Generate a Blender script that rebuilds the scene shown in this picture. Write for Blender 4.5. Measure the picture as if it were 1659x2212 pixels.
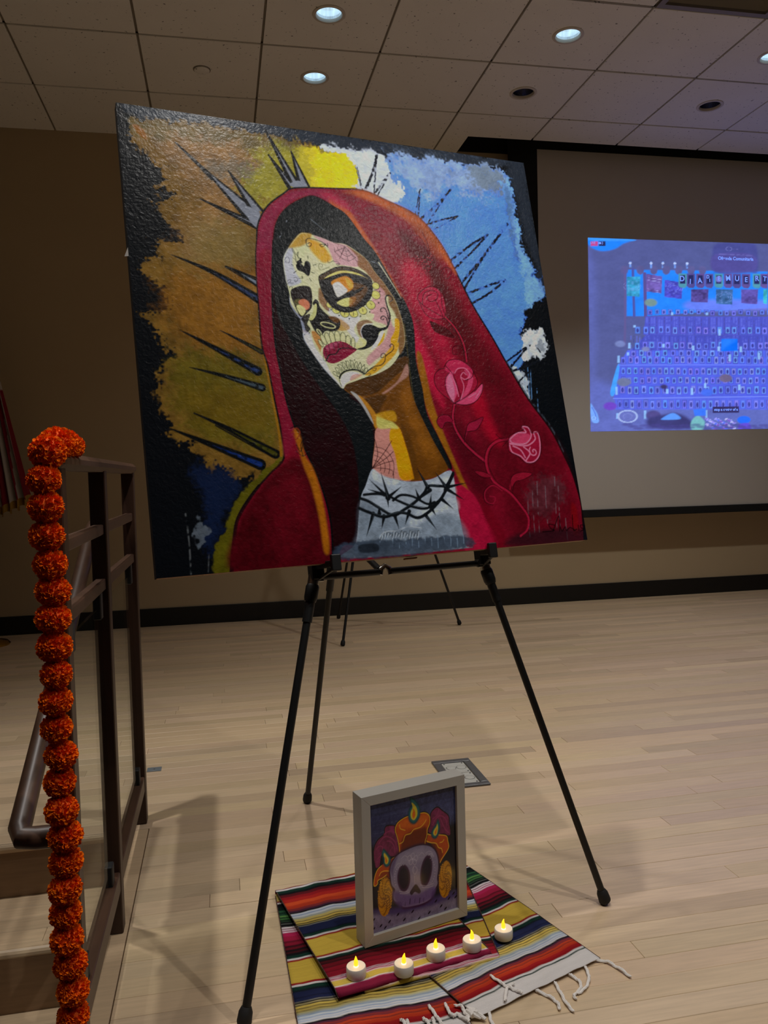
import bpy, math, random
import numpy as np
from mathutils import Vector, Matrix
random.seed(4)
C = bpy.context.scene.collection
for o in list(bpy.data.objects): bpy.data.objects.remove(o)
sc = bpy.context.scene

# ------------------------------------------------------------------ camera, world, lamps, exposure
cd = bpy.data.cameras.new('camera'); cam = bpy.data.objects.new('camera', cd); C.objects.link(cam)
cd.sensor_fit = 'VERTICAL'; cd.sensor_height = 36.0; cd.lens = 28.288; cd.clip_start = .02
R_, U_, F_ = Vector((.9798, -.1985, -.0258)), Vector((.0347, .0410, .9986)), Vector((.1972, .9792, -.0471))
cam.matrix_world = Matrix(((R_.x, U_.x, -F_.x, 0), (R_.y, U_.y, -F_.y, 0), (R_.z, U_.z, -F_.z, .957), (0, 0, 0, 1)))
sc.camera = cam
w = bpy.data.worlds.new('world'); sc.world = w; w.use_nodes = True
w.node_tree.nodes['Background'].inputs[0].default_value = (.03, .026, .022, 1); w.node_tree.nodes['Background'].inputs[1].default_value = .2
vs = sc.view_settings; vs.view_transform = 'Standard'; vs.look = 'None'; vs.exposure = 0.06; vs.gamma = 1; vs.use_curve_mapping = False
CEIL = 3.154; WALL = 5.43
LIT = {(.582, 3.907): 6, (.585, 4.527): 5, (1.802, 3.907): 40, (3.0, 3.94): 58}            # downlights that burn, in view
LIT_OUT = {(.50, 1.862): (68, 78, 1.), (-.637, 2.07): (104, 72, 1.), (.582, .85): (68, 124, .6), (1.802, .24): (66, 128, .6), (1.802, 2.07): (8, 104, .75), (3.02, 2.07): (36, 104, .75), (-1.856, .85): (40, 90, .9)}   # unseen, further along the ceiling grid; the last one added to brighten the steps
def downlight_lamp(x, y, watt, z=CEIL + .055, cone=104, blend=.75):
    l = bpy.data.lights.new('downlight_lamp', 'SPOT'); l.energy = watt; l.color = (1.0, .97, .93)
    l.spot_size = math.radians(cone); l.spot_blend = blend; l.shadow_soft_size = .03
    o = bpy.data.objects.new('downlight_lamp', l); C.objects.link(o); o.location = (x, y, z); return o

# ------------------------------------------------------------------ helpers
def lin(c): return tuple(((v / 255 + .055) / 1.055) ** 2.4 if v > 10 else v / 255 / 12.92 for v in c)
def mat(name, col, rough=.5, metal=0., vary=.0, scale=8., bump=0., bscale=60., attr=None, obj_rand=0., stretch=(1, 1, 1), emit=None, spec=.5, second=None, speck=None, alpha_rough=None):
    m = bpy.data.materials.new(name); m.use_nodes = True; nt = m.node_tree; N = nt.nodes; L = nt.links; b = N['Principled BSDF']
    b.inputs['Roughness'].default_value = rough; b.inputs['Metallic'].default_value = metal; b.inputs['Specular IOR Level'].default_value = spec
    tc = N.new('ShaderNodeTexCoord'); mp = N.new('ShaderNodeMapping'); mp.inputs['Scale'].default_value = stretch; L.new(tc.outputs['Object'], mp.inputs[0])
    out = None
    if attr:
        a = N.new('ShaderNodeVertexColor'); a.layer_name = attr; out = a.outputs[0]
    else:
        r = N.new('ShaderNodeRGB'); r.outputs[0].default_value = (*lin(col), 1); out = r.outputs[0]
    if second:
        nz = N.new('ShaderNodeTexNoise'); nz.inputs['Scale'].default_value = scale; nz.inputs['Detail'].default_value = 5; L.new(mp.outputs[0], nz.inputs['Vector'])
        rp = N.new('ShaderNodeValToRGB'); rp.color_ramp.elements[0].position = .38; rp.color_ramp.elements[1].position = .66; L.new(nz.outputs[0], rp.inputs[0])
        mx = N.new('ShaderNodeMix'); mx.data_type = 'RGBA'; L.new(rp.outputs[0], mx.inputs[0]); L.new(out, mx.inputs[6]); mx.inputs[7].default_value = (*lin(second), 1); out = mx.outputs[2]
    if speck:
        vz = N.new('ShaderNodeTexNoise'); vz.inputs['Scale'].default_value = speck; vz.inputs['Detail'].default_value = 2; L.new(tc.outputs['Object'], vz.inputs['Vector'])
        rp = N.new('ShaderNodeValToRGB'); rp.color_ramp.elements[0].position = .26; rp.color_ramp.elements[1].position = .32; rp.color_ramp.elements[0].color = (.25, .25, .25, 1); L.new(vz.outputs[0], rp.inputs[0])
        mx = N.new('ShaderNodeMix'); mx.data_type = 'RGBA'; mx.blend_type = 'MULTIPLY'; mx.inputs[0].default_value = 1; L.new(out, mx.inputs[6]); L.new(rp.outputs[0], mx.inputs[7]); out = mx.outputs[2]
    if vary or obj_rand:
        hs = N.new('ShaderNodeHueSaturation'); L.new(out, hs.inputs['Color'])
        nz = N.new('ShaderNodeTexNoise'); nz.inputs['Scale'].default_value = scale; nz.inputs['Detail'].default_value = 6; L.new(mp.outputs[0], nz.inputs['Vector'])
        mr = N.new('ShaderNodeMapRange'); mr.inputs[1].default_value = .25; mr.inputs[2].default_value = .75; mr.inputs[3].default_value = 1 - vary; mr.inputs[4].default_value = 1 + vary; L.new(nz.outputs[0], mr.inputs[0])
        val = mr.outputs[0]
        if obj_rand:
            oi = N.new('ShaderNodeObjectInfo'); m2 = N.new('ShaderNodeMapRange'); m2.inputs[3].default_value = 1 - obj_rand; m2.inputs[4].default_value = 1 + obj_rand; L.new(oi.outputs['Random'], m2.inputs[0])
            mm = N.new('ShaderNodeMath'); mm.operation = 'MULTIPLY'; L.new(val, mm.inputs[0]); L.new(m2.outputs[0], mm.inputs[1]); val = mm.outputs[0]
        L.new(val, hs.inputs['Value']); out = hs.outputs[0]
    L.new(out, b.inputs['Base Color'])
    if emit is not None:
        b.inputs['Emission Strength'].default_value = emit; L.new(out, b.inputs['Emission Color'])
    if bump:
        nz = N.new('ShaderNodeTexNoise'); nz.inputs['Scale'].default_value = bscale; nz.inputs['Detail'].default_value = 5; nz.inputs['Distortion'].default_value = .8; L.new(mp.outputs[0], nz.inputs['Vector'])
        bp = N.new('ShaderNodeBump'); bp.inputs['Strength'].default_value = bump; bp.inputs['Distance'].default_value = .002; L.new(nz.outputs[0], bp.inputs['Height']); L.new(bp.outputs[0], b.inputs['Normal'])
    return m
class MB:
    def __init__(s): s.v = []; s.f = []; s.c = []
    def add(s, v, f):
        n = len(s.v); s.v += [tuple(p) for p in v]; s.f += [tuple(i + n for i in q) for q in f]; return s
    def box(s, x0, x1, y0, y1, z0, z1, ch=0.):
        if not ch:
            return s.add([(x, y, z) for z in (z0, z1) for y in (y0, y1) for x in (x0, x1)], [(0, 2, 3, 1), (4, 5, 7, 6), (0, 1, 5, 4), (2, 6, 7, 3), (0, 4, 6, 2), (1, 3, 7, 5)])
        # chamfered block
        X, Y, Z = (x0, x1), (y0, y1), (z0, z1); v = []; idx = {}
        for i in (0, 1):
            for j in (0, 1):
                for k in (0, 1):
                    sx, sy, sz = (1 - 2 * i) * ch, (1 - 2 * j) * ch, (1 - 2 * k) * ch
                    for a, d in enumerate(((0, sy, sz), (sx, 0, sz), (sx, sy, 0))): idx[i, j, k, a] = len(v); v.append((X[i] + d[0], Y[j] + d[1], Z[k] + d[2]))
        f = []
        for a in range(3):
            for q in (0, 1):
                r = []
                for b, c in ((0, 0), (1, 0), (1, 1), (0, 1)):
                    t = [0, 0, 0]; t[a] = q; t[(a + 1) % 3] = b; t[(a + 2) % 3] = c; r.append(idx[(*t, a)])
                f.append(r if q else r[::-1])
        for a in range(3):
            b, c = (a + 1) % 3, (a + 2) % 3
            for p in (0, 1):
                for q in (0, 1):
                    t = [0, 0, 0]; t[b] = p; t[c] = q; u = t[:]; u[a] = 1
                    r = [idx[(*t, b)], idx[(*u, b)], idx[(*u, c)], idx[(*t, c)]]; f.append(r if p ^ q else r[::-1])
        for i in (0, 1):
            for j in (0, 1):
                for k in (0, 1):
                    r = [idx[i, j, k, a] for a in range(3)]; f.append(r if (i + j + k) % 2 else r[::-1])
        return s.add(v, f)
    def tube(s, pts, r, n=10, cap=True):
        pts = [Vector(p) for p in pts]; rs = r if isinstance(r, (list, tuple)) else [r] * len(pts); v = []; f = []
        d0 = (pts[1] - pts[0]).normalized(); ref = Vector((0, 0, 1)) if abs(d0.z) < .9 else Vector((1, 0, 0)); a = d0.cross(ref).normalized()
        for i, p in enumerate(pts):
            d = (pts[min(i + 1, len(pts) - 1)] - pts[max(i - 1, 0)]).normalized(); a = (a - d * a.dot(d)).normalized(); b = d.cross(a)
            for k in range(n): t = 2 * math.pi * k / n; v.append(p + (a * math.cos(t) + b * math.sin(t)) * rs[i])
        for i in range(len(pts) - 1):
            for k in range(n): f.append((i * n + k, i * n + (k + 1) % n, (i + 1) * n + (k + 1) % n, (i + 1) * n + k))
        if cap: f += [tuple(range(n))[::-1], tuple(range((len(pts) - 1) * n, len(pts) * n))]
        return s.add(v, f)
    def lathe(s, prof, cx=0, cy=0, n=24, close=True):
        v = []; f = []
        for r, z in prof:
            for k in range(n): t = 2 * math.pi * k / n; v.append((cx + r * math.cos(t), cy + r * math.sin(t), z))
        for i in range(len(prof) - 1):
            for k in range(n): f.append((i * n + k, i * n + (k + 1) % n, (i + 1) * n + (k + 1) % n, (i + 1) * n + k))
        if close: f += [tuple(range(n))[::-1], tuple(range((len(prof) - 1) * n, len(prof) * n))]
        return s.add(v, f)
    def beam(s, p, q, w, h, up=(0, 0, 1)):      # rectangular bar between two points
        p, q = Vector(p), Vector(q); d = (q - p).normalized(); a = d.cross(Vector(up)).normalized(); b = a.cross(d)
        v = [e + a * i * w / 2 + b * j * h / 2 for e in (p, q) for i, j in ((-1, -1), (1, -1), (1, 1), (-1, 1))]
        return s.add(v, [(0, 1, 2, 3), (7, 6, 5, 4), (0, 4, 5, 1), (1, 5, 6, 2), (2, 6, 7, 3), (3, 7, 4, 0)])
def build(name, mb, m, parent=None, smooth=False, kind=None, label=None, bevel=0., origin=None):
    off = Vector(parent['at']) if parent and 'at' in parent.keys() else (Vector(origin) if origin else Vector((0, 0, 0)))
    me = bpy.data.meshes.new(name); me.from_pydata([tuple(Vector(p) - off) for p in mb.v], [], mb.f); me.update()
    if smooth:
        me.polygons.foreach_set('use_smooth', [True] * len(me.polygons))
        try: me.set_sharp_from_angle(angle=math.radians(40))
        except Exception: pass
    me.materials.append(m); o = bpy.data.objects.new(name, me); C.objects.link(o)
    if parent:
        o.parent = parent
        if 'at' in parent.keys() and parent.get('sub'): pass
    elif origin: o.location = origin
    if bevel:
        bm = o.modifiers.new('bevel', 'BEVEL'); bm.width = bevel; bm.segments = 2; bm.limit_method = 'ANGLE'
    if kind: o['kind'] = kind
    if label: o['label'] = label
    return o
def sub(name, mb, m, parent, thing, **k):        # a sub-part: coordinates still measured from the thing's base
    o = build(name, mb, m, thing, **k); o.parent = parent; return o
def thing(name, label, cat, loc=(0, 0, 0), group=None):
    o = bpy.data.objects.new(name, None); C.objects.link(o); o.location = loc; o.empty_display_size = .05
    o['label'] = label; o['category'] = cat; o['at'] = tuple(float(v) for v in loc)
    if group: o['group'] = group
    return o
def tag(o, label, cat, group=None):
    o['label'] = label; o['category'] = cat
    if group: o['group'] = group
    return o
def copy_tree(o, parent=None):
    c = o.copy(); C.objects.link(c); c.parent = parent
    for ch in [x for x in o.children]: copy_tree(ch, c)
    return c
def paint_attr(o, cols):
    a = o.data.color_attributes.new('paint', 'FLOAT_COLOR', 'POINT'); a.data.foreach_set('color', np.asarray(cols, np.float32).ravel())
def grid_surface(name, P, cols, m, parent=None, smooth=True, label=None):     # P: (ny, nx, 3) points, cols: (ny, nx, 3) linear colours
    ny, nx = P.shape[:2]; off = np.array(parent['at']) if parent else np.zeros(3)
    i = np.arange(ny * nx).reshape(ny, nx); q = np.stack([i[1:, :-1], i[1:, 1:], i[:-1, 1:], i[:-1, :-1]], -1).reshape(-1, 4)
    me = bpy.data.meshes.new(name); me.vertices.add(ny * nx); me.vertices.foreach_set('co', (P - off).astype(np.float32).ravel())
    me.loops.add(q.size); me.loops.foreach_set('vertex_index', q.astype(np.int32).ravel()); me.polygons.add(len(q)); me.polygons.foreach_set('loop_start', np.arange(0, q.size, 4, dtype=np.int32))
    me.update(calc_edges=True); me.validate()
    if smooth: me.polygons.foreach_set('use_smooth', np.ones(len(q), bool))
    me.materials.append(m); o = bpy.data.objects.new(name, me); C.objects.link(o)
    if parent: o.parent = parent
    if label: o['label'] = label
    paint_attr(o, np.concatenate([cols.reshape(-1, 3), np.ones((ny * nx, 1))], 1)); return o
# ------------------------------------------------------------------ materials
M_wall = mat('beige_wall_paint', (184, 164, 132), .75, vary=.03, scale=2, bump=.15, bscale=220)
M_walld = mat('bounce_cutting_wall', (96, 82, 66), .8, vary=.04, scale=2); M_carpet = mat('bounce_cutting_carpet', (52, 46, 42), .95, vary=.2, scale=60, bump=.4, bscale=300)  # unseen walls and lower floor, coloured dark to cut bounced light
M_tile = mat('ceiling_tile_fibre', (238, 235, 228), .9, vary=.03, scale=3, speck=60, bump=.2, bscale=160)
M_grid = mat('shade_toned_grid_paint', (134, 126, 114), .6); M_trim = mat('downlight_trim_paint', (206, 198, 186), .6); M_void = mat('black_void_paint', (12, 11, 10), .9)  # grid tone darkened to put the shadow gaps between tiles into colour
M_plank = mat('maple_plank', (200, 168, 128), .36, attr='paint', vary=.10, scale=9, stretch=(1, 14, 14), bump=.06, bscale=30)
M_sub = mat('dark_plank_gap', (60, 44, 30), .9)
M_base = mat('black_rubber_base', (14, 14, 15), .45, bump=.05, bscale=40)
M_wood = mat('dark_cherry_wood', (58, 36, 25), .45, vary=.25, scale=12, stretch=(3, 3, .6)); M_woodh = mat('lit_tone_cherry_rail', (76, 52, 38), .42, vary=.25, scale=12, stretch=(6, 1, 6))  # rails: same wood as the posts, lightened for the light they catch
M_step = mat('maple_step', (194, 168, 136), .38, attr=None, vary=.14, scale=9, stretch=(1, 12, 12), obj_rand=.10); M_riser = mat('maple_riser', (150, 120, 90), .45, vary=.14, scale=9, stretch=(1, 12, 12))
M_black = mat('black_easel_paint', (12, 12, 13), .5, vary=.1, scale=30); M_rubber = mat('black_rubber', (10, 10, 10), .7); M_chrome = mat('brushed_steel', (170, 168, 162), .28, metal=1., vary=.08, scale=60)
M_white = mat('white_lacquer', (180, 176, 168), .4, vary=.02, scale=6); M_plast = mat('white_candle_plastic', (222, 216, 208), .45)
M_steel = mat('grey_outlet_metal', (104, 104, 106), .36, metal=.35, vary=.1, scale=40); M_plate = mat('pale_outlet_plate', (186, 184, 176), .45, vary=.08, scale=30); M_bluegrey = mat('blue_grey_metal_paint', (112, 120, 124), .5, vary=.06, scale=40); M_dark = mat('dark_slot', (20, 20, 22), .6)
M_brass = mat('brass', (190, 150, 60), .25, metal=1., vary=.1, scale=30); M_pole = mat('flag_pole_wood', (90, 56, 30), .4, vary=.2, scale=20)
M_raw = mat('raw_stretcher_wood', (150, 112, 78), .7, vary=.2, scale=25, stretch=(1, 6, 6)); M_canv = mat('black_canvas_edge', (15, 16, 19), .5, bump=.4, bscale=300)
M_screen = mat('matte_white_screen', (196, 190, 182), .9, vary=.01, scale=3); M_mask = mat('black_screen_border', (9, 9, 9), .85)
M_glass = bpy.data.materials.new('clear_glass'); M_glass.use_nodes = True; _n = M_glass.node_tree; _n.nodes.remove(_n.nodes['Principled BSDF'])
_t = _n.nodes.new('ShaderNodeBsdfTransparent'); _t.inputs[0].default_value = (.965, .985, .968, 1); _g = _n.nodes.new('ShaderNodeBsdfGlossy'); _g.inputs['Roughness'].default_value = .02; _l = _n.nodes.new('ShaderNodeLayerWeight'); _p = _n.nodes.new('ShaderNodeMath'); _p.operation = 'POWER'; _p.inputs[1].default_value = 5.; _n.links.new(_l.outputs['Facing'], _p.inputs[0]); _f = _n.nodes.new('ShaderNodeMath'); _f.operation = 'MULTIPLY'; _f.inputs[1].default_value = .35; _n.links.new(_p.outputs[0], _f.inputs[0])
_m = _n.nodes.new('ShaderNodeMixShader'); _n.links.new(_f.outputs[0], _m.inputs[0]); _n.links.new(_t.outputs[0], _m.inputs[1]); _n.links.new(_g.outputs[0], _m.inputs[2]); _n.links.new(_m.outputs[0], _n.nodes['Material Output'].inputs[0])
M_oil = mat('oil_paint', (0, 0, 0), .27, attr='paint', bump=.34, bscale=120, spec=.14); M_print = mat('glazed_art_print', (0, 0, 0), .25, attr='paint', spec=.35)
M_cloth = mat('woven_wool', (0, 0, 0), .9, attr='paint', bump=.5, bscale=420, spec=.15); M_flag = mat('flag_nylon', (0, 0, 0), .7, attr='paint', bump=.2, bscale=300, spec=.2)
M_yarn = mat('white_cotton_yarn', (236, 230, 224), .9, bump=.6, bscale=500, spec=.1)
M_mari = mat('orange_marigold_petal', (250, 124, 14), .9, vary=.12, scale=60, second=(244, 104, 8), spec=.1); M_core = mat('marigold_core', (244, 104, 10), .8)
M_flame = mat('amber_flame_plastic', (255, 186, 30), .35, emit=1.35); M_glow = mat('lit_flame_root', (255, 236, 170), .35, emit=1.8)
M_refl = mat('silver_reflector', (206, 208, 212), .16, metal=1., vary=.05, scale=60); M_lamp = mat('lit_lamp', (232, 244, 255), .3, emit=14.); M_offl = mat('unlit_lamp', (120, 120, 116), .3)
M_show = mat('projected_picture', (0, 0, 0), .9, attr='paint', emit=1.0, spec=0.)
M_lett = mat('projected_white_letters', (118, 152, 255), .9, emit=1.0, spec=0.); M_mark = mat('projected_dark_mark', (60, 52, 70), .9, emit=.6, spec=0.)
_n = M_show.node_tree; _p = _n.nodes['Principled BSDF']; _n.links.remove(_p.inputs['Base Color'].links[0]); _p.inputs['Base Color'].default_value = (.02, .02, .02, 1)

# ------------------------------------------------------------------ room shell
XL, XR, YF = -4.2, 7.0, -6.0
def struct(name, mb, m, **k): o = build(name, mb, m, **k); o['kind'] = 'structure'; return o
struct('wall_back', MB().box(XL, XR, WALL, WALL + .15, -.7, 3.75), M_wall)
struct('wall_left', MB().box(XL - .15, XL, YF, WALL, -.7, 3.75), M_walld); struct('wall_right', MB().box(XR, XR + .15, YF, WALL, -.7, 3.75), M_walld)
struct('wall_front', MB().box(XL, XR, YF - .15, YF, -.7, 3.75), M_walld)
struct('baseboard_back', MB().box(XL, XR, WALL - .012, WALL, 0, .118), M_base, bevel=.003)
# stage floor: a slab with a stair well cut into it, covered with maple strips
SX0, SX1, SY1, STAGE0 = -1.75, -.262, 2.27, 1.06
fl = MB().box(SX1, XR, STAGE0, WALL, -.10, -.0185).box(XL, SX0, STAGE0, WALL, -.10, -.0185).box(SX0, SX1, SY1, WALL, -.10, -.0185)
fl.box(SX1, SX1 + .02, STAGE0, SY1, -.7, -.0185).box(SX1, XR, STAGE0, STAGE0 + .02, -.7, -.10).box(XL, SX0, STAGE0, STAGE0 + .02, -.7, -.10)
floor = struct('floor', fl, M_sub)
struct('floor_lower', MB().box(XL, XR, YF, STAGE0 + .02, -.7, -.6).box(SX0, SX1, STAGE0 + .02, SY1, -.7, -.6), M_carpet)
STRIP = .0572
stuffmb = MB(); stufft = []
def plank_cols(t): return np.array(lin((203, 178, 146))) * t
def tone(): 
    t = random.gauss(1, .07); return np.clip(np.array([t, t * random.uniform(.975, 1.015), t * random.uniform(.94, 1.03)]), .72, 1.2)
nplank = 0; row = 0; y = STAGE0
while y < WALL - .012:
    y1 = min(y + STRIP, WALL - .012); xl = SX1 if y < SY1 - .01 else -2.2
    # strips near the rail end at a border board along the stair well
    x = xl + (.036 if y < SY1 - .01 else 0); xe = XR; first = True
    while x < xe:
        ln = random.uniform(.35, 1.35); 
        if first: ln *= random.uniform(.3, 1.)
        first = False; x1 = min(x + ln, xe); tn = tone(); dz = random.uniform(-.00035, .0003)
        vis = y < 3.45 and x < .80 * y + .35 and (x1 > -.235 * y - .25 or y < 2.27)
        if vis and nplank < 292:
            b = MB().box(x + .0003, x1 - .0004, y + .0003, y1 - .0004, -.0185, dz, .0007)
            o = build('plank', b, M_plank, floor); paint_attr(o, np.tile(np.append(plank_cols(tn), 1), (len(b.v), 1))); nplank += 1
        else:
            n0 = len(stuffmb.v); stuffmb.box(x + .0003, x1 - .0004, y + .0003, y1 - .0004, -.0185, dz); stufft += [np.append(plank_cols(tn), 1)] * (len(stuffmb.v) - n0)
        x = x1
    y = y1; row += 1
b = MB().box(SX1 - .004, SX1 + .034, STAGE0 - .01, SY1 - .012, -.0185, .0004, .0012); o = build('border_plank', b, M_plank, floor); paint_attr(o, np.tile(np.append(plank_cols(np.array([.93, .9, .86])), 1), (len(b.v), 1)))
n0 = len(stuffmb.v); stuffmb.box(XL, SX0, STAGE0, WALL - .012, -.0185, 0).box(SX0, -2.2, SY1, WALL - .012, -.0185, 0); stufft += [np.append(plank_cols(1.), 1)] * (len(stuffmb.v) - n0)
o = build('plank', stuffmb, M_plank, floor, kind='stuff'); paint_attr(o, np.array(stufft))
# ceiling: grid, tiles, screen pocket
G = .6096; GX, GY = -.3292, 4.2236
PX0, PX1, PY0, PY1 = 1.668, 6.7, 5.16, 5.40
cm = MB().box(XL, XR, YF, WALL, CEIL + .45, CEIL + .5)
ceiling = struct('ceiling', cm, M_void)
gm = MB()
for k in range(-7, 13):
    x = GX + k * G; gm.box(x - .009, x + .009, YF, PY0 if PX0 - .01 < x < PX1 else WALL, CEIL + .009, CEIL + .016)
for k in range(-17, 3):
    y = GY + k * G
    if y < WALL: gm.box(XL, XR, y - .009, y + .009, CEIL + .009, CEIL + .016)
build('ceiling_grid', gm, M_grid, ceiling)
HOLES = [(.582, 3.907), (.585, 4.527), (1.802, 3.907), (3.0, 3.94), (1.804, 4.531), (3.008, 4.523)]
VENT = (4, -2)
def tile_mb(x0, x1, y0, y1, hole=None, r=.066):
    b = MB(); z0, z1 = CEIL, CEIL + .016
    if not hole: return b.box(x0, x1, y0, y1, z0, z1, .002)
    n = 32; cx, cy = hole; ring = []; sq = []
    for k in range(n):
        t = 2 * math.pi * (k + .5) / n; c, s_ = math.cos(t), math.sin(t); ring.append((cx + r * c, cy + r * s_))
        q = min(((x1 if c > 0 else x0) - cx) / c, ((y1 if s_ > 0 else y0) - cy) / s_); sq.append((cx + q * c, cy + q * s_))
    v = [(*p, z0) for p in ring] + [(*p, z0) for p in sq] + [(*p, z1) for p in ring] + [(*p, z1) for p in sq]; f = []
    for k in range(n):
        j = (k + 1) % n; f += [(k, n + k, n + j, j)[::-1], (2 * n + k, 3 * n + k, 3 * n + j, 2 * n + j), (k, j, 2 * n + j, 2 * n + k)[::-1], (n + k, n + j, 3 * n + j, 3 * n + k)]
    # square corners
    for X, Y in ((x0, y0), (x1, y0), (x1, y1), (x0, y1)):
        a = math.atan2(Y - cy, X - cx); k = int((a % (2 * math.pi)) / (2 * math.pi) * n - .5) % n; j = (k + 1) % n
        m0 = len(v); v += [(X, Y, z0), (X, Y, z1)]; f += [(n + k, m0, n + j)[::-1], (3 * n + k, 3 * n + j, m0 + 1)[::-1], (n + k, 3 * n + k, m0 + 1, m0), (m0, m0 + 1, 3 * n + j, n + j)]
    return b.add(v, f)
LAMPS_OUT = list(LIT_OUT)
rest = MB()
for i in range(-7, 12):
    for j in range(-17, 2):
        x0, x1 = GX + i * G + .006, GX + (i + 1) * G - .006; y0, y1 = GY + j * G + .008, min(GY + (j + 1) * G - .008, WALL)
        x0, x1, y0 = max(x0, XL), min(x1, XR), max(y0, YF)
        if (i, j) == VENT or x1 <= x0 or y1 <= y0: continue
        hs = [h for h in HOLES + LAMPS_OUT if x0 < h[0] < x1 and y0 < h[1] < y1]
        pieces = [(x0, x1, y0, y1)]
        if y1 > PY0 and x1 > PX0 and x0 < PX1:
            pieces = [(x0, x1, y0, PY0), (x0, x1, PY1, y1)] if x0 > PX0 and x1 < PX1 else [(x0, x1, y0, PY0)] + ([(x0, PX0, PY0, y1)] if x0 < PX0 else [(PX1, x1, PY0, y1)])
        vis = (i, j) in [(a, c) for a in range(-3, 8) for c in range(-3, 2)] and x0 < .95 * y0 and x1 > -.35 * y1
        for p in pieces:
            if p[1] - p[0] < .01 or p[3] - p[2] < .004: continue
            tb = tile_mb(*p, hole=hs[0] if hs else None)
            if vis: build('ceiling_tile', tb, M_tile, ceiling)
            else: rest.add(tb.v, tb.f)
build('ceiling_tile', rest, M_tile, ceiling, kind='stuff')
pk = MB().box(PX0 - .01, PX1 + .01, PY0 - .012, PY0, CEIL + .002, CEIL + .44).box(PX0 - .01, PX1 + .01, PY1, PY1 + .012, CEIL + .002, CEIL + .44).box(PX0 - .012, PX0, PY0, PY1, CEIL + .002, CEIL + .44).box(PX1, PX1 + .012, PY0, PY1, CEIL + .002, CEIL + .44)
build('screen_pocket', pk, M_mask, ceiling, label='black lined slot in the ceiling')

# ------------------------------------------------------------------ downlights
def downlight(x, y, lit, label):
    t = thing('downlight', label, 'ceiling light', (x, y, CEIL), 'recessed round downlights in the ceiling')
    build('trim_ring', MB().lathe([(.078, CEIL + .001), (.079, CEIL - .003), (.074, CEIL - .006), (.064, CEIL - .005), (.060, CEIL + .002), (.060, CEIL + .010)], x, y, 40, False), M_trim, t, smooth=True)
    build('reflector', MB().lathe([(.0605, CEIL + .001), (.0600, CEIL + .02), (.057, CEIL + .06), (.048, CEIL + .10), (.030, CEIL + .125)], x, y, 40, False), M_refl, t)
    build('lamp', MB().lathe([(.004, CEIL + .085), (.022, CEIL + .09), (.026, CEIL + .10), (.028, CEIL + .125), (.02, CEIL + .14)], x, y, 20), M_lamp if lit else M_offl, t, smooth=True, label='lit lamp' if lit else 'dark unlit lamp')
    if lit:
        build('diffuser', MB().lathe([(.0595, CEIL + .022), (.055, CEIL + .045), (.03, CEIL + .064), (.001, CEIL + .07)], x, y, 32, False), M_diff, t, smooth=True, label='glowing bluish white lens')
    return t
M_diff = mat('glowing_lens', (190, 216, 230), .3, emit=.72, vary=.4, scale=55, stretch=(1, .15, .15)); M_diff.node_tree.nodes['Principled BSDF'].inputs['Base Color'].default_value = (0, 0, 0, 1)
for (x, y), lit, lab in (((.582, 3.907), 1, 'lit downlight above the painting, nearest the top edge of the picture'), ((.585, 4.527), 1, 'lit downlight straight behind the top one, smaller, above the painting'), ((1.802, 3.907), 1, 'lit round downlight right of the painting, in front of an unlit one'), ((3.0, 3.94), 1, 'lit downlight cut by the right edge of the picture'),
                         ((1.804, 4.531), 0, 'unlit dark downlight just above the black corner of the screen pocket'), ((3.008, 4.523), 0, 'unlit dark downlight at far right above the projection screen')):
    downlight(x, y, lit, lab)
for (x, y), wt in LIT.items(): downlight_lamp(x, y, wt, CEIL + .015)
for (x, y), (wt, cone, bl) in LIT_OUT.items(): downlight_lamp(x, y, wt, CEIL + .015, cone, bl)
# ceiling vent (square diffuser) and the blank round cover
vx0, vx1, vy0, vy1 = GX + 4 * G + .006, GX + 5 * G - .006, GY - 2 * G + .006, GY - G - .006
t = thing('ceiling_vent', 'square ceiling air vent with stepped white panel, at the top right corner', 'vent', ((vx0 + vx1) / 2, (vy0 + vy1) / 2, CEIL))
fm = MB()
for a in (0, 1):
    fm.box(vx0, vx1, (vy0, vy1 - .03)[a], (vy0 + .03, vy1)[a], CEIL - .004, CEIL + .012).box((vx0, vx1 - .03)[a], (vx0 + .03, vx1)[a], vy0 + .03, vy1 - .03, CEIL - .004, CEIL + .012)
build('frame', fm, M_grid, t); build('backing', MB().box(vx0, vx1, vy0, vy1, CEIL + .10, CEIL + .11), M_dark, t)
build('slope', MB().add([(vx0 + .03, vy0 + .03, CEIL + .01), (vx1 - .03, vy0 + .03, CEIL + .01), (vx1 - .03, vy1 - .03, CEIL + .01), (vx0 + .03, vy1 - .03, CEIL + .01), (vx0 + .1, vy0 + .1, CEIL + .09), (vx1 - .1, vy0 + .1, CEIL + .09), (vx1 - .1, vy1 - .1, CEIL + .09), (vx0 + .1, vy1 - .1, CEIL + .09)], [(0, 1, 5, 4), (1, 2, 6, 5), (2, 3, 7, 6), (3, 0, 4, 7)]), M_grid, t)
build('inner_panel', MB().box(vx0 + .10, vx1 - .10, vy0 + .10, vy1 - .10, CEIL + .02, CEIL + .028), M_tile, t); build('inner_ledge', MB().box(vx0 + .075, vx1 - .075, vy0 + .075, vy1 - .075, CEIL + .036, CEIL + .044), M_grid, t)
t = thing('cover_plate', 'small blank round cover plate on the ceiling left of the downlights', 'ceiling cover', (-.024, 4.528, CEIL))
build('disc', MB().lathe([(.002, CEIL - .011), (.036, CEIL - .0105), (.041, CEIL - .007), (.041, CEIL + .001)], -.024, 4.528, 32), M_tile, t, smooth=True)
build('collar', MB().lathe([(.03, CEIL - .006), (.046, CEIL - .003), (.047, CEIL + .001)], -.024, 4.528, 32), M_grid, t, smooth=True)

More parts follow.
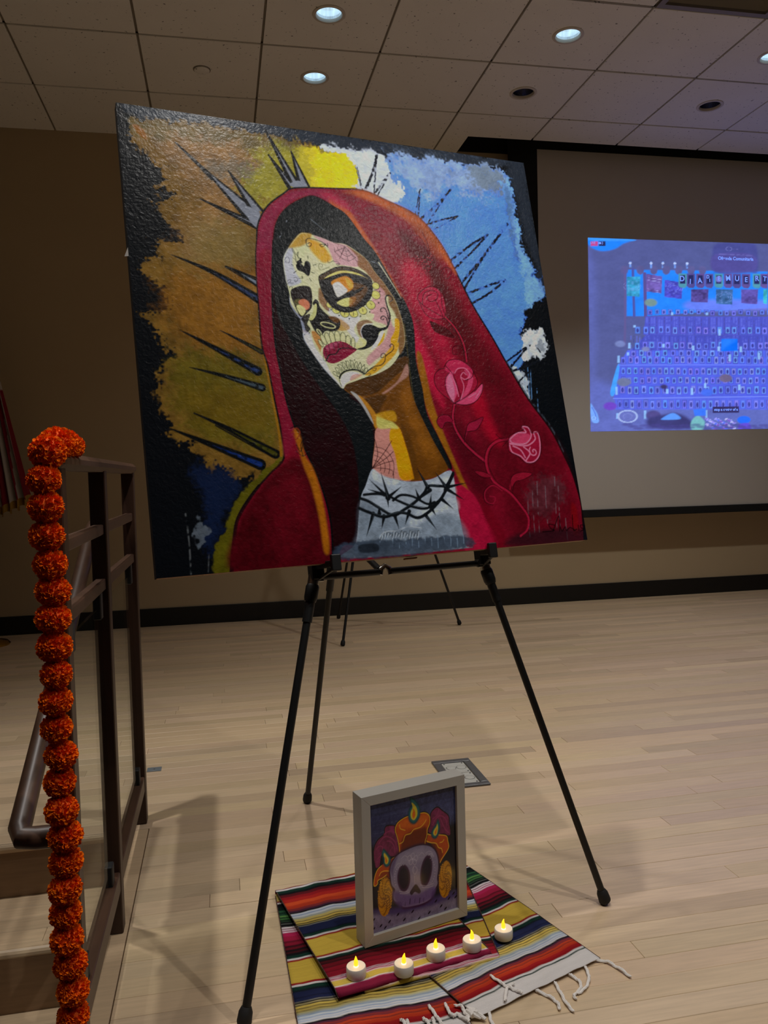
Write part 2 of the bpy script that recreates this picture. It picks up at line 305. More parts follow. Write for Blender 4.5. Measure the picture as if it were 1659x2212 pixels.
# ------------------------------------------------------------------ flat art: a small numpy painter and the brush lists (per-mille of each picture)
def plin(c):
    c = np.asarray(c, float) / 255; return np.where(c <= .04045, c / 12.92, ((c + .055) / 1.055) ** 2.4)
class Canvas:
    """numpy painter: polygons, strokes, soft blobs; coordinates are per-mille of the canvas (v counts downwards)"""
    def __init__(s,nx,ny,base,seed=1,asp=1.0):
        s.nx,s.ny=nx,ny; s.u,s.v=np.meshgrid(np.linspace(0,1000,nx),np.linspace(0,1000,ny)); s.asp=asp
        s.rs=np.random.RandomState(seed); s.im=np.empty((ny,nx,3)); s.im[:]=plin(base)
        s.n1=s.noise(9); s.n2=s.noise(40); s.n3=s.noise(150); s.w1=s.noise(60); s.w2=s.noise(60); s.w3=s.noise(220); s.w4=s.noise(220)
    def noise(s,f):
        g=s.rs.rand(f+2,f+2); x=s.u/1000*f; y=s.v/1000*f; i=x.astype(int); j=y.astype(int); a=x-i; b=y-j
        a=a*a*(3-2*a); b=b*b*(3-2*b)
        return (g[j,i]*(1-a)+g[j,i+1]*a)*(1-b)+(g[j+1,i]*(1-a)+g[j+1,i+1]*a)*b-.5
    def box(s,p,m):
        x0,y0=p.min(0)-m; x1,y1=p.max(0)+m
        i0=max(0,int(x0/1000*(s.nx-1))-1); i1=min(s.nx,int(x1/1000*(s.nx-1))+2); j0=max(0,int(y0/1000*(s.ny-1))-1); j1=min(s.ny,int(y1/1000*(s.ny-1))+2)
        return (slice(j0,j1),slice(i0,i1)) if i1>i0 and j1>j0 else None
    def mix(s,sl,a,c,jit=0.):
        col=plin(c)
        if jit: col=col*(1+jit*(s.n2[sl]*1.2+s.n3[sl]+s.n1[sl]*.6))[...,None]
        s.im[sl]=s.im[sl]*(1-a[...,None])+col*a[...,None]
    def curve(s,p,closed):
        p=np.asarray(p,float); n=len(p)
        if n<3: return p
        k=5; o=[]
        for i in range(n if closed else n-1):
            if closed: a,b,c,d=p[i-1],p[i],p[(i+1)%n],p[(i+2)%n]
            else: a,b,c,d=p[max(i-1,0)],p[i],p[i+1],p[min(i+2,n-1)]
            for t in np.arange(k)/k: o.append(.5*(2*b+(c-a)*t+(2*a-5*b+4*c-d)*t*t+(3*b-a-3*c+d)*t**3))
        if not closed: o.append(p[-1])
        return np.array(o)
    def fill(s,p,c,soft=1.2,warp=0,jit=.12,op=1.,smooth=1):
        p=s.curve(p,True) if smooth else np.asarray(p,float)
        sl=s.box(p,soft+warp+2)
        if sl is None: return
        x=s.u[sl]; y=s.v[sl]
        if warp: x=x+warp*(1.6*s.w1[sl]+1.2*s.w3[sl]); y=y+warp*(1.6*s.w2[sl]+1.2*s.w4[sl])
        d=np.full(x.shape,1e9); ins=np.zeros(x.shape,bool)
        for (ax,ay),(bx,by) in zip(p,np.roll(p,-1,0)):
            ex,ey=bx-ax,by-ay; L=ex*ex+ey*ey
            if L<1e-9: continue
            t=np.clip(((x-ax)*ex+(y-ay)*ey)/L,0,1)
            d=np.minimum(d,(x-ax-t*ex)**2+(y-ay-t*ey)**2)
            ins^=((ay>y)!=(by>y))&(x<ex*(y-ay)/(ey if ey else 1e-9)+ax)
        d=np.sqrt(d); d=np.where(ins,-d,d)
        a=np.clip(.5-d/(2*soft),0,1); a=a*a*(3-2*a)*op
        s.mix(sl,a,c,jit)
    def stroke(s,p,c,w,w2=None,soft=.9,op=1.,dry=0.,warp=0,smooth=1):
        p=s.curve(p,False) if smooth else np.asarray(p,float)
        w2=w if w2 is None else w2; n=len(p)-1; m=max(w,w2)
        sl=s.box(p,m+soft+2+warp)
        if sl is None: return
        x=s.u[sl]; y=s.v[sl]; d=np.full(x.shape,1e9)
        if warp: x=x+warp*2*s.w3[sl]; y=y+warp*2*s.w4[sl]
        for i in range(n):
            ax,ay=p[i]; bx,by=p[i+1]; ex,ey=bx-ax,by-ay; L=ex*ex+ey*ey
            if L<1e-9: continue
            t=np.clip(((x-ax)*ex+(y-ay)*ey)/L,0,1); r=(w+(w2-w)*(i+t)/n)/2
            d=np.minimum(d,np.hypot(x-ax-t*ex,y-ay-t*ey)-r)
        a=np.clip(.5-d/(2*soft),0,1)*op
        if dry: a=a*np.clip(.5+(.5-dry)+(s.n3[sl]+s.n2[sl]*.6)*2.5,0,1)
        s.mix(sl,a,c)
    def ring(s,cx,cy,rx,ry,c,w,a0=0,a1=360,rot=0,**k):
        t=np.radians(np.linspace(a0,a1,28)); r=np.radians(rot); X=rx*np.cos(t); Y=ry*np.sin(t)
        s.stroke(np.stack([cx+X*np.cos(r)-Y*np.sin(r),cy+X*np.sin(r)+Y*np.cos(r)],-1),c,w,smooth=0,**k)
    def disc(s,cx,cy,rx,ry,c,rot=0,**k):
        t=np.radians(np.arange(0,360,14)); r=np.radians(rot); X=rx*np.cos(t); Y=ry*np.sin(t)
        s.fill(np.stack([cx+X*np.cos(r)-Y*np.sin(r),cy+X*np.sin(r)+Y*np.cos(r)],-1),c,smooth=0,**k)
    def spiral(s,cx,cy,r,turns,a0,c,w,**k):
        t=np.linspace(0.12,1,26); a=np.radians(a0)+turns*2*np.pi*t
        s.stroke(np.stack([cx+r*t*np.cos(a),cy+r*t*np.sin(a)],-1),c,w,smooth=0,**k)
    def tile(s,u,v,w,h,c):      # a framed photograph
        s.fill([(u,v),(u+w,v),(u+w,v+h),(u,v+h)],(66+c%24,74+c%30,178+c%40),smooth=0); e=.12*w
        s.fill([(u+e,v+e),(u+w-e,v+e),(u+w-e,v+h-e),(u+e,v+h-e)],(92+c%37,112+c%43,226+c%29),smooth=0); s.disc(u+w/2,v+h*.55,w*.24,h*.3,(62,66,158))
    def bloom(s,u,v,rx,ry,n):   # a round marigold head of small dabs
        for i in range(n):
            a=i*2.39996; r=(i/n)**.5; s.disc(u+rx*r*np.cos(a),v+ry*r*np.sin(a),rx*.075,ry*.03,(186,132,20) if i%3 else (104,64,8),rot=i*37%180)
    def run(s,ops):
        for o in ops:
            k=o[-1] if isinstance(o[-1],dict) else {}
            a=o[1:-1] if isinstance(o[-1],dict) else o[1:]
            if o[0] in 'fs': a=(np.reshape(a[0],(-1,2)),)+tuple(a[1:])
            {'f':s.fill,'s':s.stroke,'r':s.ring,'d':s.disc,'p':s.spiral,'t':s.tile,'m':s.bloom}[o[0]](*a,**k)
        return s.im
ART_LADY = [
('f',[27,46,49,27,112,23,226,17,301,24,385,25,450,34,504,149,309,684,299,769,247,792,190,812,134,788,100,763,84,737,51,716,46,674,33,642,41,582,73,550,54,530,47,504,25,479,21,470,67,458,64,415,42,388,29,364,55,334,51,314,107,293,88,263,72,244,59,223,101,196,62,180,88,158,54,117,24,83],(118,88,36),{'soft':4.9,'warp':15.8,'jit':.35}),('f',[43,37,299,29,384,31,336,72,214,62,116,66,58,75],(96,90,58),{'soft':15.1,'warp':15.1,'op':.6}),('f',[68,73,165,59,294,73,242,180,184,273,129,341,95,302,151,212,127,151],(150,112,72),{'soft':31.2,'warp':24.9,'op':.55,'jit':.3}),('f',[296,61,449,39,521,99,480,151,281,197,245,158,280,109],(150,140,48),{'soft':18.1,'warp':20.4,'op':.85,'jit':.3}),('f',[148,244,254,266,247,331,145,381,111,342],(128,108,62),{'soft':26.7,'warp':18.5,'op':.6}),('f',[70,386,244,363,252,479,206,542,78,506],(140,92,28),{'soft':29.9,'warp':20,'op':.6,'jit':.3}),
('f',[74,555,252,572,253,743,139,740,72,682],(92,84,18),{'soft':23.1,'warp':15.4,'op':.7,'jit':.3}),('f',[86,624,235,633,238,703,107,692],(110,84,20),{'soft':19.3,'warp':13.5,'op':.5}),('f',[185,105,251,96,290,119,246,146,177,139],(88,90,82),{'soft':15.1,'warp':15.1,'op':.6}),('f',[31,49,42,48,57,70,51,78],(138,90,30),{'soft':2,'warp':3}),('f',[99,778,178,814,156,856,133,902,111,956,93,945,104,872,87,815],(24,36,62),{'soft':11,'warp':11,'op':.9}),('f',[75,907,99,899,101,936,76,936],(110,116,120),{'soft':3.6,'warp':12.6,'op':.55,'jit':.6}),('s',[64,879,66,934,64,997],(120,120,116),2.7,{'op':.6,'dry':.4}),('s',[102,955,97,996],(120,120,116),1.8,{'op':.5,'dry':.4}),('f',[274,766,248,783,201,820,159,866,135,920,116,948,107,1001,143,1004,158,922,193,858,257,793],(96,88,18),{'soft':2.8,'warp':3.8,'jit':.25}),
('f',[403,57,433,28,441,49,479,50,497,48,521,66,519,133,436,148,402,143,416,97],(206,184,22),{'soft':3.5,'warp':8.2,'jit':.15}),('f',[381,60,418,41,415,136,382,145],(186,168,44),{'soft':11.5,'warp':11.5,'op':.7}),('f',[450,31,519,26,584,26,612,59,630,100,638,133,615,171,531,138,517,131,518,71,496,51,462,49],(186,188,192),{'soft':3.6,'warp':10.9,'jit':.15}),('f',[620,36,725,31,813,28,907,26,945,48,952,116,946,210,962,283,997,344,982,395,930,437,916,467,907,535,856,566,777,420,724,280,663,190,608,170,638,133,625,100,609,76],(88,132,206),{'soft':5.2,'warp':11.7,'jit':.16}),('f',[620,33,813,26,907,26,933,52,854,120,779,91,698,126,653,94],(138,154,176),{'soft':18.4,'warp':28.9,'op':.85,'jit':.3}),('f',[827,37,923,31,911,100,871,95,834,78],(110,118,122),{'soft':10.9,'warp':13.6,'op':.8}),
('f',[927,46,948,49,951,121,946,211,970,310,997,346,979,397,935,424,939,325,927,226,927,124],(120,158,196),{'soft':6.8,'warp':13.6,'op':.8,'jit':.25}),('f',[938,71,946,122,933,225,937,275,926,276,923,201,925,111],(52,66,80),{'soft':5.4,'warp':8.2,'op':.5}),('f',[919,437,991,384,990,569,999,808,948,719,884,630,882,607,926,546,910,532],(16,19,22),{'soft':5.2,'warp':10.3}),('f',[920,476,968,467,968,526,928,537,909,551,899,535],(196,198,198),{'soft':3.9,'warp':10.4,'jit':.3}),('f',[857,560,892,571,902,606,898,642,880,612],(186,190,192),{'soft':3.8,'warp':10.1,'op':.8,'jit':.5}),('f',[947,491,966,494,964,521,944,522],(120,124,126),{'soft':3.9,'warp':7.9,'op':.8}),('s',[910,559,900,642],(110,150,190),2.8,{'op':.6,'dry':.4}),('s',[916,570,902,677],(110,150,190),2.8,{'op':.6,'dry':.4}),('s',[897,571,892,630],(110,150,190),2.8,{'op':.6,'dry':.4}),
('s',[926,618,916,701],(110,150,190),2.8,{'op':.6,'dry':.4}),('f',[49,25,158,18,300,22,451,29,626,27,817,23,954,14,999,0,454,0,46,0],(46,52,60),{'soft':5.9,'warp':8.3,'op':.85}),('f',[949,25,1000,0,1001,219,1000,371,977,272,960,197,959,107],(42,47,54),{'soft':11.1,'warp':9.7,'op':.9}),('s',[114,75,146,108,184,148],(14,15,17),3.5,{'w2':11.8}),('f',[170,130,251,239,276,217],(122,122,126),{'soft':.9,'smooth':0}),('s',[170,130,251,239],(14,15,17),3.5,{'w2':9.1}),('s',[170,130,276,217],(14,15,17),3.5,{'w2':6.4}),('f',[221,127,262,216,288,215],(122,122,126),{'soft':.9,'smooth':0}),('s',[221,127,262,216],(14,15,17),3.6,{'w2':9.2}),('s',[221,127,288,215],(14,15,17),3.6,{'w2':6.4}),('f',[155,201,268,255,260,240],(122,122,126),{'soft':.9,'smooth':0}),('s',[155,201,268,255],(14,15,17),3.5,{'w2':9.1}),('s',[155,201,260,240],(14,15,17),3.5,{'w2':6.3}),
('f',[248,207,276,215,280,225,272,255,255,239],(128,128,132),{'soft':1.1}),('f',[314,14,360,138,377,136],(122,122,126),{'soft':.9,'smooth':0}),('s',[314,14,360,138],(14,15,17),3.7,{'w2':9.7}),('s',[314,14,377,136],(14,15,17),3.8,{'w2':6.8}),('f',[315,75,354,150,363,140],(122,122,126),{'soft':.9,'smooth':0}),('s',[315,75,354,150],(14,15,17),3.7,{'w2':9.7}),('s',[315,75,363,140],(14,15,17),3.7,{'w2':6.7}),('f',[369,59,379,136,401,141],(122,122,126),{'soft':.9,'smooth':0}),('s',[369,59,379,136],(14,15,17),3.4,{'w2':8.8}),('s',[369,59,401,141],(14,15,17),3.4,{'w2':6.1}),('f',[356,142,377,130,398,141,372,149],(132,132,136),{'soft':1.1}),('s',[83,334,167,368,256,422],(16,18,18),1.3,{'w2':21.4}),('s',[167,368,256,422],(56,66,92),.3,{'dry':.12,'w2':9.1}),('s',[193,351,225,366,258,386],(16,18,18),1.4,{'w2':17.8}),('s',[225,366,258,386],(120,124,130),.3,{'dry':.12,'w2':7.5}),
('s',[193,351,259,374],(14,15,17),2.7,{'w2':3.4}),('s',[192,353,257,393],(14,15,17),2.7,{'w2':3.4}),('s',[87,499,151,534,237,584],(16,18,18),1.3,{'w2':20.8}),('s',[151,534,237,584],(42,58,96),.3,{'dry':.12,'w2':8.8}),('s',[167,496,204,515,250,541],(16,18,18),1.3,{'w2':12}),('s',[204,515,250,541],(60,56,26),.3,{'dry':.12,'w2':5.1}),('s',[98,578,168,596,242,620],(16,18,18),1.3,{'w2':17.5}),('s',[168,596,242,620],(70,80,84),.3,{'dry':.12,'w2':7.4}),('s',[99,675,169,711,255,764],(16,18,18),1.3,{'w2':21}),('s',[169,711,255,764],(74,70,16),.3,{'dry':.12,'w2':8.9}),('s',[99,675,169,708,267,761],(14,15,17),3.2,{'w2':3.2}),('s',[139,701,197,738,248,770],(14,15,17),3.2,{'w2':3.2}),('s',[43,703,129,742,221,785],(16,18,18),1.2,{'w2':24.9}),('s',[129,742,221,785],(28,52,104),.3,{'dry':.12,'w2':10.6}),('s',[583,29,566,81,537,136],(22,26,32),6.1,{'dry':.05,'warp':1.2}),
('s',[583,31,571,84,560,141],(22,26,32),3.6,{'dry':.05,'warp':1.2}),('s',[522,75,530,133],(22,26,32),2.4,{'dry':.05,'warp':1.2}),('s',[526,74,532,133],(22,26,32),2.4,{'dry':.05,'warp':1.2}),('s',[609,81,584,110,562,141],(22,26,32),4.9,{'dry':.05,'warp':1.2}),('s',[609,81,569,144],(22,26,32),3.7,{'dry':.05,'warp':1.2}),('s',[684,114,661,181],(22,26,32),3.3,{'dry':.05,'warp':1.2}),('s',[684,114,668,188],(22,26,32),3.3,{'dry':.05,'warp':1.2}),('s',[769,104,724,150,676,191],(22,26,32),5.5,{'dry':.05,'warp':1.2}),('s',[751,126,725,158,693,200],(22,26,32),4.2,{'dry':.05,'warp':1.2}),('s',[777,175,732,189,690,205],(22,26,32),5.1,{'dry':.05,'warp':1.2}),('s',[777,176,703,219],(22,26,32),3.4,{'dry':.05,'warp':1.2}),('s',[855,216,794,254,739,295],(22,26,32),6,{'dry':.05,'warp':1.2}),('s',[854,218,795,273,744,317],(22,26,32),5.5,{'dry':.05,'warp':1.2}),
('s',[919,181,844,264,757,354],(22,26,32),6.9,{'dry':.05,'warp':1.2}),('s',[839,269,803,316,765,365],(22,26,32),5.1,{'dry':.05,'warp':1.2}),('s',[885,335,829,355,769,380],(22,26,32),6,{'dry':.05,'warp':1.2}),('s',[885,337,830,375,778,404],(22,26,32),6,{'dry':.05,'warp':1.2}),('s',[929,501,847,552],(22,26,32),5.1,{'dry':.05,'warp':1.2}),('s',[929,501,857,566],(22,26,32),5.9,{'dry':.05,'warp':1.2}),('s',[947,546,897,563,860,574],(22,26,32),5.9,{'dry':.05,'warp':1.2}),('s',[916,571,873,603],(22,26,32),4.2,{'dry':.05,'warp':1.2}),('s',[900,547,905,595],(22,26,32),3.4,{'dry':.05,'warp':1.2}),('s',[944,506,957,530],(22,26,32),3.5,{'dry':.05,'warp':1.2}),('s',[255,468,255,541,261,623,268,720,267,768],(150,104,20),5,{'op':.9}),
('f',[140,1000,144,977,152,935,163,895,192,853,238,807,272,774,273,720,266,642,260,571,252,524,255,424,259,335,267,281,274,244,299,201,338,167,368,149,461,139,532,135,588,153,663,184,708,236,731,278,749,324,782,409,823,491,854,560,896,645,945,720,969,778,989,837,999,904,997,941,989,1006,971,1014,656,1010,158,1010],(126,18,38),{'soft':1.7,'jit':.22}),('s',[852,550,897,639,948,715,972,778],(70,82,88),5.1,{'op':.7,'dry':.3}),('s',[140,1000,144,977,152,935,163,895,192,853,238,807,272,774,273,720,266,642,260,571,252,524,255,424,259,335,267,281],(14,15,17),4.9,{'w2':2.9}),('s',[267,281,274,244,299,201,338,167,368,149,461,139,532,135,588,153,663,184,708,236,731,278],(14,15,17),3.5,{'w2':4.1}),('s',[731,278,749,324,782,409,823,491,854,560,896,645,945,720,969,778,989,837,999,904,997,941,989,1006,971,1014,656,1010,158,1010],(14,15,17),4.3,{'w2':4.9}),
('s',[142,1004,154,935,165,895,194,853,214,830],(14,15,17),6.5),('f',[263,330,279,242,306,201,343,170,370,156,459,146,531,204,476,187,412,164,367,176,320,221,301,278,297,338,292,327],(132,34,62),{'soft':3.3,'jit':.2}),('f',[263,330,297,316,280,477,281,571,291,649,300,724,275,769,275,683,265,571,258,478],(128,24,48),{'soft':4.1,'jit':.2}),('f',[270,783,317,785,346,886,348,965,342,1019,146,1001,161,913,192,863],(84,8,20),{'soft':9.7,'jit':.35}),('f',[244,822,303,824,311,923,256,977,205,916],(104,14,28),{'soft':21.3,'op':.6,'jit':.3}),('f',[532,135,588,153,663,184,708,236,733,286,748,329,712,279,665,221,604,184,548,162,481,149],(168,88,42),{'soft':8.6,'jit':.25}),('f',[639,193,694,235,722,293,686,284,656,239],(150,72,40),{'soft':12.4,'op':.7}),('f',[436,148,504,149,591,192,656,239,691,295,647,299,592,268,541,215,477,175],(122,22,44),{'soft':10.8,'jit':.25}),
('f',[447,165,487,186,516,231,548,289,586,373,602,406,577,373,544,319,517,263,489,220,453,189],(170,84,34),{'soft':4.7,'jit':.2}),('f',[424,156,460,154,499,184,476,187],(160,40,66),{'soft':7,'op':.8}),('f',[609,231,682,272,715,341,752,422,787,514,823,607,765,573,708,459,665,344],(70,22,20),{'soft':19.7,'op':.75,'jit':.3}),('f',[721,458,811,525,891,665,953,760,978,877,965,979,808,979,779,856,733,687],(96,12,26),{'soft':27,'op':.8,'jit':.3}),('f',[617,301,667,333,674,402,692,483,715,574,691,608,661,529,631,451,601,372],(172,26,58),{'soft':16.8,'op':.75,'jit':.25}),('f',[578,408,606,418,634,508,658,586,664,665,639,631,614,564,594,498],(186,30,64),{'soft':10.5,'op':.8}),('f',[727,574,761,596,783,688,803,756,773,744,737,665],(170,16,44),{'soft':14.4,'op':.7}),('f',[660,687,715,721,750,811,747,899,704,864,676,775],(62,8,18),{'soft':18.6,'op':.6}),
('f',[611,542,625,542,636,653,655,736,689,847,706,891,690,890,667,813,636,730,614,648],(150,96,22),{'soft':3.4,'jit':.25}),('f',[662,842,705,872,729,930,748,998,664,1000,664,926,661,878],(168,24,58),{'soft':3.4,'jit':.2}),('f',[720,875,772,966,760,1003,743,996],(120,10,30),{'soft':6.9,'op':.7}),('f',[870,849,951,841,953,899,879,940,847,904],(70,60,62),{'soft':14.7,'warp':17.2,'op':.36,'jit':.8}),('s',[866,872,859,922,854,971],(128,118,120),2.2,{'op':.5,'dry':.5}),('s',[883,850,874,911,867,972],(128,118,120),2.2,{'op':.5,'dry':.5}),('s',[904,862,898,907,894,952],(128,118,120),2.2,{'op':.5,'dry':.5}),('s',[935,841,926,903,918,965],(128,118,120),2.2,{'op':.5,'dry':.5}),('s',[941,864,933,920,926,977],(128,118,120),2.2,{'op':.5,'dry':.5}),('s',[947,944,944,972,943,1000],(128,118,120),2.2,{'op':.5,'dry':.5}),('s',[849,893,843,937,839,981],(128,118,120),2.2,{'op':.5,'dry':.5}),
('f',[970,911,984,923,978,980,962,979],(134,14,22),{'soft':5,'op':.8}),('f',[822,969,1000,973,997,1007,779,999],(26,24,28),{'soft':9.7,'op':.75}),('s',[912,958,897,955,900,965,909,971,876,972,900,972],(18,6,10),2),('s',[905,973,929,937,924,974],(18,6,10),2),('s',[927,959,931,974,942,964,944,973,955,967,967,973],(18,6,10),2),('s',[968,937,964,973,974,972],(18,6,10),2.1),('s',[980,963,980,976],(18,6,10),2.1),('s',[998,964,987,963,988,970,996,973,984,978],(18,6,10),2.1),('f',[303,277,317,232,345,196,391,167,417,164,455,183,485,203,519,257,545,293,586,382,614,456,608,553,614,616,617,679,639,740,661,810,618,806,452,872,410,954,406,968,376,969,347,1023,356,936,348,851,329,784,306,720,291,649,285,581,281,530,283,463,291,371],(38,7,12),{'soft':1.6,'jit':.35}),('s',[303,283,291,371,283,463,282,530,286,581,292,649,307,720,330,784,349,851,357,917,352,995],(14,15,17),4.1),
('f',[300,714,312,724,319,770,332,796,343,846,348,916,347,975,335,974,333,905,324,835,311,785],(160,96,18),{'soft':4,'jit':.25}),('s',[295,719,306,709,313,719,303,734,298,724],(140,60,30),2),('s',[294,709,312,704,319,730,310,760,302,744],(14,15,17),1.5),('s',[314,770,312,745,324,730],(14,15,17),1.5),('s',[300,759,314,770,329,760],(14,15,17),1.3),('f',[306,277,319,232,346,198,391,170,416,166,455,186,485,205,519,260,545,295,569,349,588,396,601,452,596,531,583,576,441,630,457,657,477,695,478,737,466,799,447,839,427,875,431,822,429,753,412,694,375,628,338,563,314,508,294,456,293,370],(21,25,26),{'soft':2.2,'jit':.2}),('f',[595,395,614,456,608,553,614,616,617,679,639,740,659,806,648,802,623,747,591,668,587,576,596,452],(26,30,30),{'soft':1.7,'jit':.3}),('s',[592,464,589,565,591,664,616,741,643,796],(96,84,40),2.3,{'op':.5}),
('s',[341,226,331,249,319,273],(150,152,154),3.1,{'dry':.15,'w2':1.4}),('s',[395,222,412,236,425,247],(110,114,116),1.7,{'dry':.3,'w2':.7}),('s',[523,310,548,321,556,332],(150,152,154),2,{'dry':.3,'w2':.8}),('s',[548,315,566,349,580,375,592,400],(205,196,160),2.3,{'w2':.8}),('f',[424,621,468,613,531,588,583,543,585,579,588,642,619,733,646,795,647,813,610,829,563,835,523,830,484,818,467,802,481,737,483,702,456,649],(116,72,20),{'soft':.9,'jit':.22}),('f',[550,642,580,616,588,667,609,732,631,791,605,811,588,746,568,696],(150,94,26),{'soft':8.9,'op':.55,'jit':.2}),('f',[426,610,490,592,551,554,587,543,584,565,545,595,503,628,465,638,437,631],(82,52,20),{'soft':2.2,'jit':.25}),('f',[472,642,521,635,510,660,492,681,477,656],(72,46,18),{'soft':4.4,'op':.8}),('f',[514,631,555,602,583,561,584,587,559,605,529,627],(172,128,112),{'soft':2.6,'op':.85}),
('f',[454,638,468,645,492,681,492,709,484,709,478,677],(186,128,40),{'soft':1.8,'op':.85}),('f',[438,628,455,637,475,674,483,702,476,691,459,656],(170,165,155),{'soft':1.1,'op':.85}),('f',[547,703,564,724,575,782,575,828,561,827,557,774],(86,54,16),{'soft':4.4,'op':.7}),('f',[488,713,525,708,531,773,556,830,523,830,484,818,467,802,479,751],(192,132,116),{'soft':1.1,'jit':.12}),('f',[523,713,542,710,553,753,562,820,558,831,529,827,524,773,516,738],(210,142,14),{'soft':1.8,'jit':.15}),('f',[494,681,513,692,530,699,541,713,521,713,492,711],(192,182,98),{'soft':2.5,'op':.9}),('f',[489,681,534,672,538,696,513,692],(200,150,30),{'soft':2.9,'op':.7}),('f',[563,834,610,829,647,813,645,798,609,783,570,789],(104,62,16),{'soft':8.1,'op':.5}),('s',[467,802,483,772,481,737],(52,20,18),1.4),('s',[467,801,498,769,521,741],(52,20,18),1.4),('s',[467,801,504,779,521,766],(52,20,18),1.4),
('s',[467,801,511,808,512,832],(52,20,18),1.4),('s',[467,802,491,793,518,787],(52,20,18),1.4),('s',[472,784,478,786,482,789,485,793,486,797,486,803,484,808],(52,20,18),1.2),('s',[475,773,485,777,491,782,495,788,497,795,496,804,493,812],(52,20,18),1.2),('s',[477,763,491,768,500,775,505,783,508,793,507,805,503,816],(52,20,18),1.2),('s',[480,754,497,759,508,768,514,778,518,791,517,806,512,820],(52,20,18),1.3),('f',[466,804,484,819,523,831,563,836,609,831,648,815,661,824,660,885,663,938,666,987,661,994,384,993,408,961,429,872,446,839],(158,163,166),{'soft':.9,'jit':.22}),('f',[468,806,495,822,526,832,510,842,468,830],(196,198,198),{'soft':2.8,'op':.7,'jit':.2}),('f',[599,846,649,823,661,849,658,870,620,861],(190,192,192),{'soft':5.2,'op':.6,'jit':.3}),('f',[434,872,500,910,612,910,663,931,666,987,526,987,405,984,415,938],(112,122,130),{'soft':8.5,'op':.65,'jit':.35}),
('f',[601,885,656,877,660,906,612,910,544,937,544,913],(198,200,200),{'soft':6.6,'op':.5,'jit':.4}),('f',[367,964,457,961,529,963,669,967,665,994,383,996],(54,64,76),{'soft':3.5,'warp':3.5,'op':.85,'jit':.4}),('f',[414,968,453,968,454,984,416,984],(20,22,26),{'soft':2,'op':.7}),('s',[463,950,462,958,462,965],(150,168,182),1.4,{'op':.55,'dry':.4}),('s',[477,953,477,959,476,970],(150,168,182),1.4,{'op':.55,'dry':.4}),('s',[492,957,492,960,491,976],(150,168,182),1.4,{'op':.55,'dry':.4}),('s',[506,960,507,962,505,981],(150,168,182),1.4,{'op':.55,'dry':.4}),('s',[521,964,522,963,522,973],(150,168,182),1.4,{'op':.55,'dry':.4}),('s',[538,957,538,964,536,979],(150,168,182),1.4,{'op':.55,'dry':.4}),('s',[553,960,553,965,551,985],(150,168,182),1.4,{'op':.55,'dry':.4}),('s',[568,964,569,966,568,977],(150,168,182),1.4,{'op':.55,'dry':.4}),
('s',[583,968,584,967,583,982],(150,168,182),1.4,{'op':.55,'dry':.4}),('s',[600,961,600,968,598,988],(150,168,182),1.4,{'op':.55,'dry':.4}),('s',[615,964,616,970,615,980],(150,168,182),1.5,{'op':.55,'dry':.4}),('s',[631,968,632,971,630,986],(150,168,182),1.5,{'op':.55,'dry':.4}),('s',[647,972,648,972,646,991],(150,168,182),1.5,{'op':.55,'dry':.4}),('s',[664,965,664,973,663,983],(150,168,182),1.5,{'op':.55,'dry':.4}),('s',[465,958,469,947,473,954],(60,64,66),1.4,{'op':.8}),('s',[466,960,471,949],(200,202,200),1.4,{'op':.6}),('s',[472,957,477,942,480,951],(60,64,66),1.4,{'op':.8}),('s',[473,958,478,944],(200,202,200),1.4,{'op':.6}),('s',[478,955,483,945,487,948],(60,64,66),1.4,{'op':.8}),('s',[480,956,484,947],(200,202,200),1.4,{'op':.6}),('s',[485,953,489,948,493,954],(60,64,66),1.4,{'op':.8}),('s',[486,954,490,951],(200,202,200),1.4,{'op':.6}),
('s',[491,958,496,943,500,951],(60,64,66),1.4,{'op':.8}),('s',[492,960,498,945],(200,202,200),1.4,{'op':.6}),('s',[498,956,502,946,507,948],(60,64,66),1.4,{'op':.8}),('s',[499,958,504,948],(200,202,200),1.4,{'op':.6}),('s',[504,955,508,949,512,955],(60,64,66),1.4,{'op':.8}),('s',[506,956,510,952],(200,202,200),1.4,{'op':.6}),('s',[510,960,515,944,519,952],(60,64,66),1.4,{'op':.8}),('s',[511,962,517,946],(200,202,200),1.4,{'op':.6}),('s',[517,958,521,947,526,948],(60,64,66),1.4,{'op':.8}),('s',[518,960,523,949],(200,202,200),1.4,{'op':.6}),('s',[524,956,528,950,532,955],(60,64,66),1.4,{'op':.8}),('s',[525,958,529,953],(200,202,200),1.4,{'op':.6}),('s',[530,962,535,945,539,952],(60,64,66),1.4,{'op':.8}),('s',[531,963,537,947],(200,202,200),1.4,{'op':.6}),('s',[536,960,541,948,545,959],(60,64,66),1.4,{'op':.8}),('s',[538,961,543,951],(200,202,200),1.4,{'op':.6}),
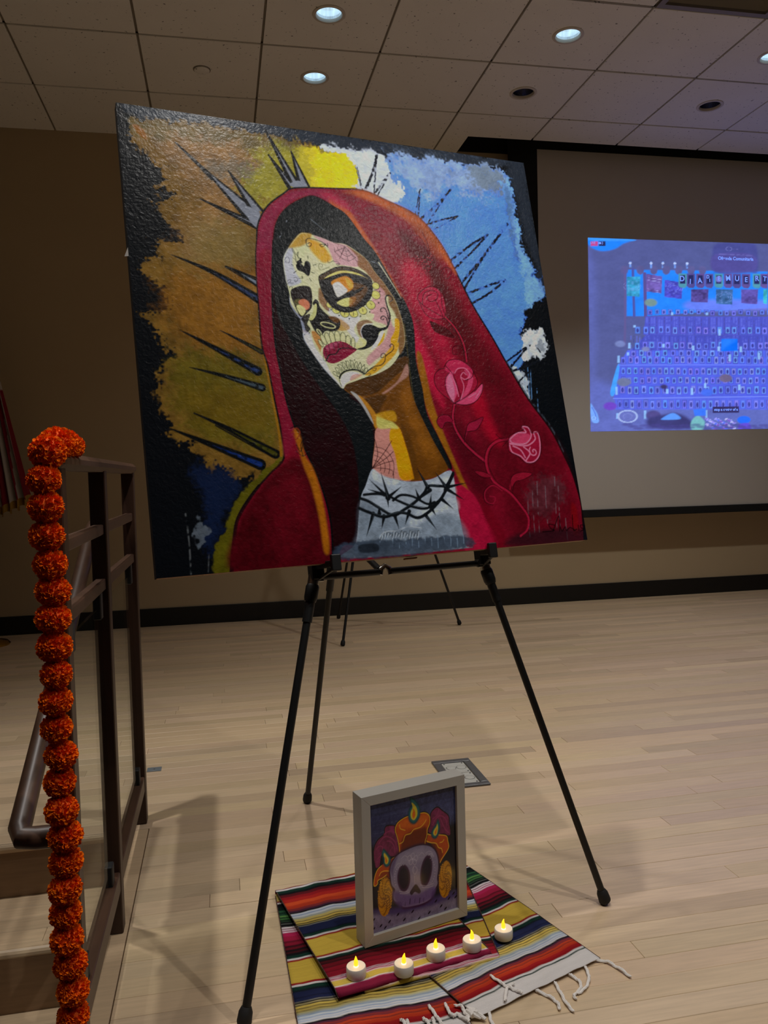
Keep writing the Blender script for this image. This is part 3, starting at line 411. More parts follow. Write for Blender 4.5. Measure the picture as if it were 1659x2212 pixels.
('s',[543,958,547,951,552,956],(60,64,66),1.4,{'op':.8}),('s',[545,960,549,954],(200,202,200),1.4,{'op':.6}),('s',[549,964,555,946,559,952],(60,64,66),1.4,{'op':.8}),('s',[551,965,557,948],(200,202,200),1.4,{'op':.6}),('s',[459,961,470,947,485,943,507,943,533,936,566,942],(190,192,190),2.1,{'op':.7,'dry':.3}),('s',[429,867,448,875,471,891,501,909,528,898,556,883,582,863,595,848,622,849,641,848,662,820],(24,27,29),6.8),('s',[425,889,448,900,479,911,512,904,534,907,558,918,586,907,616,884,635,862,661,824],(24,27,29),7.2),('s',[439,860,464,859,492,864,516,877,551,893,584,898,617,882],(24,27,29),6),('s',[505,876,525,865,554,870,585,888,605,885],(24,27,29),5.8),('s',[495,871,485,812],(24,27,29),9.2,{'w2':.5}),('s',[493,867,456,827],(24,27,29),9.1,{'w2':.5}),('s',[486,862,450,848],(24,27,29),9.1,{'w2':.5}),('s',[492,870,529,846],(24,27,29),9.2,{'w2':.5}),
('s',[493,862,492,891],(24,27,29),9.1,{'w2':.5}),('s',[593,851,573,806],(24,27,29),9.5,{'w2':.5}),('s',[598,857,564,879],(24,27,29),9.5,{'w2':.5}),('s',[639,853,617,817],(24,27,29),9.7,{'w2':.6}),('s',[636,859,662,819],(24,27,29),9.7,{'w2':.6}),('s',[637,853,691,845],(24,27,29),9.8,{'w2':.6}),('s',[640,857,680,884],(24,27,29),9.7,{'w2':.6}),('s',[568,876,562,852],(24,27,29),9.4,{'w2':.5}),('s',[592,895,599,867],(24,27,29),9.5,{'w2':.5}),('s',[623,879,649,903],(24,27,29),9.6,{'w2':.6}),('s',[595,899,603,915],(24,27,29),9.5,{'w2':.5}),('s',[578,913,600,947],(24,27,29),9.4,{'w2':.5}),('s',[504,909,510,939],(24,27,29),9.1,{'w2':.5}),('s',[479,909,470,936],(24,27,29),9,{'w2':.5}),('s',[455,902,433,950],(24,27,29),8.9,{'w2':.5}),('s',[469,903,470,886],(24,27,29),9,{'w2':.5}),('s',[540,902,526,931],(24,27,29),9.2,{'w2':.5}),
('s',[451,874,471,890,501,905,528,895,556,880],(66,72,74),1.4,{'op':.8}),('s',[452,900,479,908,513,902,534,905],(66,72,74),1.4,{'op':.8}),('s',[520,876,551,890,584,895],(66,72,74),1.4,{'op':.8}),('s',[599,848,622,847],(66,72,74),1.5,{'op':.8}),('s',[493,867,488,831],(70,76,78),2.1,{'op':.7,'w2':.4}),('s',[593,848,580,821],(70,76,78),2.2,{'op':.7,'w2':.4}),('s',[637,850,625,830],(70,76,78),2.2,{'op':.7,'w2':.4}),('s',[456,906,440,937],(70,76,78),2.1,{'op':.7,'w2':.3}),('s',[581,917,593,937],(70,76,78),2.2,{'op':.7,'w2':.4}),('s',[692,656,682,686,684,716,701,749,725,775,750,796],(160,34,60),5),('s',[688,657,679,686,681,717,697,751,722,778,747,800],(36,8,14),1.4),('s',[695,657,686,686,688,714,705,746,729,772],(36,8,14),1.2),('f',[681,697,671,684,651,684,639,697,643,711,651,715,661,701,677,701],(140,22,50),{'soft':.9}),
('s',[681,697,671,684,651,684,639,697,643,711,651,715,661,701,677,701],(36,8,14),1.3),('f',[702,749,711,727,720,705,738,698,762,689,753,705,738,720,717,723],(146,28,56),{'soft':.9}),('s',[702,749,709,727,720,705,738,698,762,689,753,705,738,720,713,724],(36,8,14),1.4),('s',[826,744,796,747,768,762,754,787,753,817,766,847,803,874,827,905,843,935,835,964,814,977],(160,30,56),5.1),('s',[821,747,793,752,772,765,759,791,759,815,774,847,807,872,831,905,847,935,839,964,818,978],(36,8,14),1.2),('s',[818,742,792,743,765,760,749,787,748,816,760,846],(36,8,14),1.2),('s',[783,868,761,854,738,867,736,889,753,897,762,883,748,879],(150,28,52),2.7),('s',[782,864,761,851,735,866,733,891,753,900],(36,8,14),1),('f',[718,819,738,820,757,828,758,835,736,832],(140,24,46),{'soft':.9}),('s',[758,835,736,834,718,819,738,820,757,828],(36,8,14),1.2),
('f',[804,867,810,845,823,830,850,826,873,831,847,843,822,849],(146,26,48),{'soft':.9}),('s',[810,869,810,845,823,830,850,826,873,831,847,843,822,849,811,874],(36,8,14),1.2),('s',[826,744,805,744,790,732],(36,8,14),1.2),('s',[817,750,802,762],(36,8,14),1.2),('f',[688,653,660,630,648,608,651,586,665,573,681,570,684,593,680,627],(150,24,52),{'soft':.9}),('f',[681,570,692,551,717,547,740,558,754,573,743,592,711,585,684,578],(176,44,76),{'soft':.9}),('f',[690,655,676,627,677,597,692,578,707,585,716,630,709,649],(196,74,104),{'soft':.9}),('f',[692,655,705,623,699,585,718,570,742,573,756,588,761,611,735,641],(150,24,52),{'soft':.9}),('f',[692,655,718,641,750,626,774,607,768,630,746,651,720,658],(196,74,104),{'soft':.9}),('f',[688,653,678,627,680,600,689,585,696,604,696,630],(206,118,138),{'soft':2,'op':.8}),
('f',[701,649,720,630,738,596,730,573,745,577,751,596,733,630],(196,74,104),{'soft':1.2,'op':.8}),('s',[692,655,660,630,648,608,651,586,665,573,679,570],(36,8,14),1.6),('s',[678,567,692,551,717,547,740,558,754,575,747,592,730,598],(36,8,14),1.6),('s',[682,563,699,585,706,615,710,641,692,655],(36,8,14),1.6),('s',[690,655,676,627,677,597,690,580],(36,8,14),1.6),('s',[692,655,727,638,753,619,762,600,754,573],(36,8,14),1.6),('s',[692,655,720,659,748,651,769,628,774,605,750,626],(36,8,14),1.6),('s',[704,581,714,570,734,569,744,585,730,596,719,589,727,579,734,585],(206,118,138),2,{'op':.9}),('s',[693,585,702,608,705,638],(206,118,138),2,{'op':.9}),('s',[718,592,723,615,710,645],(206,118,138),2,{'op':.9}),('s',[680,630,689,649],(206,118,138),1.9,{'op':.9}),('s',[731,641,753,630],(206,118,138),2,{'op':.9}),('s',[751,641,767,622],(206,118,138),2,{'op':.9}),
('f',[819,759,827,737,850,729,869,722,866,713,883,715,889,730,907,730,911,754,900,788,880,802,859,800,841,782,821,774],(150,24,52),{'soft':.9}),('f',[824,744,850,731,872,730,886,738,872,753,845,756,824,754],(196,74,104),{'soft':1.6,'op':.7}),('s',[826,744,850,729,874,728,866,714,883,717,887,738,867,756,833,754,826,744],(206,118,138),3.3),('s',[824,755,853,760,875,760,897,746,896,730,907,730,909,754,902,784,883,801,861,800,876,780,861,764],(206,118,138),3.3),('s',[823,759,827,776,848,786,859,798],(206,118,138),3.2),('s',[832,761,851,771,861,790],(206,118,138),3.2),('p',887.2,776.1,13.1,1.4,90,(206,118,138),2.9),('s',[819,759,827,737,851,727,869,722,865,712,884,714,890,730,908,729,913,754,902,789,881,804,857,801,838,784,819,775,819,759],(36,8,14),1.4),('f',[635,402,651,374,676,367,699,379,705,417,697,441,671,450,646,436,636,417],(164,34,62),{'soft':1.6}),
('s',[693,441,667,427,645,413,635,398,644,382,668,367,692,368,699,387,697,414,702,437],(72,12,26),1.8),('s',[645,413,653,386,675,376,690,383,683,399,666,404,660,393,673,386],(72,12,26),1.8),('s',[638,408,650,436,672,448,701,445],(72,12,26),1.8),('s',[681,399,691,426,695,441],(72,12,26),1.8),('f',[659,454,685,465,704,475,716,492,690,487,667,477],(84,10,20),{'soft':.9}),('s',[659,454,686,463,704,475,716,492,690,488,667,477,659,454],(36,8,14),1.4),('s',[701,441,725,471,740,509,741,551],(165,32,58),3.2),('s',[699,445,722,473,735,511,736,551],(36,8,14),1.2),('s',[705,441,729,469,743,507,745,547],(36,8,14),1.2),('s',[741,528,727,513,710,517,707,533,719,534],(36,8,14),1.2),('s',[639,239,663,240,681,282,680,314,697,336],(90,20,30),1.8),('s',[673,227,684,262,682,302],(90,20,30),1.8),('s',[697,336,721,314,737,321,725,342,709,339,715,327],(90,20,30),1.9),
('s',[712,370,711,405,709,440],(90,20,30),1.8),('s',[706,359,720,424,716,452],(90,20,30),1.8),('d',625.8,286.8,2,1.6,(176,34,58),{'op':.6}),('d',642.6,308.4,2,1.6,(176,34,58),{'op':.6}),('d',659.4,330.1,2,1.6,(176,34,58),{'op':.6}),('d',670.2,309.3,2,1.6,(176,34,58),{'op':.6}),('d',634.2,335,2,1.6,(176,34,58),{'op':.6}),('d',644.9,314.4,2,1.6,(176,34,58),{'op':.6}),('d',661.7,336.1,2,1.6,(176,34,58),{'op':.6}),('d',687.8,297.7,2,1.6,(176,34,58),{'op':.6}),('d',639,324.6,2,1.6,(176,34,58),{'op':.6}),('d',662.3,302.9,2,1.6,(176,34,58),{'op':.6}),('d',666.5,325.7,2,1.6,(176,34,58),{'op':.6}),('d',637,308,2,1.6,(176,34,58),{'op':.6}),('d',641.3,330.6,2,1.6,(176,34,58),{'op':.6}),('d',664.6,309,2,1.6,(176,34,58),{'op':.6}),('d',684.1,314.2,2,1.6,(176,34,58),{'op':.6}),('d',641.8,297.5,2,1.6,(176,34,58),{'op':.6}),('d',658.6,319.2,2,1.6,(176,34,58),{'op':.6}),
('d',669.4,298.4,2,1.6,(176,34,58),{'op':.6}),('d',633.4,324.2,2,1.6,(176,34,58),{'op':.6}),('d',656.7,302.6,2,1.6,(176,34,58),{'op':.6}),('d',660.9,325.3,2,1.6,(176,34,58),{'op':.6}),('d',687.1,286.8,2,1.6,(176,34,58),{'op':.6}),('d',638.2,313.8,2,1.6,(176,34,58),{'op':.6}),('d',661.5,292,2,1.6,(176,34,58),{'op':.6}),('d',665.7,314.8,2,1.6,(176,34,58),{'op':.6}),('d',636.2,297.2,2,1.6,(176,34,58),{'op':.6}),('d',653,318.9,2,1.6,(176,34,58),{'op':.6}),('d',663.8,298.1,2,1.6,(176,34,58),{'op':.6}),('d',683.3,303.2,2,1.6,(176,34,58),{'op':.6}),('d',634.6,330,2,1.6,(176,34,58),{'op':.6}),('d',657.8,308.4,2,1.6,(176,34,58),{'op':.6}),('d',662.1,331.1,2,1.6,(176,34,58),{'op':.6}),('d',632.6,313.4,2,1.6,(176,34,58),{'op':.6}),('d',649.4,335.1,2,1.6,(176,34,58),{'op':.6}),('d',660.1,314.4,2,1.6,(176,34,58),{'op':.6}),('d',679.6,319.6,2,1.6,(176,34,58),{'op':.6}),
('d',637.4,303,2,1.6,(176,34,58),{'op':.6}),('d',654.2,324.6,2,1.6,(176,34,58),{'op':.6}),('d',677.7,302.9,2,1.6,(176,34,58),{'op':.6}),('d',629.1,329.6,2,1.6,(176,34,58),{'op':.6}),('d',652.2,308,2,1.6,(176,34,58),{'op':.6}),('d',656.5,330.7,2,1.6,(176,34,58),{'op':.6}),('d',682.5,292.3,2,1.6,(176,34,58),{'op':.6}),('d',633.8,319.2,2,1.6,(176,34,58),{'op':.6}),('d',657,297.5,2,1.6,(176,34,58),{'op':.6}),('d',674,319.2,2,1.6,(176,34,58),{'op':.6}),('d',631.8,302.6,2,1.6,(176,34,58),{'op':.6}),('d',648.6,324.3,2,1.6,(176,34,58),{'op':.6}),('d',659.3,303.5,2,1.6,(176,34,58),{'op':.6}),('d',678.8,308.7,2,1.6,(176,34,58),{'op':.6}),('d',649.1,291.1,2,1.6,(176,34,58),{'op':.6}),('d',653.4,313.8,2,1.6,(176,34,58),{'op':.6}),('d',676.9,291.9,2,1.6,(176,34,58),{'op':.6}),('d',628.3,318.8,2,1.6,(176,34,58),{'op':.6}),('d',651.4,297.1,2,1.6,(176,34,58),{'op':.6}),
('d',655.7,319.8,2,1.6,(176,34,58),{'op':.6}),('d',675.1,325,2,1.6,(176,34,58),{'op':.6}),('d',645.5,307.4,2,1.6,(176,34,58),{'op':.6}),('d',649.8,330,2,1.6,(176,34,58),{'op':.6}),('d',673.2,308.3,2,1.6,(176,34,58),{'op':.6}),('f',[365,261,382,258,393,260,420,267,443,275,472,277,504,297,521,313,535,339,554,365,576,405,584,437,589,474,586,511,571,535,543,567,504,587,479,594,451,604,431,611,421,621,407,604,391,584,375,561,360,536,349,511,346,491,346,463,335,445,326,427,326,406,322,378,320,345,322,321,338,294],(196,192,146),{'soft':.9,'jit':.1}),('f',[323,321,338,296,346,303,341,332,347,357,356,376,334,387,324,383,321,350],(176,172,178),{'soft':3.3,'op':.9}),('f',[365,262,381,258,393,260,386,275,369,289,345,296,338,294],(176,132,30),{'soft':3.4,'op':.9}),('f',[387,272,410,278,426,296,433,317,413,326,396,311,384,292],(204,146,22),{'soft':4.9,'op':.95}),
('f',[397,262,420,267,443,275,472,278,494,295,501,317,494,330,465,329,442,326,434,307,427,286,410,273],(188,142,142),{'soft':2.2,'op':.95}),('f',[474,280,503,297,521,313,535,339,554,365,572,401,550,392,529,364,512,341,495,327,497,307,485,291],(132,84,40),{'soft':2.3,'op':.95}),('f',[532,379,553,387,552,417,558,441,562,470,574,474,564,509,541,531,508,554,490,566,487,549,512,525,538,500,547,471,519,460,509,443],(190,138,136),{'soft':3.5,'op':.92}),('f',[565,391,576,405,584,437,589,474,586,511,570,538,568,511,576,474,571,440,559,416],(126,86,44),{'soft':3,'op':.95}),('f',[569,453,579,455,577,479,566,511,553,516,552,502,565,480],(206,152,16),{'soft':1.2}),('f',[555,516,571,511,560,536,529,565,499,586,477,590,496,573,524,548],(204,148,18),{'soft':2,'op':.95}),('f',[518,518,528,498,539,488,534,505,523,517],(206,156,26),{'soft':1}),
('f',[408,429,426,447,459,453,483,454,464,484,482,512,474,521,454,491,433,468,412,448],(202,200,206),{'soft':2.9,'op':.85}),('f',[347,493,360,495,370,529,389,561,399,588,423,620,407,604,383,575,360,536,347,511],(200,200,206),{'soft':1.8,'op':.9}),('f',[366,490,379,494,386,512,381,536,377,529,368,508],(178,112,26),{'soft':1.9,'op':.85}),('f',[430,457,452,470,455,482,435,487,422,481],(172,124,34),{'soft':2.4,'op':.8}),('f',[396,387,408,410,413,441,400,434,391,416],(124,72,32),{'soft':2.4,'op':.85}),('f',[499,444,518,443,514,455,502,453],(204,200,140),{'soft':1.5}),('f',[476,502,492,514,478,526,464,526],(202,196,122),{'soft':2.4,'op':.8}),('f',[503,523,533,483,535,490,521,513,504,528],(204,202,208),{'soft':.9}),('f',[374,361,363,353,351,348,348,338,353,332,363,334,366,338,370,327,377,325,382,333,380,348],(14,15,17),{'soft':.9}),
('f',[349,329,358,323,359,319,363,319,362,324,364,331,356,334,351,333],(14,15,17),{'soft':.9,'smooth':0}),('s',[350,326,348,312,344,303,344,297,348,305,351,312],(14,15,17),1.2),('s',[357,321,353,312,357,305,355,315,358,319],(14,15,17),1.2),('s',[346,322,343,320,347,323,350,329],(14,15,17),1.2),('s',[378,313,378,319],(14,15,17),1.7),('s',[388,334,395,332],(14,15,17),1.7),('s',[382,351,388,353],(14,15,17),1.7),('s',[376,366,379,372],(14,15,17),1.7),('s',[341,356,347,351],(14,15,17),1.6),('s',[338,336,342,338],(14,15,17),1.6),('s',[359,362,360,367],(14,15,17),1.7),('s',[325,331,332,333,335,325,332,319,327,321,324,328,328,329],(56,50,56),.9),('s',[322,384,331,377,332,373,326,374,326,379,337,380],(56,50,56),.9),('s',[340,367,346,366,348,372,342,377,341,373],(56,50,56),.9),('s',[351,368,359,367],(56,50,56),.9),('s',[327,392,330,388,334,390,332,395],(56,50,56),.9),
('s',[378,276,382,271,392,270,410,274,421,279,428,288],(14,15,17),1.7),('s',[378,276,379,288,386,289,390,283,386,280,382,283],(14,15,17),1.7),('s',[410,284,412,287,418,286,424,280],(14,15,17),1.7),('s',[409,283,419,281,428,284,428,278],(14,15,17),1.7),('s',[400,339,405,344,416,340,426,335],(80,72,50),1),('s',[400,337,403,329,409,330,409,336,404,336],(80,72,50),1),('s',[424,318,425,325,433,322,438,318],(14,15,17),1.1),('s',[437,322,445,320,451,326,444,326,445,330,451,328],(14,15,17),1.1),('s',[469,282,473,319],(70,40,44),1),('s',[469,282,495,317],(70,40,44),1),('s',[469,282,492,308],(70,40,44),1),('s',[469,282,443,275],(70,40,44),1),('s',[468,285,453,313],(70,40,44),1),('s',[467,285,443,297],(70,40,44),1),('s',[468,285,458,303],(70,40,44),1),('s',[459,283,460,287,462,290,464,292,470,294,474,293,477,291],(70,40,44),1),
('s',[451,285,452,292,457,297,460,301,471,306,479,303,485,299],(70,40,44),1),('s',[443,287,444,297,451,304,456,310,472,317,483,313,492,307],(70,40,44),1),('f',[398,359,415,348,436,336,455,331,479,332,503,340,523,355,525,377,519,399,504,419,483,434,460,442,441,443,423,434,411,422,402,401,397,378],(44,34,28),{'soft':.9}),('f',[408,366,424,354,449,343,473,342,497,347,515,358,506,353,482,348,458,347,433,355,415,364],(206,182,104),{'soft':1}),('f',[400,361,425,345,450,335,479,334,500,343,474,338,449,342,424,352,403,368],(90,68,40),{'soft':1.2,'op':.6}),('f',[400,373,423,359,453,350,477,349,501,356,521,367,524,384,516,404,502,421,481,434,458,442,439,441,424,432,411,417,402,399],(26,22,22),{'soft':.9}),('f',[465,368,494,371,512,380,505,395,488,415,472,428,462,426,472,407,481,392,468,383],(104,68,30),{'soft':3.9,'op':.85}),
('f',[426,371,447,359,464,355,477,365,476,382,462,393,443,394,430,383],(190,124,26),{'soft':2}),('f',[428,378,443,370,456,381,462,390,449,401,436,407,431,395],(206,196,178),{'soft':1.7}),('f',[461,359,475,368,476,380,466,383],(188,160,60),{'soft':2.5,'op':.7}),('f',[434,415,441,406,461,398,482,387,503,378,491,391,471,399,453,408],(26,22,22),{'soft':.9}),('f',[433,420,450,410,465,407,471,414,460,427,448,428,439,425],(208,196,118),{'soft':1.2}),('f',[465,407,480,404,475,418,462,428],(150,96,34),{'soft':2.2,'op':.8}),('s',[427,378,430,397,437,411],(14,15,17),1),('d',414.9,426.6,7.6,7.2,(200,186,100),{'soft':.9}),('r',414.9,426.6,7.6,7.2,(14,15,17),1.2),('d',428.8,437.7,9.1,8.6,(200,186,100),{'soft':.9}),('r',428.8,437.7,9.1,8.6,(14,15,17),1.2),('d',448,445.1,10.1,9.6,(200,186,100),{'soft':.9}),('r',448,445.1,10.1,9.6,(14,15,17),1.2),('d',469.6,444,10.2,9.7,(200,186,100),{'soft':.9}),
('r',469.6,444,10.2,9.7,(14,15,17),1.2),('d',492.5,435.6,10.3,9.8,(200,186,100),{'soft':.9}),('r',492.5,435.6,10.3,9.8,(14,15,17),1.2),('d',513.9,421.2,10.9,10.4,(200,186,100),{'soft':.9}),('r',513.9,421.2,10.9,10.4,(14,15,17),1.2),('d',529.7,395.9,11,10.5,(200,186,100),{'soft':.9}),('r',529.7,395.9,11,10.5,(14,15,17),1.2),('d',532.8,373.6,9,8.5,(200,186,100),{'soft':.9}),('r',532.8,373.6,9,8.5,(14,15,17),1.3),('s',[426,433,429,438],(14,15,17),1.4),('s',[448,444,447,449],(14,15,17),1.4),('s',[469,442,469,448],(14,15,17),1.5),('s',[492,433,493,439],(14,15,17),1.5),('s',[513,416,516,421],(14,15,17),1.5),('f',[403,406,419,431,441,442,460,442,482,434,503,419,518,401,525,379,517,380,504,405,482,425,456,435,438,432,420,419],(26,22,22),{'soft':.9}),('d',417,437.8,1.7,1.9,(14,15,17)),('d',434.2,450.5,1.7,1.9,(14,15,17)),('d',457.6,457.3,1.7,1.9,(14,15,17)),('d',485.3,449.7,1.7,2,(14,15,17)),
('d',509.2,438.4,1.7,2,(14,15,17)),('d',534,415.2,1.7,2,(14,15,17)),('d',540.9,386.6,1.8,2,(14,15,17)),('f',[329,399,338,391,355,385,373,386,377,398,376,419,372,436,361,448,346,461,339,447,333,429,329,413],(40,30,28),{'soft':.9}),('f',[334,422,345,416,351,421,343,433,336,431],(104,96,50),{'soft':2.1,'op':.8}),('f',[344,423,356,416,367,422,368,434,360,441,351,437],(196,120,86),{'soft':1.9}),('f',[338,435,345,430,356,437,357,446,349,455,343,449],(204,200,130),{'soft':1.4}),('f',[326,408,326,427,335,445,346,461,342,461,331,445,324,427],(150,150,158),{'soft':.9,'op':.9}),('f',[344,463,351,458,353,474,354,488,347,491],(140,142,152),{'soft':.9}),('f',[346,461,366,450,364,462,358,474,364,485,354,493,350,474],(30,22,24),{'soft':.9,'op':.95}),('r',354.4,488,3.7,4.6,(14,15,17),1.2,{'a0':0,'a1':180}),('r',360.1,487.8,3.7,4.6,(14,15,17),1.2,{'a0':0,'a1':180}),('d',349.1,498.6,1.4,1.6,(14,15,17)),
('d',359.7,495.2,1.4,1.6,(14,15,17)),('f',[384,415,390,420,391,430,399,442,412,453,430,457,435,468,429,483,414,489,398,489,387,500,380,498,371,485,365,469,364,463,376,457,381,435,376,427,379,419],(22,18,18),{'soft':.9}),('f',[379,429,385,427,381,450,371,464,363,462,373,448],(190,184,120),{'soft':.9}),('f',[409,454,426,453,433,464,424,469,415,462],(110,70,24),{'soft':2.1,'op':.85}),('r',405.4,474.7,17,5.7,(204,198,140),2.1,{'rot':12}),('r',382.8,491.6,2.8,7.5,(204,198,140),2.1,{'rot':-35}),('d',406.1,475.2,13.7,3.5,(22,18,18),{'rot':12}),('d',390.8,508.7,5.1,12.8,(206,200,140),{'rot':-20}),('r',390.8,508.7,5.1,12.8,(14,15,17),1.4,{'rot':-20}),('d',400.9,506.1,5.6,14.1,(206,200,140),{'rot':-12}),('r',400.9,506.1,5.6,14.1,(14,15,17),1.4,{'rot':-12}),('d',411.9,503.3,6.1,14.6,(206,200,140),{'rot':-8}),('r',411.9,503.3,6.1,14.6,(14,15,17),1.4,{'rot':-8}),
('d',424.2,501.7,6.6,14.7,(206,200,140),{'rot':-2}),('r',424.2,501.7,6.6,14.7,(14,15,17),1.4,{'rot':-2}),('d',436.8,504.8,6.7,14.3,(206,200,140),{'rot':4}),('r',436.8,504.8,6.7,14.3,(14,15,17),1.4,{'rot':4}),('d',448,509.1,5.7,12.4,(206,200,140),{'rot':6}),('r',448,509.1,5.7,12.4,(14,15,17),1.4,{'rot':6}),('d',459.2,514.7,4.3,13.4,(206,200,140),{'rot':6}),('r',459.2,514.7,4.3,13.4,(14,15,17),1.4,{'rot':6}),('d',383.4,517.1,3.3,9.3,(206,200,140),{'rot':-25}),('r',383.4,517.1,3.3,9.3,(14,15,17),1.4,{'rot':-25}),('f',[386,536,391,525,409,515,428,511,444,515,457,524,466,530,447,544,429,555,410,563,396,562,390,555,386,545],(132,22,54),{'soft':.9,'jit':.2}),('f',[393,526,413,516,427,513,417,523,399,533],(176,84,108),{'soft':3.3,'op':.6}),('s',[391,557,400,544,415,541,426,529,442,527,456,528,467,529],(14,15,17),3.1,{'w2':1.9}),('s',[386,545,385,556,391,559],(14,15,17),.9),
('s',[401,520,402,539],(14,15,17),1.2),('s',[412,516,413,534],(14,15,17),1.2),('s',[423,513,423,530],(14,15,17),1.2),('s',[434,514,435,525],(14,15,17),1.2),('s',[446,519,447,524],(14,15,17),1.2),('s',[392,526,393,545],(14,15,17),1.2),('f',[345,491,350,488,360,495,365,497,353,500],(186,170,176),{'soft':1.4,'op':.5}),('f',[482,481,490,472,503,468,515,471,529,476,544,473,546,477,527,486,520,501,506,518,487,528,470,530,469,527,486,521,492,509,484,500,481,490],(14,15,17),{'soft':.9}),('f',[473,471,484,461,502,458,513,465,496,467,485,476,481,488,484,502,475,493],(124,70,40),{'soft':2.2,'op':.8}),('s',[484,502,481,488,486,476,495,469,513,467],(200,196,196),1.5),('s',[528,480,543,477,553,463,558,443,554,421,553,402,560,395,569,398,570,406,563,410],(14,15,17),5,{'w2':1.8}),('s',[553,453,552,439,548,428,539,428,536,435,540,436],(14,15,17),3,{'w2':1.7}),
('s',[550,466,548,451,540,447,534,453,539,456,542,453],(14,15,17),3,{'w2':1.7}),('s',[417,597,422,588,435,580,455,577,468,581,477,586],(14,15,17),3.8),('s',[417,595,416,604,419,616],(14,15,17),1.2),('f',[419,600,427,588,442,582,454,582,465,587,450,597,429,609,422,618],(196,192,196),{'soft':1.2}),('f',[449,588,472,588,454,599,440,602],(190,140,116),{'soft':1.9,'op':.8}),('r',411,588.2,3.7,9.3,(14,15,17),1.2,{'rot':-60}),('s',[411,587,414,594],(14,15,17),1.4),('r',416.7,580,3.7,9.3,(14,15,17),1.2,{'rot':-45}),('s',[417,579,419,586],(14,15,17),1.4),('r',424.1,572.9,3.7,9.4,(14,15,17),1.2,{'rot':-32}),('s',[424,572,426,578],(14,15,17),1.4),('r',432.1,568.8,3.8,9.4,(14,15,17),1.2,{'rot':-20}),('s',[432,568,433,574],(14,15,17),1.4),('r',440.7,566.3,3.8,9.4,(14,15,17),1.2,{'rot':-8}),('s',[441,565,441,572],(14,15,17),1.4),('r',450.2,565.4,3.8,9.5,(14,15,17),1.2,{'rot':2}),
('s',[450,564,449,571],(14,15,17),1.4),('r',459.4,567.6,3.8,9.5,(14,15,17),1.2,{'rot':12}),('s',[460,567,458,573],(14,15,17),1.4),('r',467.3,570.9,3.8,9.5,(14,15,17),1.2,{'rot':20}),('s',[467,570,465,577],(14,15,17),1.4),('r',473.9,575.5,3.8,9.5,(14,15,17),1.2,{'rot':30}),('s',[474,575,471,581],(14,15,17),1.4),('r',479.3,580.1,3.8,9.6,(14,15,17),1.2,{'rot':40}),('s',[479,579,475,586],(14,15,17),1.4),('d',416,567.3,1.4,1.4,(14,15,17)),('d',424.9,561.3,1.4,1.4,(14,15,17)),('d',435.9,557.6,1.4,1.4,(14,15,17)),('d',446.9,555,1.4,1.4,(14,15,17)),('d',457.6,554.3,1.4,1.4,(14,15,17)),('d',469.9,560.3,1.4,1.4,(14,15,17)),('d',478.9,564.8,1.4,1.4,(14,15,17)),('s',[480,584,499,570,519,565,530,555,534,543,551,531,557,521,554,514,548,517,548,522],(14,15,17),2),('s',[534,543,531,537,524,539,522,547,529,546],(14,15,17),1.7),('s',[485,580,498,573,507,573,502,579,498,576],(14,15,17),1.4),
('s',[480,587,487,585,492,587,486,591],(14,15,17),1.4),
]
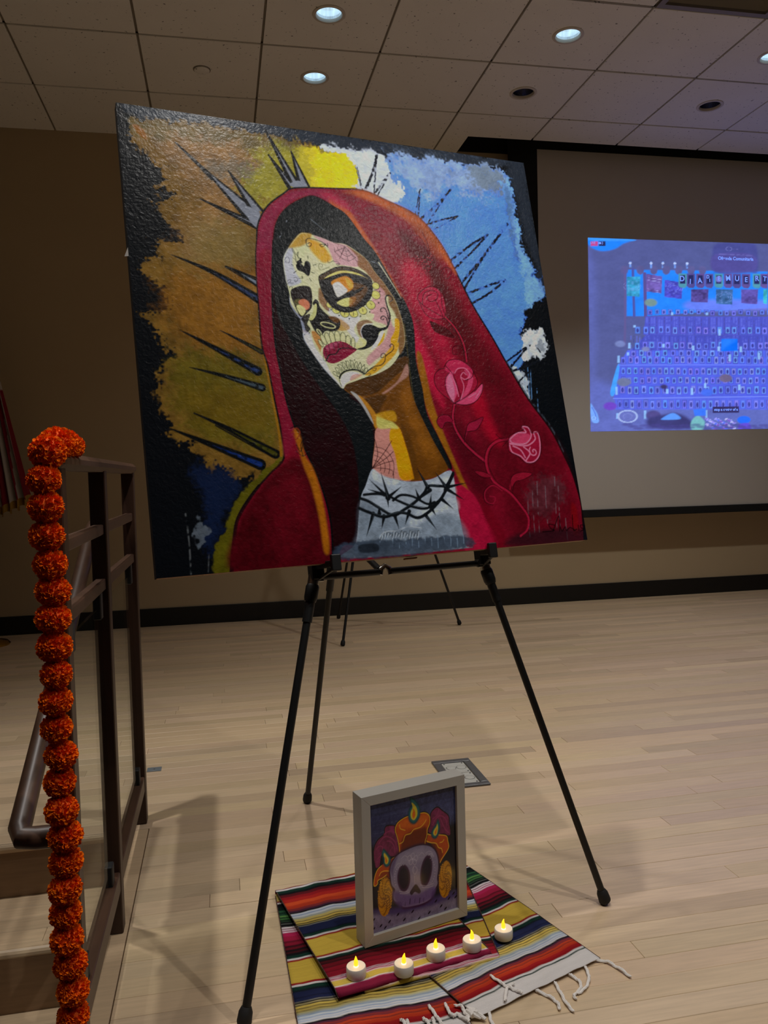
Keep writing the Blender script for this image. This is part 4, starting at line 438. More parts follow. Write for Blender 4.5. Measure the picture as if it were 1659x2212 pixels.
ART_SKULL = [
('f',[-54,-51,1080,-36,1073,254,926,390,458,453,-19,424],(58,64,104),{'soft':45.9,'jit':.5}),('f',[-60,123,377,138,551,409,189,463,-68,356],(40,42,84),{'soft':66.7,'op':.7}),('s',[12,13,363,16],(46,50,92),6.6,{'op':.45,'dry':.4,'soft':3}),('s',[96,17,450,21],(76,84,122),6.7,{'op':.45,'dry':.4,'soft':3}),('s',[179,52,537,56],(46,50,92),6.7,{'op':.45,'dry':.4,'soft':3}),('s',[265,57,626,61],(76,84,122),6.8,{'op':.45,'dry':.4,'soft':3}),('s',[87,48,441,53],(46,50,92),6.7,{'op':.45,'dry':.4,'soft':3}),('s',[171,83,528,88],(76,84,122),6.7,{'op':.45,'dry':.4,'soft':3}),('s',[256,88,616,93],(46,50,92),6.8,{'op':.45,'dry':.4,'soft':3}),('s',[78,79,432,84],(76,84,122),6.7,{'op':.45,'dry':.4,'soft':3}),('s',[163,84,520,89],(46,50,92),6.7,{'op':.45,'dry':.4,'soft':3}),('s',[247,119,607,125],(76,84,122),6.8,{'op':.45,'dry':.4,'soft':3}),
('s',[70,110,423,116],(46,50,92),6.7,{'op':.45,'dry':.4,'soft':3}),('s',[154,115,510,121],(76,84,122),6.7,{'op':.45,'dry':.4,'soft':3}),('s',[238,150,598,157],(46,50,92),6.8,{'op':.45,'dry':.4,'soft':3}),('s',[61,141,414,147],(76,84,122),6.7,{'op':.45,'dry':.4,'soft':3}),('s',[145,146,501,153],(46,50,92),6.7,{'op':.45,'dry':.4,'soft':3}),('s',[229,181,589,188],(76,84,122),6.8,{'op':.45,'dry':.4,'soft':3}),('s',[53,142,406,149],(46,50,92),6.7,{'op':.45,'dry':.4,'soft':3}),('s',[136,177,492,184],(76,84,122),6.7,{'op':.45,'dry':.4,'soft':3}),('s',[220,212,580,220],(46,50,92),6.8,{'op':.45,'dry':.4,'soft':3}),('s',[44,173,397,180],(76,84,122),6.7,{'op':.45,'dry':.4,'soft':3}),('s',[127,208,483,216],(46,50,92),6.7,{'op':.45,'dry':.4,'soft':3}),('s',[211,244,571,252],(76,84,122),6.8,{'op':.45,'dry':.4,'soft':3}),('s',[35,204,387,211],(46,50,92),6.7,{'op':.45,'dry':.4,'soft':3}),
('s',[118,239,474,247],(76,84,122),6.7,{'op':.45,'dry':.4,'soft':3}),('s',[203,245,562,254],(46,50,92),6.8,{'op':.45,'dry':.4,'soft':3}),('s',[26,235,378,243],(76,84,122),6.7,{'op':.45,'dry':.4,'soft':3}),('f',[-66,298,191,404,551,409,1072,316,1060,847,725,848,264,899,-83,766],(14,12,26),{'soft':38.2}),('f',[-85,843,354,894,723,897,1059,878,1055,1067,-92,1032],(112,106,142),{'soft':30.9,'jit':.3}),('f',[-33,812,264,899,629,915,1010,906,1011,856,630,866,265,851],(66,54,112),{'soft':31}),('d',295.2,905.9,18.2,6.8,(16,12,26),{'rot':-32,'soft':3}),('d',365.7,960.6,18.3,6.9,(16,12,26),{'rot':-32,'soft':3.1}),('d',655.7,967,18.8,7.1,(16,12,26),{'rot':-32,'soft':3.1}),('d',102.4,952.2,17.9,6.7,(16,12,26),{'rot':-32,'soft':3}),('d',23.2,958.9,17.8,6.7,(16,12,26),{'rot':-32,'soft':3}),('d',150.1,976.4,18,6.8,(16,12,26),{'rot':-32,'soft':3}),
('d',25.6,889.3,17.8,6.7,(16,12,26),{'rot':-32,'soft':3}),('d',797.7,943.9,19,7.1,(16,12,26),{'rot':-32,'soft':3.2}),('d',849.4,974.7,19.1,7.2,(16,12,26),{'rot':-32,'soft':3.2}),('d',894.2,901.4,19.2,7.2,(16,12,26),{'rot':-32,'soft':3.2}),('d',950.7,872.1,19.3,7.2,(16,12,26),{'rot':-32,'soft':3.2}),('d',737.6,891,18.9,7.1,(16,12,26),{'rot':-32,'soft':3.2}),('d',976,905.5,19.3,7.2,(16,12,26),{'rot':-32,'soft':3.2}),('d',534.2,987.5,18.6,7,(16,12,26),{'rot':-32,'soft':3.1}),('d',200.1,940.1,18.1,6.8,(16,12,26),{'rot':-32,'soft':3}),('d',462.7,917,18.5,6.9,(16,12,26),{'rot':-32,'soft':3.1}),('f',[57,491,41,423,49,342,89,290,161,256,171,216,198,197,277,210,311,246,326,345,314,438,225,440,148,372,119,450,109,496],(112,34,74),{'soft':3.7,'jit':.4}),('s',[57,491,41,423,49,342,89,290,161,256,171,216,198,197,277,210,311,246,326,345,314,438,225,440,148,372,119,450,109,496],(10,9,12),8.9),
('f',[691,349,646,304,685,226,705,180,752,152,790,152,836,184,910,239,918,302,931,354,921,402,831,380],(112,34,74),{'soft':3.9,'jit':.4}),('s',[691,349,646,304,685,226,705,180,752,152,790,152,836,184,910,239,918,302,931,354,921,402,831,380],(10,9,12),9.4),('s',[161,256,231,244,301,280,308,341],(158,54,104),6.7,{'op':.8,'soft':4}),('s',[106,317,160,279,221,290,282,337,298,393],(158,54,104),6.7,{'op':.8,'soft':4}),('s',[70,358,105,340,140,353,129,404,85,432],(158,54,104),6.6,{'op':.8,'soft':4}),('s',[194,315,237,329,272,371,279,420],(158,54,104),6.7,{'op':.8,'soft':4}),('s',[722,232,769,216,798,172],(158,54,104),7,{'op':.8,'soft':4}),('s',[815,248,842,302,870,343,907,375],(158,54,104),7.1,{'op':.8,'soft':4}),('s',[721,281,759,238,816,224,872,258,890,310],(158,54,104),7,{'op':.8,'soft':4}),('f',[223,219,277,216,293,255,257,273],(150,50,104),{'soft':14.9,'op':.5}),
('f',[742,187,789,170,816,211,769,228],(140,46,96),{'soft':15.6,'op':.5}),('d',158.1,732.4,80.6,156.7,(168,112,14),{'soft':6,'rot':6}),('d',175.1,753.9,48.4,94.2,(120,72,8),{'soft':22.4}),('m',158,732,81,157,170),('d',855.1,740.5,77.7,146.7,(168,112,14),{'soft':6.3,'rot':6}),('d',873.7,762.8,46.7,88.2,(120,72,8),{'soft':23.8}),('m',855,740,78,147,170),('s',[334,442,329,381,314,306,289,254,294,219,331,190,412,168,485,168,557,168,613,165,667,186,690,227,679,274,655,318,644,365,633,418,495,417],(10,9,12),19.8),('f',[334,442,329,381,314,306,289,254,294,219,331,190,412,168,485,168,557,168,613,165,667,186,690,227,679,274,655,318,644,365,633,418,495,417],(176,70,16),{'soft':3}),('f',[312,211,412,180,483,216,575,183,667,192,647,244,573,268,428,254,356,242],(206,100,26),{'soft':19.7,'op':.8}),('f',[352,361,390,308,481,288,573,280,646,292,633,418,495,417,350,433],(104,34,8),{'soft':19.8}),
('s',[334,436,325,368,309,306,289,254,296,220,331,190,412,168,485,168,576,165,640,173,684,207,684,262,655,306,649,354,630,387,624,416],(226,176,44),6.1,{'soft':2}),('s',[339,215,347,246,400,268],(226,176,44),6,{'soft':2}),('s',[334,361,371,353,390,320,408,305,462,303,499,279,573,274,619,251,643,228],(226,176,44),6.1,{'soft':2}),('s',[643,402,672,346,737,375,812,376,878,394,896,441,904,492,865,534,797,590,762,509,735,430,680,414],(10,9,12),18.8),('f',[643,402,672,346,737,375,812,376,878,394,896,441,904,492,865,534,797,590,762,509,735,430,680,414],(176,70,16),{'soft':3.1}),('f',[698,424,754,434,791,477,828,509,826,558,788,582],(110,40,8),{'soft':14.1,'op':.8}),('s',[659,343,719,363,793,373,878,397,896,441,904,492,865,534,817,569,797,596],(226,176,44),6.3,{'soft':2}),('s',[643,395,689,416,754,434,781,470,819,489,827,521],(226,176,44),6.2,{'soft':2}),
('s',[801,436,830,435,849,420],(226,176,44),6.3,{'soft':2}),('s',[305,449,242,461,144,484,82,514,46,561,35,624,60,635,83,598,132,589,177,574,211,605,213,551,259,488],(10,9,12),17.8),('f',[305,449,242,461,144,484,82,514,46,561,35,624,60,635,83,598,132,589,177,574,211,605,213,551,259,488],(176,70,16),{'soft':3}),('f',[125,546,212,557,211,605,132,589,88,587],(110,40,8),{'soft':8.9,'op':.7}),('s',[305,449,251,460],(226,176,44),6,{'soft':2}),('s',[126,493,82,514,50,561,35,624,56,635,78,621,83,598,132,589,177,574],(226,176,44),5.9,{'soft':2}),('s',[98,565,116,545,151,539,213,551],(226,176,44),5.9,{'soft':2}),('s',[117,640,118,622],(226,176,44),5.9,{'soft':2}),('s',[470,33,506,51,550,94,567,146,557,192,510,226,465,207,448,162,459,121,487,84,470,33],(20,62,74),25.8,{'soft':8}),('f',[470,33,506,51,550,94,567,146,557,192,510,226,465,207,448,162,459,121,487,84],(34,98,104),{'soft':3.8}),
('f',[481,67,505,80,534,111,545,147,538,181,507,206,477,192,466,160,473,131,492,104],(206,190,50),{'soft':4.6}),('f',[492,113,503,119,516,137,521,158,518,177,503,193,490,185,485,167,488,150,497,134],(216,104,24),{'soft':4.6}),('s',[782,261,795,306,780,358,751,384,718,372,710,340,739,308,767,289,782,261],(20,62,74),26.5,{'soft':8}),('f',[782,261,795,306,780,358,751,384,718,372,710,340,739,308,767,289],(34,98,104),{'soft':3.9}),('f',[773,282,781,314,771,352,752,371,731,362,725,339,744,316,763,302],(206,190,50),{'soft':4.7}),('f',[763,310,767,328,762,351,753,362,744,358,741,345,750,331,759,322],(216,104,24),{'soft':4.7}),('s',[152,379,190,416,220,457,210,497,179,503,158,481,156,439,142,407,152,379],(20,62,74),25.2,{'soft':8}),('f',[152,379,190,416,220,457,210,497,179,503,158,481,156,439,142,407],(34,98,104),{'soft':3.7}),
('f',[160,401,186,427,205,456,198,485,178,490,164,474,163,444,154,421],(206,190,50),{'soft':4.5}),('f',[169,430,180,445,189,461,186,478,176,482,170,473,170,455,166,442],(216,104,24),{'soft':4.5}),('s',[270,707,236,664,224,602,222,541,250,487,314,444,404,425,514,415,605,422,688,449,743,496,770,560,772,634,756,712,760,756,726,792,688,816,677,857,593,877,464,874,355,858,338,818,267,797,251,757,270,707],(44,10,42),33.7,{'soft':10}),('f',[270,707,236,664,224,602,222,541,250,487,314,444,404,425,514,415,605,422,688,449,743,496,770,560,772,634,756,712,760,756,726,792,688,816,677,857,593,877,464,874,355,858,338,818,267,797,251,757],(124,116,148),{'soft':3.8}),('f',[252,715,412,772,540,786,726,774,687,859,464,874,337,854,267,797],(86,64,128),{'soft':20,'op':.85}),('f',[313,474,422,446,586,446,696,491,714,537,547,530,419,543,293,543],(150,144,170),{'soft':30.6,'op':.6}),
('f',[247,594,222,541,250,487,314,444,286,493,257,548],(70,46,100),{'soft':12,'op':.6}),('d',371,636.3,74.3,107.7,(58,26,62),{'rot':-6,'soft':6.8}),('d',371,636.3,59.5,88.3,(22,12,36),{'rot':-6,'soft':15.2}),('d',632.2,629.1,68.3,124.2,(58,26,62),{'rot':14,'soft':7}),('d',632.2,629.1,54.6,101.8,(22,12,36),{'rot':14,'soft':15.5}),('f',[505,711,541,743,563,778,540,792,494,770,457,787,435,765,459,739],(34,14,40),{'soft':5.4}),('r',479.9,481.9,19.8,21.4,(186,178,200),3.8,{'op':.7,'soft':2}),('r',517.4,507.4,19.9,21.4,(186,178,200),3.8,{'op':.7,'soft':2}),('r',502,534.4,19.9,21.4,(186,178,200),3.8,{'op':.7,'soft':2}),('r',455.1,525.5,19.8,21.3,(186,178,200),3.8,{'op':.7,'soft':2}),('r',441.5,493.2,19.8,21.3,(186,178,200),3.8,{'op':.7,'soft':2}),('d',479.2,508.5,7.6,7.6,(186,178,200),{'op':.7}),('s',[631,491,669,480,706,499,696,528],(186,178,200),3.9,{'op':.6,'soft':2}),
('s',[659,514,696,503,723,533],(186,178,200),3.9,{'op':.6,'soft':2}),('s',[349,481,385,464,421,482],(186,178,200),3.8,{'op':.6,'soft':2}),('s',[500,564,472,589,498,631,527,600,500,564],(186,178,200),3.8,{'op':.6,'soft':2}),('s',[494,642,496,704],(186,178,200),3.8,{'op':.6,'soft':2}),('s',[482,567,490,605],(186,178,200),3.8,{'op':.6,'soft':2}),('s',[560,728,634,749,708,746],(186,178,200),3.9,{'op':.6,'soft':2}),('s',[578,750,652,765,708,764],(186,178,200),3.9,{'op':.6,'soft':2}),('s',[314,728,377,747,422,744],(186,178,200),3.8,{'op':.6,'soft':2}),('s',[323,748,385,761,431,758],(186,178,200),3.8,{'op':.6,'soft':2}),('s',[275,539,303,514,339,515],(186,178,200),3.8,{'op':.6,'soft':2}),('s',[548,494,586,477,613,500],(186,178,200),3.9,{'op':.6,'soft':2}),('d',278.2,669.3,4.5,4.5,(186,178,200),{'op':.6}),('d',684.2,540.1,4.7,4.7,(186,178,200),{'op':.5}),
('d',269.9,648.1,4.5,4.5,(186,178,200),{'op':.6}),('d',701.4,556.9,4.7,4.7,(186,178,200),{'op':.5}),('d',266,626.4,4.5,4.5,(186,178,200),{'op':.6}),('d',715.5,576.9,4.7,4.7,(186,178,200),{'op':.5}),('d',266.6,605.1,4.5,4.5,(186,178,200),{'op':.6}),('d',726.1,599.2,4.7,4.7,(186,178,200),{'op':.5}),('d',271.8,585.2,4.5,4.5,(186,178,200),{'op':.6}),('d',732.5,622.8,4.7,4.7,(186,178,200),{'op':.5}),('d',281.3,567.5,4.5,4.5,(186,178,200),{'op':.6}),('d',734.5,646.8,4.7,4.7,(186,178,200),{'op':.5}),('d',294.8,552.8,4.5,4.5,(186,178,200),{'op':.6}),('d',732,670,4.7,4.7,(186,178,200),{'op':.5}),('d',311.5,541.7,4.5,4.5,(186,178,200),{'op':.6}),('d',725.2,691.3,4.7,4.7,(186,178,200),{'op':.5}),('d',330.9,534.7,4.5,4.5,(186,178,200),{'op':.6}),('d',714.2,710,4.7,4.7,(186,178,200),{'op':.5}),('d',352.1,532.1,4.5,4.5,(186,178,200),{'op':.6}),('d',699.7,725.1,4.7,4.7,(186,178,200),{'op':.5}),
('d',374.1,534,4.5,4.5,(186,178,200),{'op':.6}),('d',682.2,735.9,4.7,4.7,(186,178,200),{'op':.5}),('s',[438,814,432,849],(34,16,52),9.2,{'soft':4}),('s',[550,831,543,866],(34,16,52),9.3,{'soft':4}),('s',[383,827,379,853],(50,30,76),4.6,{'soft':4}),('s',[493,825,488,851],(50,30,76),4.6,{'soft':4}),('s',[594,840,590,866],(50,30,76),4.7,{'soft':4}),
]
ART_SHOW = [
('f',[-24,-26,606,-57,606,734,3,731],(84,92,152),{'soft':9.7,'jit':.1}),('f',[3,754,149,780,606,858,606,1045,-8,1029],(96,108,190),{'soft':34.4}),('f',[-4,59,20,203,24,495,18,731,-1,731],(100,112,196),{'soft':18.9,'op':.5}),('f',[-3,-4,139,0,112,25,82,55,39,66,4,41],(34,132,255),{'soft':5.6}),('f',[-3,-4,139,-1,133,10,-3,13],(60,150,255),{'soft':2.8}),('f',[8,18,31,17,31,41,8,42],(190,70,140),{'soft':1.4,'smooth':0}),('f',[34,17,55,16,55,40,34,41],(36,40,84),{'soft':1.4,'smooth':0}),('f',[121,158,590,148,590,342,178,398,119,399],(40,134,255),{'soft':3.9,'smooth':0}),('f',[338,311,590,306,590,354,338,365],(120,130,250),{'soft':14.8,'op':.7}),('f',[105,142,123,141,125,170,114,183,103,171],(92,92,150),{'soft':2.8}),('f',[156,140,174,139,176,168,165,182,154,169],(92,92,150),{'soft':2.9}),('f',[200,138,218,137,220,167,209,180,198,168],(92,92,150),{'soft':2.9}),
('f',[240,137,259,136,261,165,249,179,238,166],(92,92,150),{'soft':2.9}),('f',[281,135,300,134,301,164,290,177,279,165],(92,92,150),{'soft':2.9}),('f',[322,134,341,133,342,163,331,176,320,163],(92,92,150),{'soft':2.9}),('f',[360,132,378,132,380,161,369,175,358,162],(92,92,150),{'soft':2.9}),('s',[116,147,115,399,112,553],(96,90,150),7.6),('s',[141,152,144,399],(76,86,170),8.6),('s',[179,174,180,315,181,398],(90,80,150),10.5),('s',[133,118,133,146],(110,150,235),6.6,{'dry':.25}),('d',133.1,124.2,4.7,5.7,(180,200,250)),('s',[200,116,200,144],(110,150,235),6.7,{'dry':.25}),('d',200.4,121.6,4.8,5.7,(180,200,250)),('s',[239,114,238,143],(110,150,235),6.7,{'dry':.25}),('d',238.6,120.2,4.8,5.7,(180,200,250)),('s',[278,113,278,141],(110,150,235),6.7,{'dry':.25}),('d',277.9,118.7,4.8,5.8,(180,200,250)),('s',[318,111,318,140],(110,150,235),6.8,{'dry':.25}),('d',318.4,117.2,4.8,5.8,(180,200,250)),
('f',[185,177,236,189,233,277,184,269],(110,92,176),{'soft':1.4,'smooth':0,'jit':.5}),('f',[244,206,303,218,299,304,243,296],(84,84,214),{'soft':1.4,'smooth':0,'jit':.5}),('f',[331,252,389,250,386,321,330,318],(96,84,170),{'soft':1.5,'smooth':0,'jit':.5}),('f',[414,250,471,248,468,330,414,326],(66,110,170),{'soft':1.5,'smooth':0,'jit':.5}),('f',[499,247,557,246,554,325,499,321],(92,82,170),{'soft':1.5,'smooth':0,'jit':.5}),('f',[122,194,165,192,162,298,121,294],(60,160,210),{'soft':1.4,'smooth':0,'jit':.5}),('f',[575,245,590,245,587,324,575,319],(60,170,190),{'soft':1.5,'smooth':0,'jit':.5}),('r',274.8,247.7,13.5,13.5,(130,150,230),1.9,{'op':.6,'dry':.3}),('r',274.8,247.7,21.2,21.2,(130,150,230),1.9,{'op':.6,'dry':.3}),('r',274.8,247.7,28,28,(130,150,230),1.9,{'op':.6,'dry':.3}),('r',442.1,291,13.7,13.7,(130,150,230),2,{'op':.6,'dry':.3}),
('r',442.1,291,21.6,21.6,(130,150,230),2,{'op':.6,'dry':.3}),('r',442.1,291,28.5,28.5,(130,150,230),2,{'op':.6,'dry':.3}),('r',138.6,242.8,13.3,13.3,(130,150,230),1.9,{'op':.6,'dry':.3}),('r',138.6,242.8,20.9,20.9,(130,150,230),1.9,{'op':.6,'dry':.3}),('r',138.6,242.8,27.6,27.6,(130,150,230),1.9,{'op':.6,'dry':.3}),('s',[190,197,231,206],(160,160,230),2.9,{'dry':.4}),('s',[190,209,231,218],(160,160,230),2.9,{'dry':.4}),('s',[190,256,230,266],(160,160,230),2.9,{'dry':.4}),('s',[190,265,230,275],(160,160,230),2.9,{'dry':.4}),('f',[403,53,415,11,464,0,521,-2,552,17,556,149,521,156,410,160],(70,74,150),{'soft':6.9,'op':.8}),('f',[411,65,540,60,540,150,410,154],(88,80,160),{'soft':4.9,'op':.6}),('r',458.1,33.3,9.8,10.7,(120,124,200),2.9,{'op':.6}),('s',[471,34,510,32],(120,124,200),2.4,{'dry':.3,'op':.7}),('s',[426,64,536,65],(116,116,196),3.9,{'dry':.35}),
('f',[181,398,606,390,606,491,173,496],(80,88,204),{'smooth':0,'soft':2}),('f',[181,496,606,491,606,586,125,588],(74,82,196),{'smooth':0,'soft':2}),('f',[121,577,606,574,606,660,91,660],(84,104,236),{'smooth':0,'soft':3}),('f',[87,660,606,654,606,840,75,833],(82,98,230),{'smooth':0,'soft':2.5}),('f',[78,833,606,834,606,896,81,887],(88,104,232),{'smooth':0,'soft':3}),('f',[87,660,95,666,79,803,64,797],(70,160,255),{'soft':1.9}),('s',[185,404,185,493],(100,112,226),3.4,{'op':.8,'dry':.3}),('s',[193,404,192,493],(70,70,150),3.4,{'op':.8,'dry':.3}),('s',[201,404,200,493],(100,112,226),3.4,{'op':.8,'dry':.3}),('s',[209,403,209,493],(100,112,226),3.4,{'op':.8,'dry':.3}),('s',[217,403,217,493],(70,70,150),3.4,{'op':.8,'dry':.3}),('s',[226,403,224,492],(100,112,226),3.4,{'op':.8,'dry':.3}),('s',[234,403,232,492],(100,112,226),3.4,{'op':.8,'dry':.3}),
('s',[242,403,241,492],(70,70,150),3.4,{'op':.8,'dry':.3}),('s',[250,403,249,492],(100,112,226),3.4,{'op':.8,'dry':.3}),('s',[258,403,257,492],(100,112,226),3.4,{'op':.8,'dry':.3}),('s',[266,402,265,492],(70,70,150),3.4,{'op':.8,'dry':.3}),('s',[275,402,274,492],(100,112,226),3.4,{'op':.8,'dry':.3}),('s',[283,402,281,492],(100,112,226),3.4,{'op':.8,'dry':.3}),('s',[291,402,291,492],(70,70,150),3.4,{'op':.8,'dry':.3}),('s',[299,402,298,492],(100,112,226),3.4,{'op':.8,'dry':.3}),('s',[308,402,307,492],(100,112,226),3.4,{'op':.8,'dry':.3}),('s',[316,402,315,491],(70,70,150),3.4,{'op':.8,'dry':.3}),('s',[324,401,324,491],(100,112,226),3.4,{'op':.8,'dry':.3}),('s',[332,401,332,491],(100,112,226),3.4,{'op':.8,'dry':.3}),('s',[341,401,341,491],(70,70,150),3.4,{'op':.8,'dry':.3}),('s',[349,401,349,491],(100,112,226),3.4,{'op':.8,'dry':.3}),
('s',[357,401,356,491],(100,112,226),3.4,{'op':.8,'dry':.3}),('s',[365,401,364,491],(70,70,150),3.4,{'op':.8,'dry':.3}),('s',[374,401,374,491],(100,112,226),3.4,{'op':.8,'dry':.3}),('s',[382,400,381,491],(100,112,226),3.4,{'op':.8,'dry':.3}),('s',[390,400,390,491],(70,70,150),3.4,{'op':.8,'dry':.3}),('s',[399,400,399,491],(100,112,226),3.4,{'op':.8,'dry':.3}),('s',[407,400,406,490],(100,112,226),3.4,{'op':.8,'dry':.3}),('s',[416,400,415,490],(70,70,150),3.4,{'op':.8,'dry':.3}),('s',[424,400,422,490],(100,112,226),3.4,{'op':.8,'dry':.3}),('s',[432,400,431,490],(100,112,226),3.5,{'op':.8,'dry':.3}),('s',[441,399,441,490],(70,70,150),3.5,{'op':.8,'dry':.3}),('s',[449,399,448,490],(100,112,226),3.5,{'op':.8,'dry':.3}),('s',[458,399,457,490],(100,112,226),3.5,{'op':.8,'dry':.3}),('s',[466,399,466,490],(70,70,150),3.5,{'op':.8,'dry':.3}),
('s',[474,399,473,490],(100,112,226),3.5,{'op':.8,'dry':.3}),('s',[483,399,483,490],(100,112,226),3.5,{'op':.8,'dry':.3}),('s',[491,399,490,490],(70,70,150),3.5,{'op':.8,'dry':.3}),('s',[500,398,499,489],(100,112,226),3.5,{'op':.8,'dry':.3}),('s',[508,398,507,489],(100,112,226),3.5,{'op':.8,'dry':.3}),('s',[517,398,515,489],(70,70,150),3.5,{'op':.8,'dry':.3}),('s',[525,398,526,489],(100,112,226),3.5,{'op':.8,'dry':.3}),('s',[534,398,534,489],(100,112,226),3.5,{'op':.8,'dry':.3}),('s',[542,398,543,489],(70,70,150),3.5,{'op':.8,'dry':.3}),('s',[551,397,551,489],(100,112,226),3.5,{'op':.8,'dry':.3}),('s',[559,397,559,489],(100,112,226),3.5,{'op':.8,'dry':.3}),('s',[568,397,567,489],(70,70,150),3.5,{'op':.8,'dry':.3}),('s',[576,397,576,489],(100,112,226),3.5,{'op':.8,'dry':.3}),('s',[585,397,584,488],(100,112,226),3.5,{'op':.8,'dry':.3}),
('s',[133,502,132,577],(96,108,220),3.8,{'op':.7,'dry':.3}),('s',[142,502,142,576],(66,70,150),3.8,{'op':.7,'dry':.3}),('s',[152,502,151,576],(96,108,220),3.8,{'op':.7,'dry':.3}),('s',[161,502,161,576],(96,108,220),3.9,{'op':.7,'dry':.3}),('s',[171,502,170,576],(66,70,150),3.9,{'op':.7,'dry':.3}),('s',[180,502,180,576],(96,108,220),3.9,{'op':.7,'dry':.3}),('s',[190,502,189,576],(96,108,220),3.9,{'op':.7,'dry':.3}),('s',[200,502,199,576],(66,70,150),3.9,{'op':.7,'dry':.3}),('s',[209,502,209,576],(96,108,220),3.9,{'op':.7,'dry':.3}),('s',[219,501,218,576],(96,108,220),3.9,{'op':.7,'dry':.3}),('s',[229,501,228,576],(66,70,150),3.9,{'op':.7,'dry':.3}),('s',[238,501,238,576],(96,108,220),3.9,{'op':.7,'dry':.3}),('s',[248,501,247,576],(96,108,220),3.9,{'op':.7,'dry':.3}),('s',[258,501,257,576],(66,70,150),3.9,{'op':.7,'dry':.3}),('s',[267,501,267,576],(96,108,220),3.9,{'op':.7,'dry':.3}),
('s',[277,501,277,576],(96,108,220),3.9,{'op':.7,'dry':.3}),('s',[287,501,286,576],(66,70,150),3.9,{'op':.7,'dry':.3}),('s',[296,501,296,576],(96,108,220),3.9,{'op':.7,'dry':.3}),('s',[306,501,306,576],(96,108,220),3.9,{'op':.7,'dry':.3}),('s',[316,500,316,576],(66,70,150),3.9,{'op':.7,'dry':.3}),('s',[326,500,325,576],(96,108,220),3.9,{'op':.7,'dry':.3}),('s',[336,500,335,575],(96,108,220),3.9,{'op':.7,'dry':.3}),('s',[345,500,345,575],(66,70,150),3.9,{'op':.7,'dry':.3}),('s',[355,500,355,575],(96,108,220),3.9,{'op':.7,'dry':.3}),('s',[365,500,365,575],(96,108,220),3.9,{'op':.7,'dry':.3}),('s',[375,500,375,575],(66,70,150),3.9,{'op':.7,'dry':.3}),('s',[385,500,384,575],(96,108,220),3.9,{'op':.7,'dry':.3}),('s',[395,500,394,575],(96,108,220),3.9,{'op':.7,'dry':.3}),('s',[405,500,404,575],(66,70,150),3.9,{'op':.7,'dry':.3}),('s',[414,499,414,575],(96,108,220),3.9,{'op':.7,'dry':.3}),
('s',[424,499,424,575],(96,108,220),4,{'op':.7,'dry':.3}),('s',[434,499,434,575],(66,70,150),4,{'op':.7,'dry':.3}),('s',[444,499,444,575],(96,108,220),4,{'op':.7,'dry':.3}),('s',[454,499,454,575],(96,108,220),4,{'op':.7,'dry':.3}),('s',[464,499,464,575],(66,70,150),4,{'op':.7,'dry':.3}),('s',[474,499,474,575],(96,108,220),4,{'op':.7,'dry':.3}),('s',[484,499,484,575],(96,108,220),4,{'op':.7,'dry':.3}),('s',[494,499,494,575],(66,70,150),4,{'op':.7,'dry':.3}),('s',[504,498,504,575],(96,108,220),4,{'op':.7,'dry':.3}),('s',[514,498,514,575],(96,108,220),4,{'op':.7,'dry':.3}),('s',[524,498,524,575],(66,70,150),4,{'op':.7,'dry':.3}),('s',[534,498,534,574],(96,108,220),4,{'op':.7,'dry':.3}),('s',[544,498,544,574],(96,108,220),4,{'op':.7,'dry':.3}),('s',[555,498,554,574],(66,70,150),4,{'op':.7,'dry':.3}),('s',[565,498,565,574],(96,108,220),4,{'op':.7,'dry':.3}),
('s',[575,498,575,574],(96,108,220),4,{'op':.7,'dry':.3}),('s',[585,498,585,574],(66,70,150),4,{'op':.7,'dry':.3}),('t',188,364,14.5,25.8,92),('t',211,360,14.6,25.8,149),('t',233,361,14.7,25.9,67),('t',254,360,14.7,25.9,155),('t',279,360,14.8,25.9,33),('t',304,361,14.8,26,73),('t',324,358,14.9,26,83),('t',348,358,15,26.1,21),('t',373,358,15,26.1,186),('t',394,363,15.1,26.2,93),('t',421,361,15.2,26.2,76),('t',442,362,15.2,26.2,20),('t',466,362,15.3,26.3,143),('t',489,354,15.3,26.3,4),('t',515,359,15.4,26.4,54),('t',539,361,15.5,26.4,178),('t',563,354,15.5,26.5,157),('t',587,355,15.6,26.5,166),('t',146,453,16.6,36.5,149),('t',173,453,16.7,36.6,197),('t',194,451,16.7,36.7,169),('t',222,448,16.8,36.7,190),('t',244,449,16.9,36.8,12),('t',268,453,17,36.9,162),('t',295,450,17,36.9,93),('t',318,448,17.1,37,5),('t',346,447,17.2,37.1,182),('t',370,452,17.3,37.1,182),('t',396,449,17.4,37.2,87),
('t',417,448,17.4,37.2,76),('t',444,449,17.5,37.3,120),('t',466,448,17.6,37.4,85),('t',497,449,17.7,37.5,51),('t',519,448,17.8,37.5,121),('t',547,446,17.8,37.6,199),('t',570,449,17.9,37.6,143),('t',144,537,17.4,34.4,82),('t',169,530,17.4,34.4,133),('t',191,530,17.5,34.5,117),('t',218,530,17.6,34.5,45),('t',243,532,17.7,34.6,142),('t',270,534,17.8,34.7,42),('t',291,530,17.8,34.7,95),('t',317,533,17.9,34.8,146),('t',346,534,18,34.9,13),('t',370,535,18.1,34.9,1),('t',394,528,18.2,35,153),('t',420,528,18.2,35,82),('t',446,534,18.3,35.1,10),('t',473,533,18.4,35.2,27),('t',503,532,18.5,35.2,100),('t',528,529,18.6,35.3,54),('t',555,531,18.7,35.4,143),('t',577,528,18.8,35.4,176),('t',99,611,15.7,39.2,46),('t',123,606,15.8,39.3,176),('t',143,608,15.9,39.3,144),('t',166,605,15.9,39.4,40),('t',186,608,16,39.5,156),('t',206,607,16.1,39.5,135),('t',228,605,16.1,39.6,78),('t',250,610,16.2,39.6,77),
